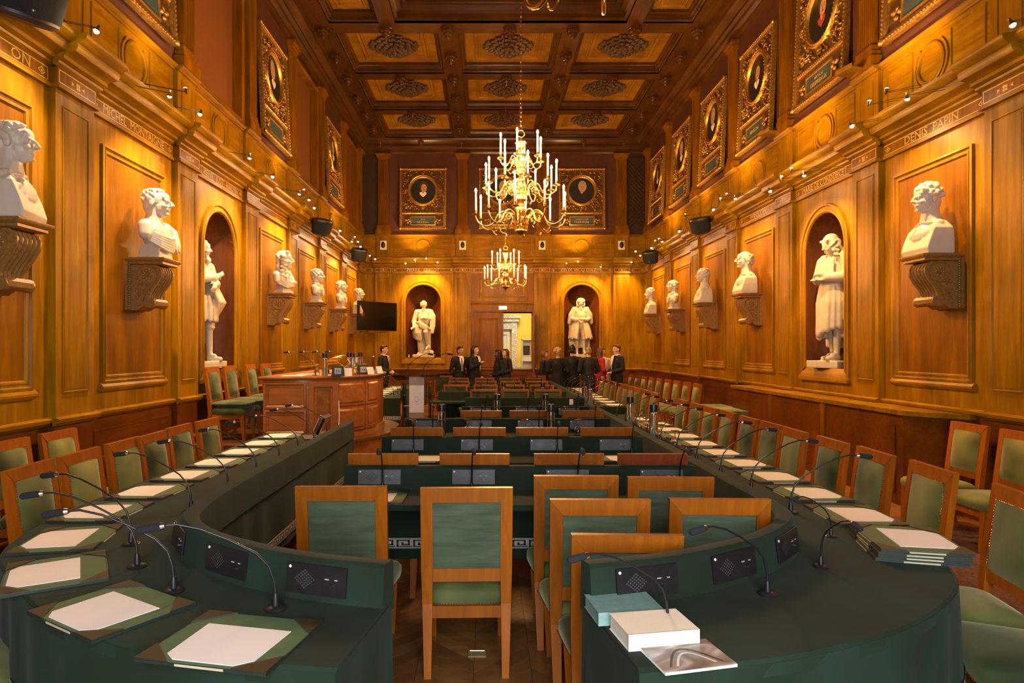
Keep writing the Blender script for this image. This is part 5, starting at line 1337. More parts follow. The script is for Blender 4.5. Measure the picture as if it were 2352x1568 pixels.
# ---- busts: face towards -y, stand on z = 0
def bust_mesh(style, hair, beard=False, nose=1.1, turn=0.0, seed=1):
    q = random.Random(seed); m = MB()
    hz = 0.60
    m.chain([(0, 0.035, 0.35), (0, 0.025, 0.45), (0, 0.02, 0.55)], [0.11, 0.084, 0.082])
    head_parts(m, (0, -0.015, hz), 1.30, turn, 0.0, hair, nose, True, True, beard)
    if style == 'herm':
        m.loft([[(-0.215, -0.135, 0), (0.215, -0.135, 0), (0.215, 0.13, 0), (-0.215, 0.13, 0)], [(-0.22, -0.15, 0.06), (0.22, -0.15, 0.06), (0.22, 0.13, 0.06), (-0.22, 0.13, 0.06)], [(-0.222, -0.12, 0.16), (0.222, -0.12, 0.16), (0.222, 0.13, 0.16), (-0.222, 0.13, 0.16)], [(-0.215, -0.075, 0.27), (0.215, -0.075, 0.27), (0.215, 0.12, 0.27), (-0.215, 0.12, 0.27)], [(-0.15, -0.03, 0.345), (0.15, -0.03, 0.345), (0.15, 0.10, 0.345), (-0.15, 0.10, 0.345)], [(-0.06, 0.0, 0.40), (0.06, 0.0, 0.40), (0.06, 0.07, 0.40), (-0.06, 0.07, 0.40)]])
        m.ell((0, -0.05, 0.20), (0.18, 0.085, 0.13)); m.cap((-0.13, 0.02, 0.31), 0.06, (0.13, 0.02, 0.31), 0.06)
        for x in (-1, 1): m.cap((x * 0.03, -0.07, 0.345), 0.012, (x * 0.13, -0.045, 0.335), 0.010); m.ell((x * 0.085, -0.085, 0.215), (0.085, 0.035, 0.075))
    elif style == 'toga':
        m.loft([[(-0.15, -0.11, 0), (0.15, -0.11, 0), (0.15, 0.12, 0), (-0.15, 0.12, 0)], [(-0.13, -0.09, 0.14), (0.13, -0.09, 0.14), (0.13, 0.11, 0.14), (-0.13, 0.11, 0.14)]])
        m.ell((0, 0.0, 0.26), (0.21, 0.135, 0.15)); m.cap((-0.17, 0.03, 0.33), 0.075, (0.17, 0.03, 0.33), 0.075)
        for x in (-1, 1): m.cap((x * 0.19, 0.02, 0.32), 0.07, (x * 0.215, 0.01, 0.24), 0.062)
        for k in range(6):
            a = k / 5.0
            m.chain([(0.19 - 0.03 * a, -0.02 - 0.05 * a, 0.39 - 0.05 * a), (0.14 - 0.06 * a, -0.13 - 0.02 * a, 0.28 - 0.12 * a), (0.05, -0.158 + 0.01 * a, 0.225 - 0.14 * a), (-0.05, -0.155 + 0.01 * a, 0.215 - 0.13 * a), (-0.14, -0.115, 0.235 - 0.12 * a), (-0.2, 0.0, 0.29 - 0.1 * a)], [0.010, 0.014, 0.017, 0.017, 0.014, 0.010], 8)
        for k in range(5):
            x = 0.045 + 0.032 * k
            m.chain([(x + 0.02, -0.03, 0.41), (x + 0.03, -0.115, 0.33), (x + 0.035, -0.150, 0.20 - 0.012 * (k % 3)), (x + 0.03 + 0.01 * (k % 2), -0.150, 0.10 + 0.02 * (k % 2))], [0.009, 0.012, 0.014, 0.013], 8)
    else:   # coat / draped, on a waisted socle
        m.loft([[(x * 0.15, -0.10 + (y + 1) * 0.11, 0) for x, y in ((-1, -1), (1, -1), (1, 1), (-1, 1))], [(x * 0.15, -0.10 + (y + 1) * 0.11, 0.035) for x, y in ((-1, -1), (1, -1), (1, 1), (-1, 1))], [(x * 0.10, -0.07 + (y + 1) * 0.08, 0.07) for x, y in ((-1, -1), (1, -1), (1, 1), (-1, 1))], [(x * 0.12, -0.08 + (y + 1) * 0.09, 0.16) for x, y in ((-1, -1), (1, -1), (1, 1), (-1, 1))]])
        m.ell((0, -0.005, 0.25), (0.205, 0.135, 0.14)); m.cap((-0.16, 0.03, 0.32), 0.075, (0.16, 0.03, 0.32), 0.075)
        for x in (-1, 1):
            m.cap((x * 0.185, 0.02, 0.31), 0.068, (x * 0.20, 0.0, 0.22), 0.05)
            m.chain([(x * 0.075, 0.06, 0.43), (x * 0.075, -0.06, 0.39), (x * 0.05, -0.13, 0.29), (x * 0.02, -0.135, 0.17)], [0.02, 0.026, 0.022, 0.014], 8)
            m.chain([(x * 0.13, -0.04, 0.36), (x * 0.10, -0.13, 0.28), (x * 0.04, -0.14, 0.18)], [0.012, 0.014, 0.01], 8)
        if style == 'draped':
            for k in range(5): m.chain([(-0.2, 0.0, 0.31 - 0.033 * k), (-0.08, -0.14, 0.22 - 0.03 * k), (0.1, -0.15, 0.19 - 0.012 * k), (0.2, -0.06, 0.29 - 0.03 * k)], [0.010, 0.013, 0.013, 0.010], 8)
            m.ell((0.1, -0.15, 0.20), (0.06, 0.03, 0.035))
        m.ell((0, -0.11, 0.35), (0.03, 0.03, 0.05)); m.ell((0, -0.07, 0.385), (0.055, 0.05, 0.03))
    return remesh('portrait_bust', m, 0.0072, 1, 'marble', 0.35)
# ---- console under each bust: local y = out of the wall, top at z = 0
def console_parts():
    parts = {}
    D, Wd, Hc = 0.42, 0.40, 0.56
    parts['back_plate'] = (MB().box(-0.2, 0.2, 0.0, 0.03, -Hc, -0.04), 'bronze_brown')
    parts['top_slab'] = (MB().loft([[(x * (Wd / 2 - i), (0.0 if y < 0 else D - i), z) for x, y in ((-1, -1), (1, -1), (1, 1), (-1, 1))] for i, z in ((0.05, -0.075), (0.03, -0.065), (0.03, -0.045), (0.008, -0.03), (0.0, -0.02), (0.0, 0.0))]), 'bronze_brown')
    # S scroll profile in yz, extruded along x
    prof = [(0.03, -0.075), (0.30, -0.075), (0.345, -0.10), (0.365, -0.15), (0.355, -0.21), (0.315, -0.28), (0.265, -0.345), (0.235, -0.40), (0.235, -0.43), (0.275, -0.435), (0.30, -0.465), (0.295, -0.505), (0.26, -0.53), (0.21, -0.53), (0.16, -0.52), (0.10, -0.56), (0.03, -0.56)]
    w = 0.135
    parts['scroll'] = (MB().loft([[(-w, y, z) for y, z in prof], [(w, y, z) for y, z in prof]]), 'bronze_brown')
    for s in (-1, 1):
        side = MB()
        x = s * (w + 0.004)
        side.tube([(x, 0.20 + 0.11 * cos(a), -0.18 + 0.10 * sin(a)) for a in [2 * pi * k / 24 for k in range(25)]], 0.011, 6)
        side.tube([(x, y, z) for y, z in ((0.31, -0.18), (0.30, -0.24), (0.25, -0.30), (0.20, -0.36), (0.165, -0.43), (0.16, -0.47))], 0.010, 6)
        side.tube([(x, 0.245 + 0.042 * cos(a), -0.482 + 0.042 * sin(a)) for a in [2 * pi * k / 16 for k in range(17)]], 0.009, 6)
        side.ell((x, 0.245, -0.482), (0.012, 0.016, 0.016), 8, 5)
        for k in range(8):
            a = k * pi / 4
            side.ell((x, 0.20 + 0.042 * cos(a), -0.18 + 0.042 * sin(a)), (0.008, 0.024, 0.013), 8, 5, None, Matrix.Rotation(a, 3, 'X'))
        side.ell((x, 0.20, -0.18), (0.014, 0.014, 0.014), 8, 5)
        for k in range(11):
            t = k / 10
            y = 0.325 - 0.165 * t ** 0.8; z = -0.24 - 0.17 * t
            side.ell((x, y - 0.035, z), (0.007, 0.014, 0.006), 6, 4, None, Matrix.Rotation(radians(-40), 3, 'X'))
        for k in range(5): side.ell((x, 0.10 + 0.02 * (k % 2), -0.28 - 0.035 * k), (0.010, 0.026, 0.016), 6, 4, None, Matrix.Rotation(k, 3, 'X'))
        for k in range(20): side.ell((s * 0.17, 0.035, -0.08 - 0.024 * k), (0.008, 0.008, 0.008), 6, 4)
        parts['carved_ornament' if s < 0 else 'carved_ornament_'] = (side, 'bronze_brown')
    leaf = MB()
    for x in (-0.10, -0.05, 0.0, 0.05, 0.10): leaf.tube([(x * (1 - 0.02 * i), y + 0.002, z) for i, (y, z) in enumerate(prof[2:9])], 0.012, 6)
    leaf.tube([(-0.155, 0.245, -0.482), (-0.08, 0.245, -0.482), (0.08, 0.245, -0.482), (0.155, 0.245, -0.482)], [0.055, 0.048, 0.048, 0.055], 14)
    parts['leaf_carving'] = (leaf, 'bronze_brown')
    return parts
CPM = {}
for k, (mb, mt) in console_parts().items():
    me = mb.mesh(k, 40); me.materials.append(MATS[mt]); CPM[k] = me
Z_BUST = 2.65
def bust_on_wall(side, yc, mesh, label, clabel, scale=1.0, turn=0.0, w=0.24):
    M = (M_L if side == 'L' else M_R)
    u = -yc if side == 'L' else yc
    o = put('portrait_bust', mesh, None); tag(o, label, 'bust', 'marble busts on consoles')
    o.matrix_world = M @ Matrix.Translation((u, w, Z_BUST)) @ Matrix.Rotation(pi + turn, 4, 'Z') @ Matrix.Scale(scale, 4)
    t = thing('wall_console', clabel, 'console', M=M @ Matrix.Translation((u, 0.0, Z_BUST)), group='carved consoles under the busts')
    for k, me in CPM.items(): put(k.rstrip('_'), me, None, t)
B_TOGA = bust_mesh('toga', 'short', nose=1.5)
B_HERM_C = bust_mesh('herm', 'curly', nose=1.2); B_HERM_B = bust_mesh('herm', 'bald', nose=1.5); B_HERM_S = bust_mesh('herm', 'short')
B_DRAPE = bust_mesh('draped', 'long', nose=1.2, turn=0.5); B_COAT = bust_mesh('coat', 'short')
B_BARE = bust_mesh('coat', 'bald', nose=1.3); B_COLLAR = bust_mesh('coat', 'bald', nose=1.1)
bust_on_wall('L', 4.98, B_HERM_S, 'white marble bust cut by the left picture edge', 'brown carved console cut by the left picture edge', 1.0, 0.25)
bust_on_wall('L', 7.13, B_TOGA, 'white marble bust in a draped toga with long nose, left wall', 'carved console under the toga bust', 1.02, 0.0)
bust_on_wall('L', bay_y(2) - 0.05, B_DRAPE, 'white marble bust with long hair and lace cravat, left wall past the niche', 'carved console under the long-haired bust', 1.0, -0.35)
bust_on_wall('L', bay_y(3) - 0.05, B_COAT, 'white marble bust in a coat with wide lapels, left wall', 'carved console under the coat bust on the left wall', 0.95)
bust_on_wall('L', bay_y(4) - 0.05, B_BARE, 'white marble bust of a balding man with bare chest, left wall', 'carved console under the bare-chested bust', 0.95)
bust_on_wall('L', bay_y(5) - 0.05, B_HERM_S, 'cream marble bust beside the black television', 'carved console beside the black television', 0.95)
bust_on_wall('R', 6.83, B_HERM_C, 'large square-shouldered marble bust with curly hair, right wall', 'large carved console under the curly-haired bust', 0.98)
bust_on_wall('R', bay_y(2) + 0.02, B_HERM_B, 'square-shouldered marble bust of a bald man looking down, right wall', 'carved console under the bald bust', 1.02)
bust_on_wall('R', bay_y(3) + 0.02, B_HERM_S, 'square-shouldered marble bust with combed back hair, right wall', 'carved console under the bust with combed back hair', 0.98)
bust_on_wall('R', bay_y(4) + 0.02, B_COLLAR, 'marble bust with raised coat collar, right wall', 'carved console under the raised collar bust', 0.98)
bust_on_wall('R', bay_y(5) + 0.02, B_HERM_C, 'farthest marble bust on the right wall, square shoulders', 'farthest carved console on the right wall', 0.95)
# ---- statues (face -y, plinth at z = 0)
def hand(m, p, d, up, s=1.0, curl=0.5):
    """palm at p, fingers along d, back of the hand towards up"""
    d = Vector(d).normalized(); up = Vector(up); up = (up - d * up.dot(d)).normalized(); sd = d.cross(up)
    p = Vector(p)
    m.cap(p, 0.032 * s, p + d * 0.055 * s, 0.034 * s, 8)
    for k, L in ((-1.5, 0.062), (-0.5, 0.075), (0.5, 0.07), (1.5, 0.055)):
        a = p + d * 0.07 * s + sd * k * 0.019 * s
        b = a + (d * (1 - 0.4 * curl) - up * 0.6 * curl) * L * 0.55 * s
        c = b + (d * (1 - 1.2 * curl) - up * curl) * L * 0.5 * s
        m.chain([a, b, c], [0.0095 * s, 0.009 * s, 0.0075 * s], 6)
    a = p + sd * 0.03 * s; b = a + (d * 0.5 + sd * 0.7 - up * 0.3) * 0.045 * s
    m.chain([a, b, b + (d * 0.8 - up * 0.4) * 0.03 * s], [0.012 * s, 0.0105 * s, 0.008 * s], 6)
def plinth(m, x, y, h): m.box(-x, x, -y, y, 0, h)
def statue_standing(style):
    m = MB(); h = 0.10
    hd = {'B': (0.0, -0.05, 1.63), 'C': (0.0, -0.03, 1.63), 'D': (0.02, -0.10, 1.60)}[style]
    z = h
    # legs
    for s in (-1, 1):
        fx = s * 0.10; ky = -0.05 if s > 0 else 0.03; fy = -0.12 if s > 0 else 0.03
        m.chain([(s * 0.09, 0.0, 0.92 + z), (s * 0.10, ky, 0.50 + z), (fx, fy + 0.05, 0.09 + z)], [0.088, 0.062, 0.040])
        m.ell((fx, ky + 0.04, 0.36 + z), (0.055, 0.06, 0.11))
        m.chain([(fx, fy + 0.06, 0.045 + z), (fx * 1.15, fy - 0.12, 0.03 + z)], [0.044, 0.034])
        # breeches
        m.chain([(s * 0.10, 0.0, 0.90 + z), (s * 0.11, ky, 0.66 + z), (s * 0.105, ky, 0.50 + z)], [0.125, 0.105, 0.080])
        m.ell((s * 0.105, ky - 0.01, 0.49 + z), (0.085, 0.085, 0.028))
        m.ell((fx, fy - 0.01, 0.085 + z), (0.04, 0.05, 0.025))
    # torso
    m.chain([(0, 0.0, 0.90 + z), (0, 0.0, 1.05 + z), (0, -0.01, 1.22 + z), (0, 0.01, 1.36 + z)], [0.155, 0.145, 0.165, 0.13])
    m.cap((-0.16, 0.02, 1.38 + z), 0.085, (0.16, 0.02, 1.38 + z), 0.085)
    m.cap((0, 0.02, 1.42 + z), 0.07, (hd[0], hd[1] + 0.03, hd[2] - 0.06 + z), 0.06)
    head_parts(m, (hd[0], hd[1], hd[2] + z), 1.08, {'B': 0.0, 'C': 0.35, 'D': -0.25}[style], radians({'B': 14, 'C': 6, 'D': 22}[style]), {'B': 'wig', 'C': 'short', 'D': 'capped'}[style], 1.15)
    if style == 'B':      # coat, cloak behind, small book held before the chest
        for s in (-1, 1):
            m.chain([(s * 0.21, 0.02, 1.37 + z), (s * 0.28, 0.03, 1.13 + z), (s * 0.13, -0.17, 1.08 + z)], [0.085, 0.085, 0.052])
            m.ell((s * 0.17, -0.12, 1.08 + z), (0.06, 0.06, 0.075))
            hand(m, (s * 0.11, -0.20, 1.10 + z), (-s * 0.9, -0.35, 0.25), (0, -0.5, 1), 1.1)
            for k in range(6):
                a = 0.45 + 0.22 * k
                x0, y0 = s * 0.17 * sin(a), -0.15 * cos(a); x1, y1 = s * 0.33 * sin(a), -0.22 * cos(a) + 0.02
                m.chain([(x0, y0, 1.02 + z), (x1 * 0.85, y1 * 0.9, 0.78 + z), (x1 * 1.08, y1, 0.50 + 0.03 * (k % 2) + z)], [0.05, 0.052, 0.042], 8)
        m.box(-0.07, 0.07, -0.245, -0.225, 1.09 + z, 1.16 + z, Matrix.Rotation(0.15, 4, 'X'))
        for k in range(9):   # cloak
            x = -0.30 + 0.072 * k
            m.chain([(x * 0.75, 0.07, 1.42 + z), (x, 0.14, 1.0 + z), (x * 1.05, 0.14, 0.55 + z), (x * 1.02, 0.13, 0.24 + z)], [0.05, 0.055, 0.055, 0.045], 8)
        for s in (-1, 1): m.chain([(s * 0.20, 0.0, 1.44 + z), (s * 0.30, 0.02, 1.25 + z), (s * 0.35, 0.05, 1.0 + z)], [0.07, 0.085, 0.06])
        m.ell((0.0, -0.13, 1.45 + z), (0.035, 0.03, 0.06)); m.ell((0, -0.14, 0.98 + z), (0.06, 0.04, 0.03))
        for k in range(3): m.ell((0.0, -0.165, 1.32 - 0.09 * k + z), 0.013)
    elif style == 'C':    # arms folded, coat to mid thigh, cloak behind
        m.chain([(-0.20, 0.02, 1.38 + z), (-0.27, -0.03, 1.14 + z), (-0.02, -0.22, 1.20 + z), (0.10, -0.21, 1.24 + z)], [0.082, 0.075, 0.058, 0.045])
        m.chain([(0.20, 0.02, 1.38 + z), (0.26, -0.04, 1.12 + z), (0.03, -0.24, 1.12 + z)], [0.082, 0.072, 0.052])
        hand(m, (0.10, -0.23, 1.25 + z), (0.8, 0.0, 0.3), (0, -1, 0), 1.1); hand(m, (-0.02, -0.25, 1.10 + z), (-0.5, -0.1, -0.7), (0, -1, 0), 1.1)
        for k in range(14):
            a = 2 * pi * k / 14
            m.chain([(0.15 * cos(a), 0.13 * sin(a), 0.98 + z), (0.20 * cos(a), 0.18 * sin(a), 0.76 + z), (0.215 * cos(a), 0.19 * sin(a), 0.60 + z)], [0.05, 0.05, 0.04], 8)
        for k in range(9):
            t = k / 8
            m.chain([(-0.20 + 0.4 * t, 0.09, 1.42 + z), (-0.26 + 0.5 * t, 0.19, 1.05 + z), (-0.24 + 0.46 * t, 0.22, 0.70 + z), (-0.16 + 0.3 * t, 0.16, 0.46 + z)], [0.05, 0.055, 0.055, 0.03], 8)
        for k in range(6): m.chain([(0.02 * k - 0.05, -0.24, 1.06 + z), (0.05 + 0.04 * k, -0.25 + 0.01 * k, 0.86 + z), (0.10 + 0.035 * k, -0.16 + 0.03 * k, 0.60 + z)], [0.02, 0.035, 0.03], 8)
        m.ell((0, -0.12, 1.46 + z), (0.05, 0.04, 0.05))
    else:                 # long robe gathered at the waist, mantle over one shoulder, open book
        for s in (-1, 1):
            m.chain([(s * 0.20, 0.0, 1.38 + z), (s * 0.25, -0.03, 1.14 + z), (s * 0.08, -0.23, 1.14 + z)], [0.088, 0.085, 0.06])
            hand(m, (s * 0.06, -0.26, 1.13 + z + (0.06 if s > 0 else 0)), (-s * 0.7, -0.4, 0.0), (0, 0, 1), 1.1)
        m.box(-0.10, 0.09, -0.34, -0.22, 1.085 + z, 1.10 + z, Matrix.Rotation(-0.04, 4, 'X')); m.add([(-0.10, -0.34, 1.10 + z), (0.0, -0.34, 1.09 + z), (0.0, -0.2, 1.10 + z), (-0.10, -0.2, 1.14 + z), (-0.10, -0.34, 1.12 + z), (0.0, -0.34, 1.11 + z), (0.0, -0.2, 1.12 + z), (-0.10, -0.2, 1.16 + z)], [(0, 3, 2, 1), (4, 5, 6, 7), (0, 1, 5, 4), (1, 2, 6, 5), (2, 3, 7, 6), (3, 0, 4, 7)])
        for k in range(16):
            a = 2 * pi * k / 16; e = 0.34 if sin(a) > -0.2 else 0.40 + 0.08 * cos(a)
            m.chain([(0.14 * cos(a), 0.13 * sin(a) - 0.02, 1.04 + z), (0.18 * cos(a), 0.17 * sin(a) - 0.02, 0.80 + z), (0.185 * cos(a), 0.20 * sin(a) - 0.02, e + z)], [0.05, 0.05 + 0.012 * (k % 2), 0.034 + 0.014 * (k % 2)], 8)
        for k in range(10):
            t = k / 9
            m.chain([(-0.24 + 0.42 * t, 0.05, 1.45 + z), (-0.29 + 0.52 * t, 0.14, 1.1 + z), (-0.28 + 0.5 * t, 0.19, 0.6 + z), (-0.28 + 0.5 * t, 0.19, 0.22 + z)], [0.05, 0.05, 0.055, 0.05], 8)
        for k in range(5): m.chain([(0.2, -0.06 + 0.05 * k, 1.46 + z), (0.27, -0.05 + 0.06 * k, 1.1 + z), (0.28, -0.04 + 0.06 * k, 0.26 + z)], [0.045, 0.05, 0.05], 8)
        for k in range(12): a = 2 * pi * k / 12; m.ell((0.155 * cos(a), 0.145 * sin(a) - 0.02, 1.03 + z), (0.045, 0.045, 0.03))
        for k in range(9): m.chain([(-0.12 + 0.03 * k, -0.14, 1.40 + z), (-0.13 + 0.033 * k, -0.17, 1.22 + z), (-0.1 + 0.026 * k, -0.16, 1.08 + z)], [0.013, 0.016, 0.013], 6)
    plinth(m, 0.27, 0.24, h)
    return remesh('marble_statue', m, 0.0125, 1, 'marble_aged')
def statue_leaning():
    m = MB(); z = 0.10
    # support stump with books
    m.loft([[(0.05 + x * 0.17, 0.02 + y * 0.14, zz) for x, y in ((-1, -1), (1, -1), (1, 1), (-1, 1))] for zz in (0.05, 0.95)])
    m.cap((0.05, -0.10, 0.16), 0.075, (0.26, -0.10, 0.16), 0.075); m.box(-0.02, 0.30, -0.2, 0.1, z, z + 0.08)
    # legs: standing left, right knee raised and crossed
    m.chain([(-0.10, 0, 0.98), (-0.15, -0.06, 0.56), (-0.14, -0.05, 0.16)], [0.10, 0.07, 0.044]); m.ell((-0.145, -0.03, 0.42), (0.06, 0.062, 0.11))
    m.chain([(-0.14, -0.04, 0.13), (-0.17, -0.21, 0.125)], [0.046, 0.034])
    m.chain([(0.06, 0, 0.98), (0.08, -0.28, 0.80), (0.13, -0.20, 0.40), (0.20, -0.2, 0.30)], [0.105, 0.085, 0.05, 0.04]); m.ell((0.10, -0.24, 0.62), (0.058, 0.06, 0.12)); m.chain([(0.15, -0.2, 0.36), (0.10, -0.30, 0.26)], [0.042, 0.034])
    m.chain([(-0.02, 0, 0.98), (0, -0.01, 1.15), (0, -0.02, 1.30), (0, 0.0, 1.44)], [0.165, 0.155, 0.175, 0.13]); m.cap((-0.17, 0.01, 1.46), 0.085, (0.17, 0.01, 1.47), 0.085)
    m.cap((0, 0, 1.50), 0.07, (0.0, -0.03, 1.62), 0.06)
    head_parts(m, (0.0, -0.05, 1.70), 1.08, 0.25, 0.0, 'bald', 1.1)
    m.chain([(-0.22, 0.01, 1.45), (-0.31, 0.0, 1.16), (-0.30, -0.16, 0.98)], [0.09, 0.09, 0.055]); hand(m, (-0.31, -0.18, 0.96), (-0.4, -0.6, -0.3), (0, -0.3, 1), 1.15)
    m.tube([(-0.26, -0.24, 0.96), (-0.40, -0.2, 0.92)], 0.03, 10)
    m.chain([(0.22, 0.01, 1.45), (0.30, 0.0, 1.20), (0.08, -0.19, 1.25)], [0.09, 0.085, 0.055]); hand(m, (0.06, -0.21, 1.25), (-0.8, -0.2, 0.1), (0, -0.8, 0.5), 1.15)
    for k in range(8):    # mantle across the lap
        t = k / 7
        m.chain([(-0.26, -0.05 + 0.03 * k, 1.12 - 0.05 * t), (-0.10, -0.23, 1.10 - 0.12 * t), (0.10, -0.30, 0.98 - 0.10 * t), (0.20, -0.22 + 0.04 * k, 0.90 - 0.05 * t)], [0.04, 0.045, 0.045, 0.035], 8)
    for k in range(9):
        a = pi * 0.55 + k * 0.22
        m.chain([(0.22 * cos(a) - 0.04, -0.05 - 0.16 * sin(a) * 0.8, 1.0), (0.27 * cos(a) - 0.05, -0.05 - 0.2 * sin(a) * 0.8, 0.78), (0.27 * cos(a) - 0.04, -0.04 - 0.2 * sin(a) * 0.8, 0.54 + 0.02 * k)], [0.055, 0.055, 0.04], 8)
    for s in (-1, 1):
        for k in range(3): m.chain([(s * (0.05 + 0.035 * k), -0.12, 1.50), (s * (0.06 + 0.04 * k), -0.19, 1.30), (s * (0.05 + 0.05 * k), -0.18, 1.08)], [0.018, 0.02, 0.018], 8)
    for k in range(6): m.chain([(0.14 + 0.03 * k, -0.04, 1.54 - 0.02 * k), (0.20 + 0.03 * k, -0.10, 1.32), (0.22 + 0.025 * k, -0.10, 1.02), (0.20 + 0.02 * k, -0.1, 0.78)], [0.025, 0.035, 0.035, 0.025], 8)
    m.ell((0, -0.14, 1.50), (0.06, 0.04, 0.03)); m.ell((0, -0.15, 1.42), (0.03, 0.03, 0.07))
    plinth(m, 0.34, 0.26, z)
    return remesh('marble_statue', m, 0.0125, 1, 'marble_aged')
def place_statue(mesh, loc, rz, label, s=1.0):
    o = put('marble_statue', mesh, None); o.location = loc; o.rotation_euler = (0, 0, rz); o.scale = (s,) * 3
    return tag(o, label, 'statue', 'marble statues in the niches')
xnl, xnr = fb[0][0], fb[2][0]
place_statue(statue_leaning(), (xnl, YF + 0.24, NZ0), 0, 'marble statue of a seated draped man in the far left niche', 0.97)
place_statue(statue_standing('B'), (xnr, YF + 0.22, NZ0), 0, 'marble statue with long curled wig holding a book, far right niche', 0.98)
place_statue(statue_standing('C'), (XL - 0.22, bay_y(1) - 0.10, NZ0), radians(76), 'marble statue with folded arms in the left wall niche', 0.98)
place_statue(statue_standing('D'), (XR + 0.18, bay_y(1) + 0.06, NZ0), radians(-72), 'marble statue in a long robe reading, right wall niche', 1.04)
# small objects at the left statue's feet
t = thing('candle_holder', 'small pale candle holder at the feet of the far left statue', 'candle holder', (xnl - 0.44, YF + 0.03, NZ0))
bld('dish', MB().lathe([(0, 0), (0.05, 0), (0.05, 0.015), (0, 0.015)], 12), 'brass', t, 40); bld('stub', MB().lathe([(0, 0.015), (0.015, 0.015), (0.013, 0.09), (0, 0.095)], 10), 'cream', t, 40)
# ---- people
def person(x, y, face, label, h=1.74, skin='skin_a', hair='hair_black', hstyle='short', coat='suit_black', shirt=None, tie=None, arms='down', dress=False, legs='suit_black', look=0.0, wide=1.0):
    s = h / 1.75
    b = MB()
    head_parts(b, (0, -0.02, 1.635), 0.98, look, 0.0, 'none', 1.0, True, False)
    b.chain([(0, 0.015, 1.45), (0, -0.005, 1.57)], [0.062, 0.054])
    b.chain([(0, 0, 0.95), (0, 0, 1.12), (0, 0.0, 1.30), (0, 0.01, 1.40)], [0.125, 0.115, 0.13, 0.10]); b.cap((-0.13, 0.01, 1.41), 0.055, (0.13, 0.01, 1.41), 0.055)
    A = {'down': [((-0.185, 0.01, 1.41), (-0.245, 0.03, 1.13), (-0.235, -0.05, 0.88)), ((0.185, 0.01, 1.41), (0.245, 0.03, 1.13), (0.235, -0.05, 0.88))],
         'front': [((-0.185, 0.01, 1.41), (-0.25, 0.02, 1.14), (-0.08, -0.21, 1.03)), ((0.185, 0.01, 1.41), (0.25, 0.02, 1.14), (0.08, -0.21, 1.05))],
         'raise': [((-0.185, 0.01, 1.41), (-0.24, -0.03, 1.16), (-0.14, -0.28, 1.30)), ((0.185, 0.01, 1.41), (0.245, 0.03, 1.13), (0.20, -0.12, 0.92))],
         'phone': [((-0.185, 0.01, 1.41), (-0.26, -0.06, 1.22), (-0.13, -0.13, 1.48)), ((0.185, 0.01, 1.41), (0.245, 0.03, 1.13), (0.10, -0.18, 1.05))],
         'hip': [((-0.185, 0.01, 1.41), (-0.31, 0.05, 1.17), (-0.17, -0.10, 1.03)), ((0.185, 0.01, 1.41), (0.31, 0.05, 1.17), (0.17, -0.10, 1.03))]}[arms]
    for sh, el, wr in A:
        b.chain([sh, el, wr], [0.050, 0.040, 0.027])
        d = Vector(wr) - Vector(el)
        hand(b, wr, d, (0, -1, 0.2) if d.z < -0.1 else (0, 0.3, 1), 0.95)
    for q in (-1, 1):
        b.chain([(q * 0.09, 0, 0.93), (q * 0.095, 0.0, 0.50), (q * 0.10, 0.02, 0.09)], [0.085, 0.055, 0.036]); b.chain([(q * 0.10, 0.04, 0.05), (q * 0.11, -0.12, 0.035)], [0.042, 0.034])
    body = put('person', remesh('person', b, 0.013, 1, skin), None)
    body.location = (x, y, 0); body.rotation_euler = (0, 0, face); body.scale = (s, s, s)
    tag(body, label, 'person', 'people standing at the far end')
    # coat
    c = MB()
    c.chain([(0, 0.0, 0.80), (0, 0.0, 0.95), (0, 0.0, 1.12), (0, 0.0, 1.30), (0, 0.01, 1.39)], [0.155, 0.155, 0.142, 0.158, 0.12] if not dress else [0.15, 0.15, 0.13, 0.145, 0.11])
    c.cap((-0.155, 0.012, 1.41), 0.066, (0.155, 0.012, 1.41), 0.066); c.cap((-0.07, 0.02, 1.45), 0.05, (0.07, 0.02, 1.45), 0.05)
    for sh, el, wr in A:
        w2 = Vector(el).lerp(Vector(wr), 0.93)
        c.chain([sh, el, w2], [0.068, 0.056, 0.042])
    if dress: c.chain([(0, 0, 0.95), (0, 0, 0.75), (0, 0.0, 0.45)], [0.165, 0.17, 0.18])
    else:
        for q in (-1, 1): c.cap((q * 0.06, -0.03, 0.95), 0.115, (q * 0.065, -0.02, 0.80), 0.11)
    if wide != 1.0: c.v = [(a * wide, bb * wide, cc) for a, bb, cc in c.v]
    put('jacket' if not dress else 'dress', remesh('jacket', c, 0.014, 2, coat), None, body)
    if not dress:
        tr = MB()
        for q in (-1, 1): tr.chain([(q * 0.085, 0, 0.95), (q * 0.097, 0.0, 0.50), (q * 0.10, 0.02, 0.09)], [0.11, 0.078, 0.062])
        put('trousers', remesh('trousers', tr, 0.016, 1, legs), None, body)
    if shirt:
        bld('shirt', MB().add([(-0.055, -0.128, 1.47), (0.055, -0.128, 1.47), (0.065, -0.150, 1.40), (0.03, -0.175, 1.24), (0.0, -0.172, 1.08), (-0.03, -0.175, 1.24), (-0.065, -0.150, 1.40), (0, -0.05, 1.50), (-0.05, -0.03, 1.50), (0.05, -0.03, 1.50)], [(0, 1, 2, 3, 4, 5, 6), (0, 8, 9, 1)]), shirt, body)
        col = MB(); col.tube([(0.062 * sin(a), 0.005 - 0.066 * cos(a), 1.485 - 0.012 * cos(a)) for a in [-2.6 + 5.2 * i / 14 for i in range(15)]], 0.018, 6)
        bld('shirt_collar', col, shirt, body, 60)
    if tie: bld('tie', MB().bar([((0, -0.182, 1.09), 0.028, 0.006), ((0, -0.184, 1.25), 0.026, 0.006), ((0, -0.150, 1.44), 0.014, 0.006)]), tie, body)
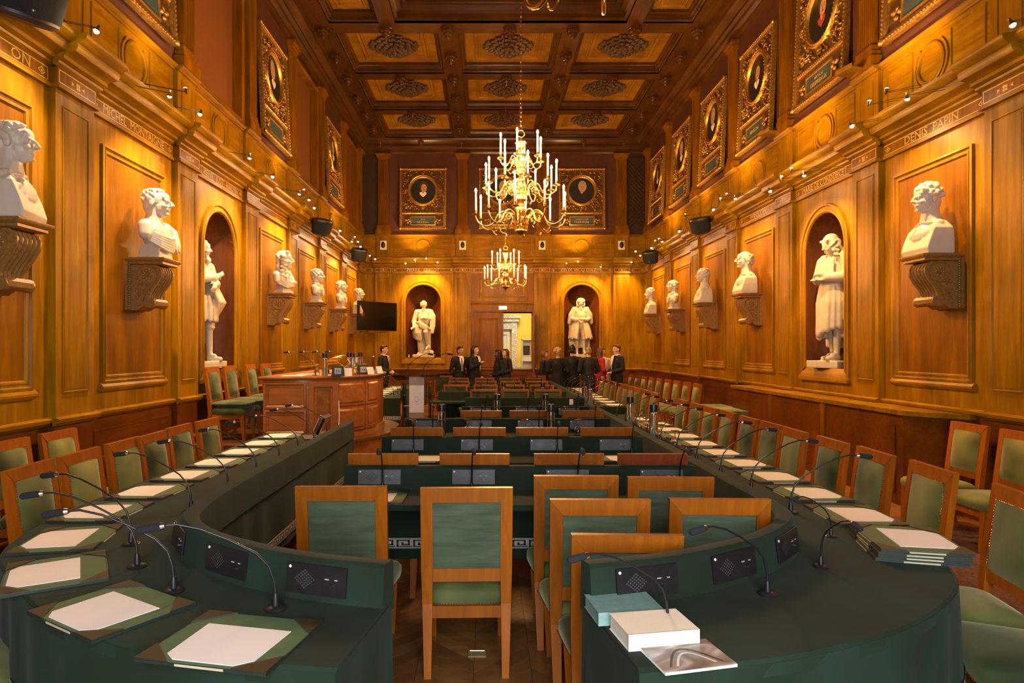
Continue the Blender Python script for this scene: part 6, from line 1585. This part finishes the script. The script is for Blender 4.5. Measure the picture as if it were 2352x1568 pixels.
    # hair
    hm = MB(); R = Matrix.Rotation(look, 3, 'Z'); hc = Vector((0, -0.02, 1.635))
    def H(p, r): hm.ell(hc + R @ Vector(p), r, 10, 7, None, R)
    H((0, 0.028, 0.05), (0.083, 0.092, 0.080)); H((0, 0.05, 0.0), (0.080, 0.068, 0.075)); H((0, -0.03, 0.095), (0.066, 0.06, 0.034))
    rr = random.Random(hash(label) % 1000)
    if hstyle == 'short': H((0, 0.055, -0.03), (0.066, 0.05, 0.06))
    elif hstyle in ('long', 'verylong'):
        n = 11 if hstyle == 'long' else 20
        for i in range(n):
            z = 0.03 - 0.026 * i
            for q in (-1, 1): H((q * (0.072 + 0.008 * sin(i)), 0.03, z), (0.034, 0.05, 0.03))
            H((0, 0.085 + 0.004 * sin(i * 2), z), (0.082, 0.042, 0.032))
    elif hstyle == 'bob':
        for i in range(8):
            z = 0.03 - 0.024 * i
            for q in (-1, 1): H((q * 0.085, 0.01, z), (0.034, 0.062, 0.03))
            H((0, 0.07, z), (0.088, 0.06, 0.032))
    elif hstyle == 'curly':
        for i in range(60):
            a = rr.uniform(0, 2 * pi); e = rr.uniform(-0.7, 1.4)
            p = Vector((0.098 * cos(e) * cos(a), 0.03 + 0.10 * cos(e) * sin(a), 0.035 + 0.10 * sin(e)))
            if p.y < -0.05 and p.z < 0.07: continue
            H(p, (0.028, 0.028, 0.028))
    elif hstyle == 'bun': H((0, 0.10, 0.085), (0.05, 0.045, 0.045)); H((0.02, 0.09, 0.13), (0.035, 0.03, 0.03))
    elif hstyle == 'tall': H((0, 0.03, 0.10), (0.07, 0.08, 0.05)); H((-0.02, 0.04, 0.13), (0.035, 0.04, 0.03)); H((0, 0.06, -0.035), (0.06, 0.045, 0.05))
    put('hair', remesh('hair', hm, 0.011, 1, hair), None, body)
    f = MB()
    def Fe(p, r, mb_=None): (mb_ or f).ell(hc + R @ (Vector(p) * 0.98), r, 8, 5, None, R)
    for q in (-1, 1): Fe((q * 0.030, -0.088, 0.003), (0.010, 0.004, 0.0045)); Fe((q * 0.031, -0.090, 0.021), (0.018, 0.005, 0.004))
    bld('eyes_and_brows', f, 'hair_black', body, 60)
    lm = MB(); Fe((0, -0.096, -0.057), (0.020, 0.005, 0.007), lm); bld('lips', lm, 'lip', body, 60)
    return body
FN = 0.0        # facing the camera (-y)
person(-2.87, 18.1, radians(75), 'bearded man in a black suit standing alone near the far left corner', 1.76, 'skin_a', 'hair_black', 'short', 'suit_black', 'shirt_white', 'tie_grey', 'front')
person(-0.73, 17.6, radians(20), 'man in a black suit with grey tie looking up beside the door', 1.73, 'skin_b', 'hair_black', 'short', 'suit_black', 'shirt_white', 'tie_grey', 'down', look=0.5)
person(-0.34, 17.4, radians(62), 'woman with very long black hair and white blouse gesturing', 1.75, 'skin_d', 'hair_black', 'verylong', 'suit_black', 'shirt_white', None, 'raise')
person(0.30, 17.0, radians(-70), 'woman with black bob in a navy dress before the door', 1.64, 'skin_c', 'hair_black', 'bob', 'suit_navy', None, None, 'front', True)
person(0.53, 18.5, radians(-60), 'woman half hidden behind the navy dress holding a hand to her face', 1.66, 'skin_a', 'hair_brown', 'long', 'suit_black', None, None, 'phone')
person(1.53, 17.5, radians(70), 'woman with long dark auburn hair in black, left of the right group', 1.62, 'skin_b', 'hair_auburn', 'long', 'suit_black', None, None, 'down', True)
person(1.80, 16.6, radians(165), 'woman with curly blond hair in black seen from behind', 1.68, 'skin_d', 'hair_blond', 'curly', 'suit_black', None, None, 'front', wide=1.08)
person(2.20, 16.9, radians(172), 'person with tall black hair in a black jacket seen from behind', 1.74, 'skin_a', 'hair_black', 'tall', 'suit_black', None, None, 'hip', wide=1.06)
person(2.60, 16.75, radians(190), 'person with cropped greying blond hair in charcoal seen from behind', 1.71, 'skin_d', 'hair_grey', 'short', 'suit_charcoal', None, None, 'front', wide=1.05)
person(3.02, 17.45, radians(105), 'woman in a bright red jacket with long auburn hair', 1.70, 'skin_d', 'hair_auburn', 'long', 'jacket_red', None, None, 'front', True)
person(3.24, 18.3, radians(10), 'woman in a cream blouse between the red jacket and the tall man', 1.68, 'skin_d', 'hair_brown', 'short', 'shirt_cream', 'shirt_white', None, 'down')
person(3.40, 17.1, radians(-68), 'tall man in a black suit at the right end of the group', 1.77, 'skin_d', 'hair_brown', 'short', 'suit_black', 'shirt_white', None, 'front')
# ================================================================== CHANDELIERS
def arm_curve(r0, r1, drop, scroll):
    """gilt S-arm in the xz plane from the hub (r0) to the drip pan (r1); z relative to the pan"""
    pts = []
    z0 = -0.02 * scroll
    ctrl = [(r0, -0.10), (r0 + (r1 - r0) * 0.10, 0.02), (r0 + (r1 - r0) * 0.26, 0.055), (r0 + (r1 - r0) * 0.42, 0.0), (r0 + (r1 - r0) * 0.55, -drop * 0.75), (r0 + (r1 - r0) * 0.74, -drop), (r0 + (r1 - r0) * 0.93, -drop * 0.72), (r1, -drop * 0.25), (r1, -0.012)]
    n = len(ctrl) - 1
    for k in range(n * 4 + 1):
        t = k / 4; i = min(int(t), n - 1); f = t - i
        p = [ctrl[max(i - 1, 0)], ctrl[i], ctrl[i + 1], ctrl[min(i + 2, n)]]
        pts.append(tuple(0.5 * (2 * p[1][q] + (p[2][q] - p[0][q]) * f + (2 * p[0][q] - 5 * p[1][q] + 4 * p[2][q] - p[3][q]) * f * f + (3 * p[1][q] - p[0][q] - 3 * p[2][q] + p[3][q]) * f ** 3) for q in (0, 1)))
    return [(a, 0, b) for a, b in pts]
def arm_meshes(r0, r1, drop, sc):
    m = MB().tube(arm_curve(r0, r1, drop, sc), 0.011 * sc, 8)
    # inner volute
    cx = r0 + (r1 - r0) * 0.30
    m.tube([(cx + (0.055 - 0.0022 * k) * sc * cos(0.45 * k + 1.2), 0, -0.045 * sc + (0.055 - 0.0022 * k) * sc * sin(0.45 * k + 1.2)) for k in range(20)], [0.008 * sc] * 20, 6)
    cx = r0 + (r1 - r0) * 0.52
    m.tube([(cx + 0.05 * sc * cos(a), 0, -drop - 0.02 * sc + 0.05 * sc * sin(a)) for a in [pi + 0.2 + (pi - 0.3) * k / 10 for k in range(11)]], 0.006 * sc, 6)
    arm = m.mesh('arm', 60); arm.materials.append(MATS['brass'])
    pan = MB().lathe([(0, -0.016), (0.014, -0.016), (0.03, -0.006), (0.05, 0.0), (0.052, 0.006), (0.03, 0.008), (0.016, 0.012), (0.017, 0.055), (0.013, 0.058), (0, 0.058)], 14).mesh('drip_pan', 40); pan.materials.append(MATS['brass'])
    can = MB().lathe([(0, 0.05), (0.013, 0.05), (0.0125, 0.30), (0.009, 0.305), (0, 0.305)], 10).mesh('candle', 40); can.materials.append(MATS['candle'])
    bul = MB().lathe([(0, 0.303), (0.006, 0.305), (0.0135, 0.32), (0.0145, 0.333), (0.011, 0.347), (0.005, 0.359), (0, 0.364)], 8).mesh('bulb', 60); bul.materials.append(MATS['bulb'])
    return arm, pan, can, bul
def chain_links(parent, z0, z1, r=0.018, name='chain_link'):
    L = 0.075
    m = MB().tube([(0.016 * cos(a), 0, 0.030 * sin(a) * 1.25) for a in [2 * pi * k / 12 for k in range(13)]], 0.0045, 6)
    me = m.mesh('chain_link', 60); me.materials.append(MATS['brass'])
    n = int((z1 - z0) / 0.064)
    for k in range(n): put(name, me, None, parent, T(0, 0, z0 + 0.064 * k, (k % 2) * pi / 2))
def chandelier(x, y, zb, tiers, hub, label, ztop, rot=0.0, bm=None):
    t = thing('brass_chandelier', label, 'chandelier', (x, y, zb), rot, 'brass candle chandeliers')
    bld('baluster', MB().lathe(hub, 32, (0, 0, 0), None, 0.06, 8), 'brass', t, 50)
    H = hub[-1][1]
    for (n, r0, r1, zp, drop, sc, ph) in tiers:
        ms = arm_meshes(r0, r1, drop, sc)
        if bm: ms[3].materials.clear(); ms[3].materials.append(MATS[bm])
        bld('collar', MB().lathe([(r0 * 0.6, -0.15 * sc), (r0 + 0.008, -0.14 * sc), (r0 + 0.012, -0.125 * sc), (r0, -0.12 * sc), (r0, -0.06 * sc), (r0 + 0.012, -0.05 * sc), (r0 + 0.008, -0.035 * sc), (r0 * 0.6, -0.02 * sc)], 24, (0, 0, zp)), 'brass', t, 40)
        for k in range(n):
            a = ph + 2 * pi * k / n
            ar = put('arm', ms[0], None, t, T(0, 0, zp, a))
            for nm, me in (('drip_pan', ms[1]), ('candle', ms[2]), ('bulb', ms[3])): put(nm, me, None, ar, T(r1, 0, 0))
    bld('ring', MB().tube([(0.05 * cos(a), 0, H + 0.045 + 0.05 * sin(a)) for a in [2 * pi * k / 20 for k in range(21)]], 0.008, 8), 'brass', t, 60)
    chain_links(t, H + 0.12, ztop - zb)
    bld('ceiling_rose', MB().lathe([(0, 0), (0.02, -0.06), (0.03, -0.03), (0.09, -0.01), (0.09, 0), (0, 0)], 14, (0, 0, ztop - zb)), 'brass', t, 40)
    return t
HUB3 = [(0.0, -0.02), (0.012, 0.0), (0.018, 0.02), (0.010, 0.035), (0.05, 0.06), (0.09, 0.075), (0.10, 0.09), (0.095, 0.10), (0.095, 0.19), (0.10, 0.20), (0.06, 0.215), (0.035, 0.24), (0.03, 0.28), (0.055, 0.33), (0.068, 0.39), (0.055, 0.45), (0.03, 0.49), (0.06, 0.51), (0.085, 0.53), (0.08, 0.62), (0.085, 0.64), (0.045, 0.66), (0.03, 0.70), (0.05, 0.75), (0.056, 0.79), (0.045, 0.84), (0.025, 0.87), (0.06, 0.90), (0.06, 1.00), (0.035, 1.03), (0.028, 1.08), (0.055, 1.13), (0.06, 1.17), (0.04, 1.21), (0.035, 1.24), (0.055, 1.29), (0.085, 1.335), (0.05, 1.345), (0.02, 1.38), (0.0, 1.42)]
chandelier(0.475, 9.2, 3.24, [(10, 0.10, 0.64, 0.31, 0.16, 1.0, 0.15), (10, 0.085, 0.50, 0.72, 0.13, 0.9, 0.45), (6, 0.06, 0.30, 1.09, 0.10, 0.75, 0.3)], HUB3, 'large three-tiered brass chandelier with lit candles in the middle', ZC + 0.5)
HUB2 = [(0.0, -0.02), (0.015, 0.0), (0.022, 0.025), (0.01, 0.045), (0.05, 0.08), (0.10, 0.115), (0.11, 0.125), (0.10, 0.135), (0.10, 0.20), (0.108, 0.21), (0.05, 0.235), (0.03, 0.28), (0.06, 0.34), (0.075, 0.40), (0.055, 0.47), (0.025, 0.50), (0.05, 0.53), (0.075, 0.55), (0.07, 0.63), (0.075, 0.65), (0.03, 0.68), (0.028, 0.78), (0.05, 0.84), (0.085, 0.95), (0.10, 0.97), (0.04, 0.98), (0.02, 1.02), (0.0, 1.05)]
chandelier(0.46, 16.35, 3.10, [(9, 0.105, 0.53, 0.28, 0.13, 0.9, 0.2), (6, 0.07, 0.34, 0.66, 0.11, 0.8, 0.1)], HUB2, 'smaller two-tiered brass chandelier hanging farther back over the door', ZC + 0.22)
chandelier(0.47, 2.6, 3.13, [(10, 0.10, 0.64, 0.31, 0.16, 1.0, 0.15), (10, 0.085, 0.50, 0.72, 0.13, 0.9, 0.45), (6, 0.06, 0.30, 1.09, 0.10, 0.75, 0.3)], HUB3, 'nearest brass chandelier, only its lowest scrolls showing at the top edge', ZC + 0.5, 0.0, 'bulb_near')
# ================================================================== HALOGEN SPOTS ON RODS
LAMP = MB().lathe([(0, 0.03), (0.012, 0.03), (0.013, 0.0), (0.024, -0.022), (0.027, -0.034), (0.024, -0.034), (0.02, -0.02), (0.0, -0.006)], 12).mesh('reflector', 40); LAMP.materials.append(MATS['steel'])
BULB = MB().ell((0, 0, -0.034), (0.022, 0.022, 0.020), 10, 6).mesh('halogen_bulb', 60); BULB.materials.append(MATS['halogen'])
def spot(pt, root, target, label, power=SPOT_W, cone=68, col=HALO):
    """two thin rods from the wall at root to the lamp at pt; the lamp points at target"""
    pt, root, target = Vector(pt), Vector(root), Vector(target)
    t = thing('wall_spotlight', label, 'spotlight', pt, 0, 'halogen spotlights on rods')
    d = root - pt; side = d.cross(Vector((0, 0, 1))).normalized() * 0.012
    for s in (-1, 1): bld('rod', MB().tube([side * s, d + side * s * 3 + Vector((0, 0, 0.01 * s))], 0.0028, 5), 'black', t)
    aim = (target - pt).normalized()
    q = (-aim).to_track_quat('Z', 'Y').to_matrix().to_4x4()
    put('reflector', LAMP, None, t, q); put('halogen_bulb', BULB, None, t, q)
    l = bpy.data.lights.new('halogen_beam', 'SPOT'); l.energy = power; l.color = col; l.spot_size = radians(cone); l.spot_blend = 1.0; l.shadow_soft_size = 0.02
    lo = bpy.data.objects.new('halogen_beam', l); COL.objects.link(lo); lo.parent = t; lo.matrix_local = Matrix.Translation(aim * 0.08) @ q
    return t
LS = [(225, 65), (390, 213), (427, 211), (461, 256), (574, 357), (628, 402), (688, 441), (699, 441), (711, 455), (723, 474), (760, 506), (782, 527), (809, 551), (815.5, 548), (823, 552), (829, 564), (850, 583.7), (862.6, 593)]
RS = [(2322, 50), (2083, 219), (2036, 212), (1996, 240), (1954, 285), (1846, 397), (1817, 393), (1794, 411), (1767, 435), (1688, 451), (1668, 450), (1654, 460), (1637, 478), (1590.6, 507), (1572.7, 496), (1559, 528), (1520, 551.6), (1512.5, 551.6), (1504, 556), (1495.6, 567), (1470, 583.7), (1459, 574.7)]
LTGT = [4.98, 7.13, 'up', 7.3, 9.3, 9.45, 11.6, 'up', 11.8, 11.9, 14.0, 13.9, 16.1, 'up', 16.2, 16.2, 18.3, 18.4]
RTGT = [4.9, 6.9, 'up', 'up', 7.0, 9.0, 'up', 'up', 9.5, 11.5, 'up', 'up', 11.8, 13.8, 'up', 14.0, 16.0, 'up', 'up', 16.3, 18.2, 18.4]
for side, lst, tg in (('L', LS, LTGT), ('R', RS, RTGT)):
    X = XL + 0.56 if side == 'L' else XR - 0.56
    for i, (a, b) in enumerate(lst):
        Y = F_PX * X / (a - VPX); Zs = CZ - (b - VPY) / F_PX * Y
        wallx = XL + 0.02 if side == 'L' else XR - 0.02
        g = tg[i]
        if g == 'up': target = (wallx, Y + 0.5, 6.6)
        else: target = (wallx + (0.25 if side == 'L' else -0.25), g, 3.0)
        spot((X, Y, Zs), (wallx, Y - 0.15, Zs + 0.06), target, 'small lit halogen spot on rods along the %s wall, %s from the camera' % ('left' if side == 'L' else 'right', ORD[i]), SPOT_W * (0.32 if g == 'up' else 1.0 if side == 'L' else 0.85), 104, HALO if side == 'L' and Y < 15 else HALO_R)
FS = [(930.5, 601.6), (953, 600), (978.7, 590.6), (1005.5, 599), (1300, 601.6), (1328, 603), (1381, 610), (1451, 598.8)]
FT = [xnl, 'up', xnl, xnl, xnr, 'up', xnr, 4.0]
for i, (a, b) in enumerate(FS):
    Y = YF - 0.55; p = px(a, b, Y)
    target = (p.x, YF, 6.6) if FT[i] == 'up' else (FT[i], YF + 0.1, 2.7)
    spot(p, (p.x + 0.1, YF - 0.02, p.z + 0.05), target, 'small lit halogen spot on the far wall, %s from the left' % ORD[i], SPOT_W * 0.8, 100, HALO_R)
# ================================================================== PORTRAITS IN GILT FRAMES
FW, FH = 1.44, 1.89
def bead_mesh():
    m = MB()
    for i in range(34):
        z = -FH / 2 + FH * (i + 0.5) / 34
        for s in (-1, 1): m.ell((s * (FW / 2 - 0.03), 0.075, z), (0.018, 0.016, 0.022), 6, 4)
    for i in range(26):
        x = -FW / 2 + FW * (i + 0.5) / 26
        for z in (-FH / 2 + 0.03, FH / 2 - 0.03): m.ell((x, 0.075, z), (0.022, 0.016, 0.018), 6, 4)
        m.ell((x * 0.88, 0.055, -0.435), (0.019, 0.014, 0.016), 6, 4)
    for s in (-1, 1):
        for z in (-1, 1): m.ell((s * (FW / 2 - 0.03), 0.08, z * (FH / 2 - 0.03)), (0.045, 0.03, 0.045), 8, 5)
    return m
def carve_mesh():
    m = MB(); q = random.Random(4); cz = 0.255
    for i in range(330):
        x = q.uniform(-FW / 2 + 0.09, FW / 2 - 0.09); z = q.uniform(-0.38, FH / 2 - 0.09)
        r = sqrt(x * x + (z - cz) ** 2)
        if r < 0.47: continue
        a = math.atan2(z - cz, x) + q.choice((0.6, -0.6, 1.57))
        m.ell((x, 0.035, z), (q.uniform(0.025, 0.05), q.uniform(0.018, 0.032), q.uniform(0.012, 0.02)), 6, 4, None, Matrix.Rotation(-a, 3, 'Y'))
    for k in range(4):
        a = k * pi / 2; c = (0.53 * cos(a), 0.05, cz + 0.53 * sin(a))
        m.ell(c, (0.035, 0.03, 0.035), 8, 5)
        for j in range(6): m.ell((c[0] + 0.05 * cos(j * pi / 3), 0.045, c[2] + 0.05 * sin(j * pi / 3)), (0.028, 0.022, 0.028), 6, 4)
    for s in (-1, 1):    # scrolls at the tablet ends
        for k in range(5): m.ell((s * (0.40 + 0.03 * k), 0.045, -0.68 + 0.055 * sin(k * 2.2)), (0.04, 0.025, 0.035), 8, 5)
    return m
FPM = {}
def _fp(k, mb, mat, sm=40):
    me = mb.mesh(k, sm); me.materials.append(MATS[mat]); FPM[k] = me
CZF = 0.255
plain('dark_gilt', (0.10, 0.048, 0.010), 0.45, 0.3, nscale=30, var=0.4)
_fp('backing', MB().box(-FW / 2 + 0.03, FW / 2 - 0.03, 0.0, 0.02, -FH / 2 + 0.03, FH / 2 - 0.03), 'dark_gilt')
_fp('outer_moulding', MB().frame(-FW / 2, FW / 2, -FH / 2, FH / 2, [(0, 0), (0, 0.06), (0.01, 0.075), (0.05, 0.075), (0.065, 0.05), (0.085, 0.055), (0.095, 0.03), (0.095, 0.015)]), 'old_gold')
_fp('bead_trim', bead_mesh(), 'gold'); _fp('carved_foliage', carve_mesh(), 'old_gold')
_fp('divider', MB().sweepx([(0.01, -0.47), (0.045, -0.47), (0.06, -0.455), (0.04, -0.44), (0.04, -0.425), (0.06, -0.415), (0.045, -0.395), (0.01, -0.395)], -FW / 2 + 0.09, FW / 2 - 0.09), 'old_gold')
_m = MB(); _r = []
for rr, hh in ((0.47, 0.02), (0.465, 0.06), (0.45, 0.075), (0.43, 0.06), (0.42, 0.07), (0.40, 0.068), (0.385, 0.04), (0.375, 0.025)): _r.append([(rr * cos(2 * pi * k / 40), hh, CZF + rr * 1.03 * sin(2 * pi * k / 40)) for k in range(40)])
_m.loft(_r, False, True)
for k in range(40): a = 2 * pi * k / 40; _m.ell((0.41 * cos(a), 0.072, CZF + 0.422 * sin(a)), (0.014, 0.008, 0.014), 6, 4)
_fp('round_moulding', _m, 'gold')
_fp('canvas', MB().loft([[(0.385 * cos(2 * pi * k / 40), 0.028, CZF + 0.397 * sin(2 * pi * k / 40)) for k in range(40)], [(0.001 * cos(2 * pi * k / 40), 0.028, CZF + 0.001 * sin(2 * pi * k / 40)) for k in range(40)]], False), 'canvas')
_fp('tablet', MB().box(-0.36, 0.36, 0.02, 0.035, -0.80, -0.56), 'tablet_blue')
_fp('tablet_border', MB().frame(-0.385, 0.385, -0.825, -0.535, [(0, 0.02), (0, 0.045), (0.012, 0.05), (0.03, 0.05), (0.035, 0.03)]), 'gold')
def disc(c, rx, rz, y, n=20, rot=0.0):
    return [(c[0] + rx * cos(2 * pi * k / n) * cos(rot) - rz * sin(2 * pi * k / n) * sin(rot), y, c[1] + rx * cos(2 * pi * k / n) * sin(rot) + rz * sin(2 * pi * k / n) * cos(rot)) for k in range(n)]
def flat(m, pts): m.add(pts, [tuple(range(len(pts)))])
def portrait(wall_M, u, label, names=None, skin=True, grey=False, collar='paint_white', wall_w=0.02, seed=0, zc=6.25):
    t = thing('framed_portrait', label, 'painting', M=wall_M @ Matrix.Translation((u, wall_w, zc)) @ Matrix.Rotation(radians(2.5), 4, 'X'), group='portraits in carved gilt frames')
    for k, me in FPM.items():
        put(k, me, None, t, None, 'stuff' if k in ('bead_trim', 'carved_foliage') else None)
    def PT(nm, m, mat):
        bld(nm, MB().add([(x * (1.0 if nm == 'painted_coat' else 1.3), y, CZF + z * (1.0 if nm == 'painted_coat' else 1.3)) for x, y, z in m.v], m.f), mat, t)
    q = random.Random(seed); sx = q.choice((-1, 1))
    m = MB(); flat(m, [(x, 0.0295, 0.0 + z) for x, z in ((-0.30, -0.24), (-0.24, -0.13), (-0.10, -0.06), (0.10, -0.06), (0.24, -0.13), (0.30, -0.24), (0.18, -0.34), (0.0, -0.38), (-0.18, -0.34))]); PT('painted_coat', m, 'paint_dark')
    m = MB(); flat(m, disc((0.015 * sx, 0.0 + 0.10), 0.098, 0.135, 0.0300)); PT('painted_hair', m, 'paint_grey_hair' if grey else 'paint_hair')
    m = MB(); flat(m, disc((0.02 * sx, 0.0 + 0.055), 0.066, 0.10, 0.0306)); flat(m, [(x + 0.01 * sx, 0.0306, 0.0 + z) for x, z in ((-0.04, -0.02), (0.04, -0.02), (0.04, -0.09), (-0.04, -0.09))]); PT('painted_face', m, 'paint_skin')
    m = MB()
    for s in (-1, 1): flat(m, disc((0.02 * sx + s * 0.027, 0.0 + 0.07), 0.012, 0.006, 0.0311, 8)); flat(m, disc((0.02 * sx + s * 0.028, 0.0 + 0.092), 0.018, 0.005, 0.0311, 8))
    flat(m, disc((0.02 * sx, 0.0 + 0.018), 0.022, 0.008, 0.0311, 8)); flat(m, [(0.02 * sx + x, 0.0311, 0.0 + z) for x, z in ((0.0, 0.075), (0.012, 0.035), (-0.004, 0.032))]); PT('painted_features', m, 'paint_hair')
    m = MB(); flat(m, [(x, 0.0309, 0.0 + z) for x, z in ((-0.085, -0.055), (-0.04, -0.03), (0.0, -0.085), (0.04, -0.03), (0.085, -0.055), (0.07, -0.10), (0.0, -0.16), (-0.07, -0.10))]); PT('painted_collar', m, collar)
    if names:
        for k, (s, sz) in enumerate(names): text(s, sz, 'inlay', t, on_wall(0, 0.036, -0.64 - 0.085 * k if len(names) > 1 else -0.68), 'inscription', 0.0008)
    return t
portrait(M_F, -xnl, 'gilt framed portrait of a moustached man with white collar, far wall left', [('JEAN', 0.06), ('GOUJON.', 0.085)], seed=1)
portrait(M_F, -fb[1][0], 'gilt framed portrait mostly hidden behind the chandelier, far wall middle', [('CHARLES', 0.06), ('LEBRUN.', 0.085)], seed=2, grey=True)
portrait(M_F, -xnr, 'gilt framed portrait of a grey-haired man in profile, far wall right', [('JOSEPH LOUIS', 0.06), ('LAGRANGE.', 0.085)], seed=3, grey=True, collar='paint_dark')
for i, k in enumerate((0, 2, 4)):
    portrait(M_L, -bay_y(k), ['gilt frame corner showing at the upper left picture edge', 'gilt framed portrait between the orange blinds on the left wall, nearer one', 'gilt framed portrait between the orange blinds on the left wall, farther one'][i], None, grey=True, seed=10 + i)
RN = {1: [('NICOLAS', 0.06), ('DESPREAUX', 0.085)], 2: [('FENELON', 0.085)]}
for i, k in enumerate((0, 1, 2, 3, 4, 5)):
    portrait(M_R, bay_y(k), 'gilt framed portrait high on the right wall, %s from the camera' % ORD[i], RN.get(k), seed=20 + i, grey=i in (3, 4), collar='paint_red' if k == 1 else 'paint_white')
# ================================================================== LOUDSPEAKERS, SIGN, WALL UNITS
def loudspeaker(loc, rz, label, s=1.0):
    t = thing('wall_loudspeaker', label, 'loudspeaker', loc, rz, 'black wall loudspeakers')
    t.matrix_world = Matrix.Translation(loc) @ Matrix.Rotation(rz, 4, 'Z') @ Matrix.Rotation(radians(20), 4, 'X') @ Matrix.Scale(s, 4)
    n = 12
    def ring(z, k): return [(0.20 * k * sin(a), 0.02 - 0.15 * k * cos(a), z) for a in [-1.35 + 2.7 * i / n for i in range(n + 1)]] + [(0.13 * k, 0.17, z), (-0.13 * k, 0.17, z)]
    bld('cabinet', MB().loft([ring(-0.15, 0.72), ring(-0.13, 0.86), ring(0.12, 1.0), ring(0.135, 0.97)]), 'speaker_black', t, 35)
    g = [[(0.204 * k * sin(a), 0.02 - 0.156 * k * cos(a), z) for a in [-1.2 + 2.4 * i / n for i in range(n + 1)]] for z, k in ((-0.115, 0.88), (0.105, 1.0))]
    bld('grille', MB().loft(g, False, False), 'foam_black', t, 35)
    bld('emblem', MB().ell((0.0, -0.13, -0.09), (0.008, 0.004, 0.008), 8, 5), 'steel', t)
    bld('bracket', MB().box(-0.02, 0.02, 0.16, 0.34, -0.02, 0.02), 'black', t)
    return t
loudspeaker((XL + 0.42, 13.55, 4.20), radians(40), 'black loudspeaker on the left wall above the coat bust', 1.15)
loudspeaker((XL + 0.45, 17.3, 4.16), radians(30), 'black loudspeaker on the left wall near the far corner', 1.15)
loudspeaker((XR - 0.45, 13.5, 4.22), radians(-45), 'black loudspeaker on the right wall above the busts', 1.15)
loudspeaker((XR - 0.45, 17.6, 4.14), radians(-30), 'black loudspeaker on the right wall near the far corner', 1.15)
loudspeaker((XL + 0.32, 5.0, 4.42), radians(55), 'large dark loudspeaker in the top left picture corner', 1.5)
for i, x in enumerate(FP):
    t = thing('attic_speaker', 'small black unit on a pale square plate in the far wall, %s from the left' % ORD[i], 'speaker unit', (x, YF - 0.05, 4.83), 0, 'small units on the far attic')  # small loudspeakers on the attic blocks of the far wall
    bld('plate', MB().box(-0.10, 0.10, -0.012, 0.0, -0.135, 0.135), 'cream', t)
    bld('housing', MB().ell((0, -0.03, 0.0), (0.065, 0.05, 0.09), 12, 8), 'speaker_black', t, 60)
    bld('nozzle', MB().ell((0, -0.06, 0.075), (0.035, 0.03, 0.03), 10, 6), 'speaker_black', t, 60)
t = thing('exit_sign', 'small lit green-white exit sign above the doorway', 'sign', (0.48, YF - 0.02, DZ + 0.12))
bld('housing', MB().box(-0.13, 0.13, -0.05, 0.0, -0.06, 0.06), 'inlay', t)
bld('lit_panel', MB().box(-0.115, 0.115, -0.056, -0.05, -0.048, 0.048), 'exit_face', t)
bld('lens', MB().box(-0.05, 0.05, -0.06, -0.056, -0.035, 0.035), 'exit_white', t) if 'exit_white' in MATS else None
# plank boxes (fixture trays) resting on the right attic ledge
for i, (y, l) in enumerate(((8.35, 0.5), (10.75, 0.5))):
    t = thing('cable_tray', ['pale wooden cable tray on the right ledge, nearer one', 'pale wooden cable tray on the right ledge, farther one'][i], 'tray', (XR - 0.16, y, Z_AT + 0.10), radians(12))
    bld('board', MB().box(-0.16, 0.05, -0.14, 0.14, 0, 0.02), 'coffer_wood', t); bld('rim', MB().box(-0.16, -0.15, -0.14, 0.14, 0.02, 0.06), 'coffer_wood', t); bld('hook', MB().tube([(0, 0, 0.02), (0, 0.05, 0.08), (0.04, 0.08, 0.03)], 0.01, 6), 'black', t)
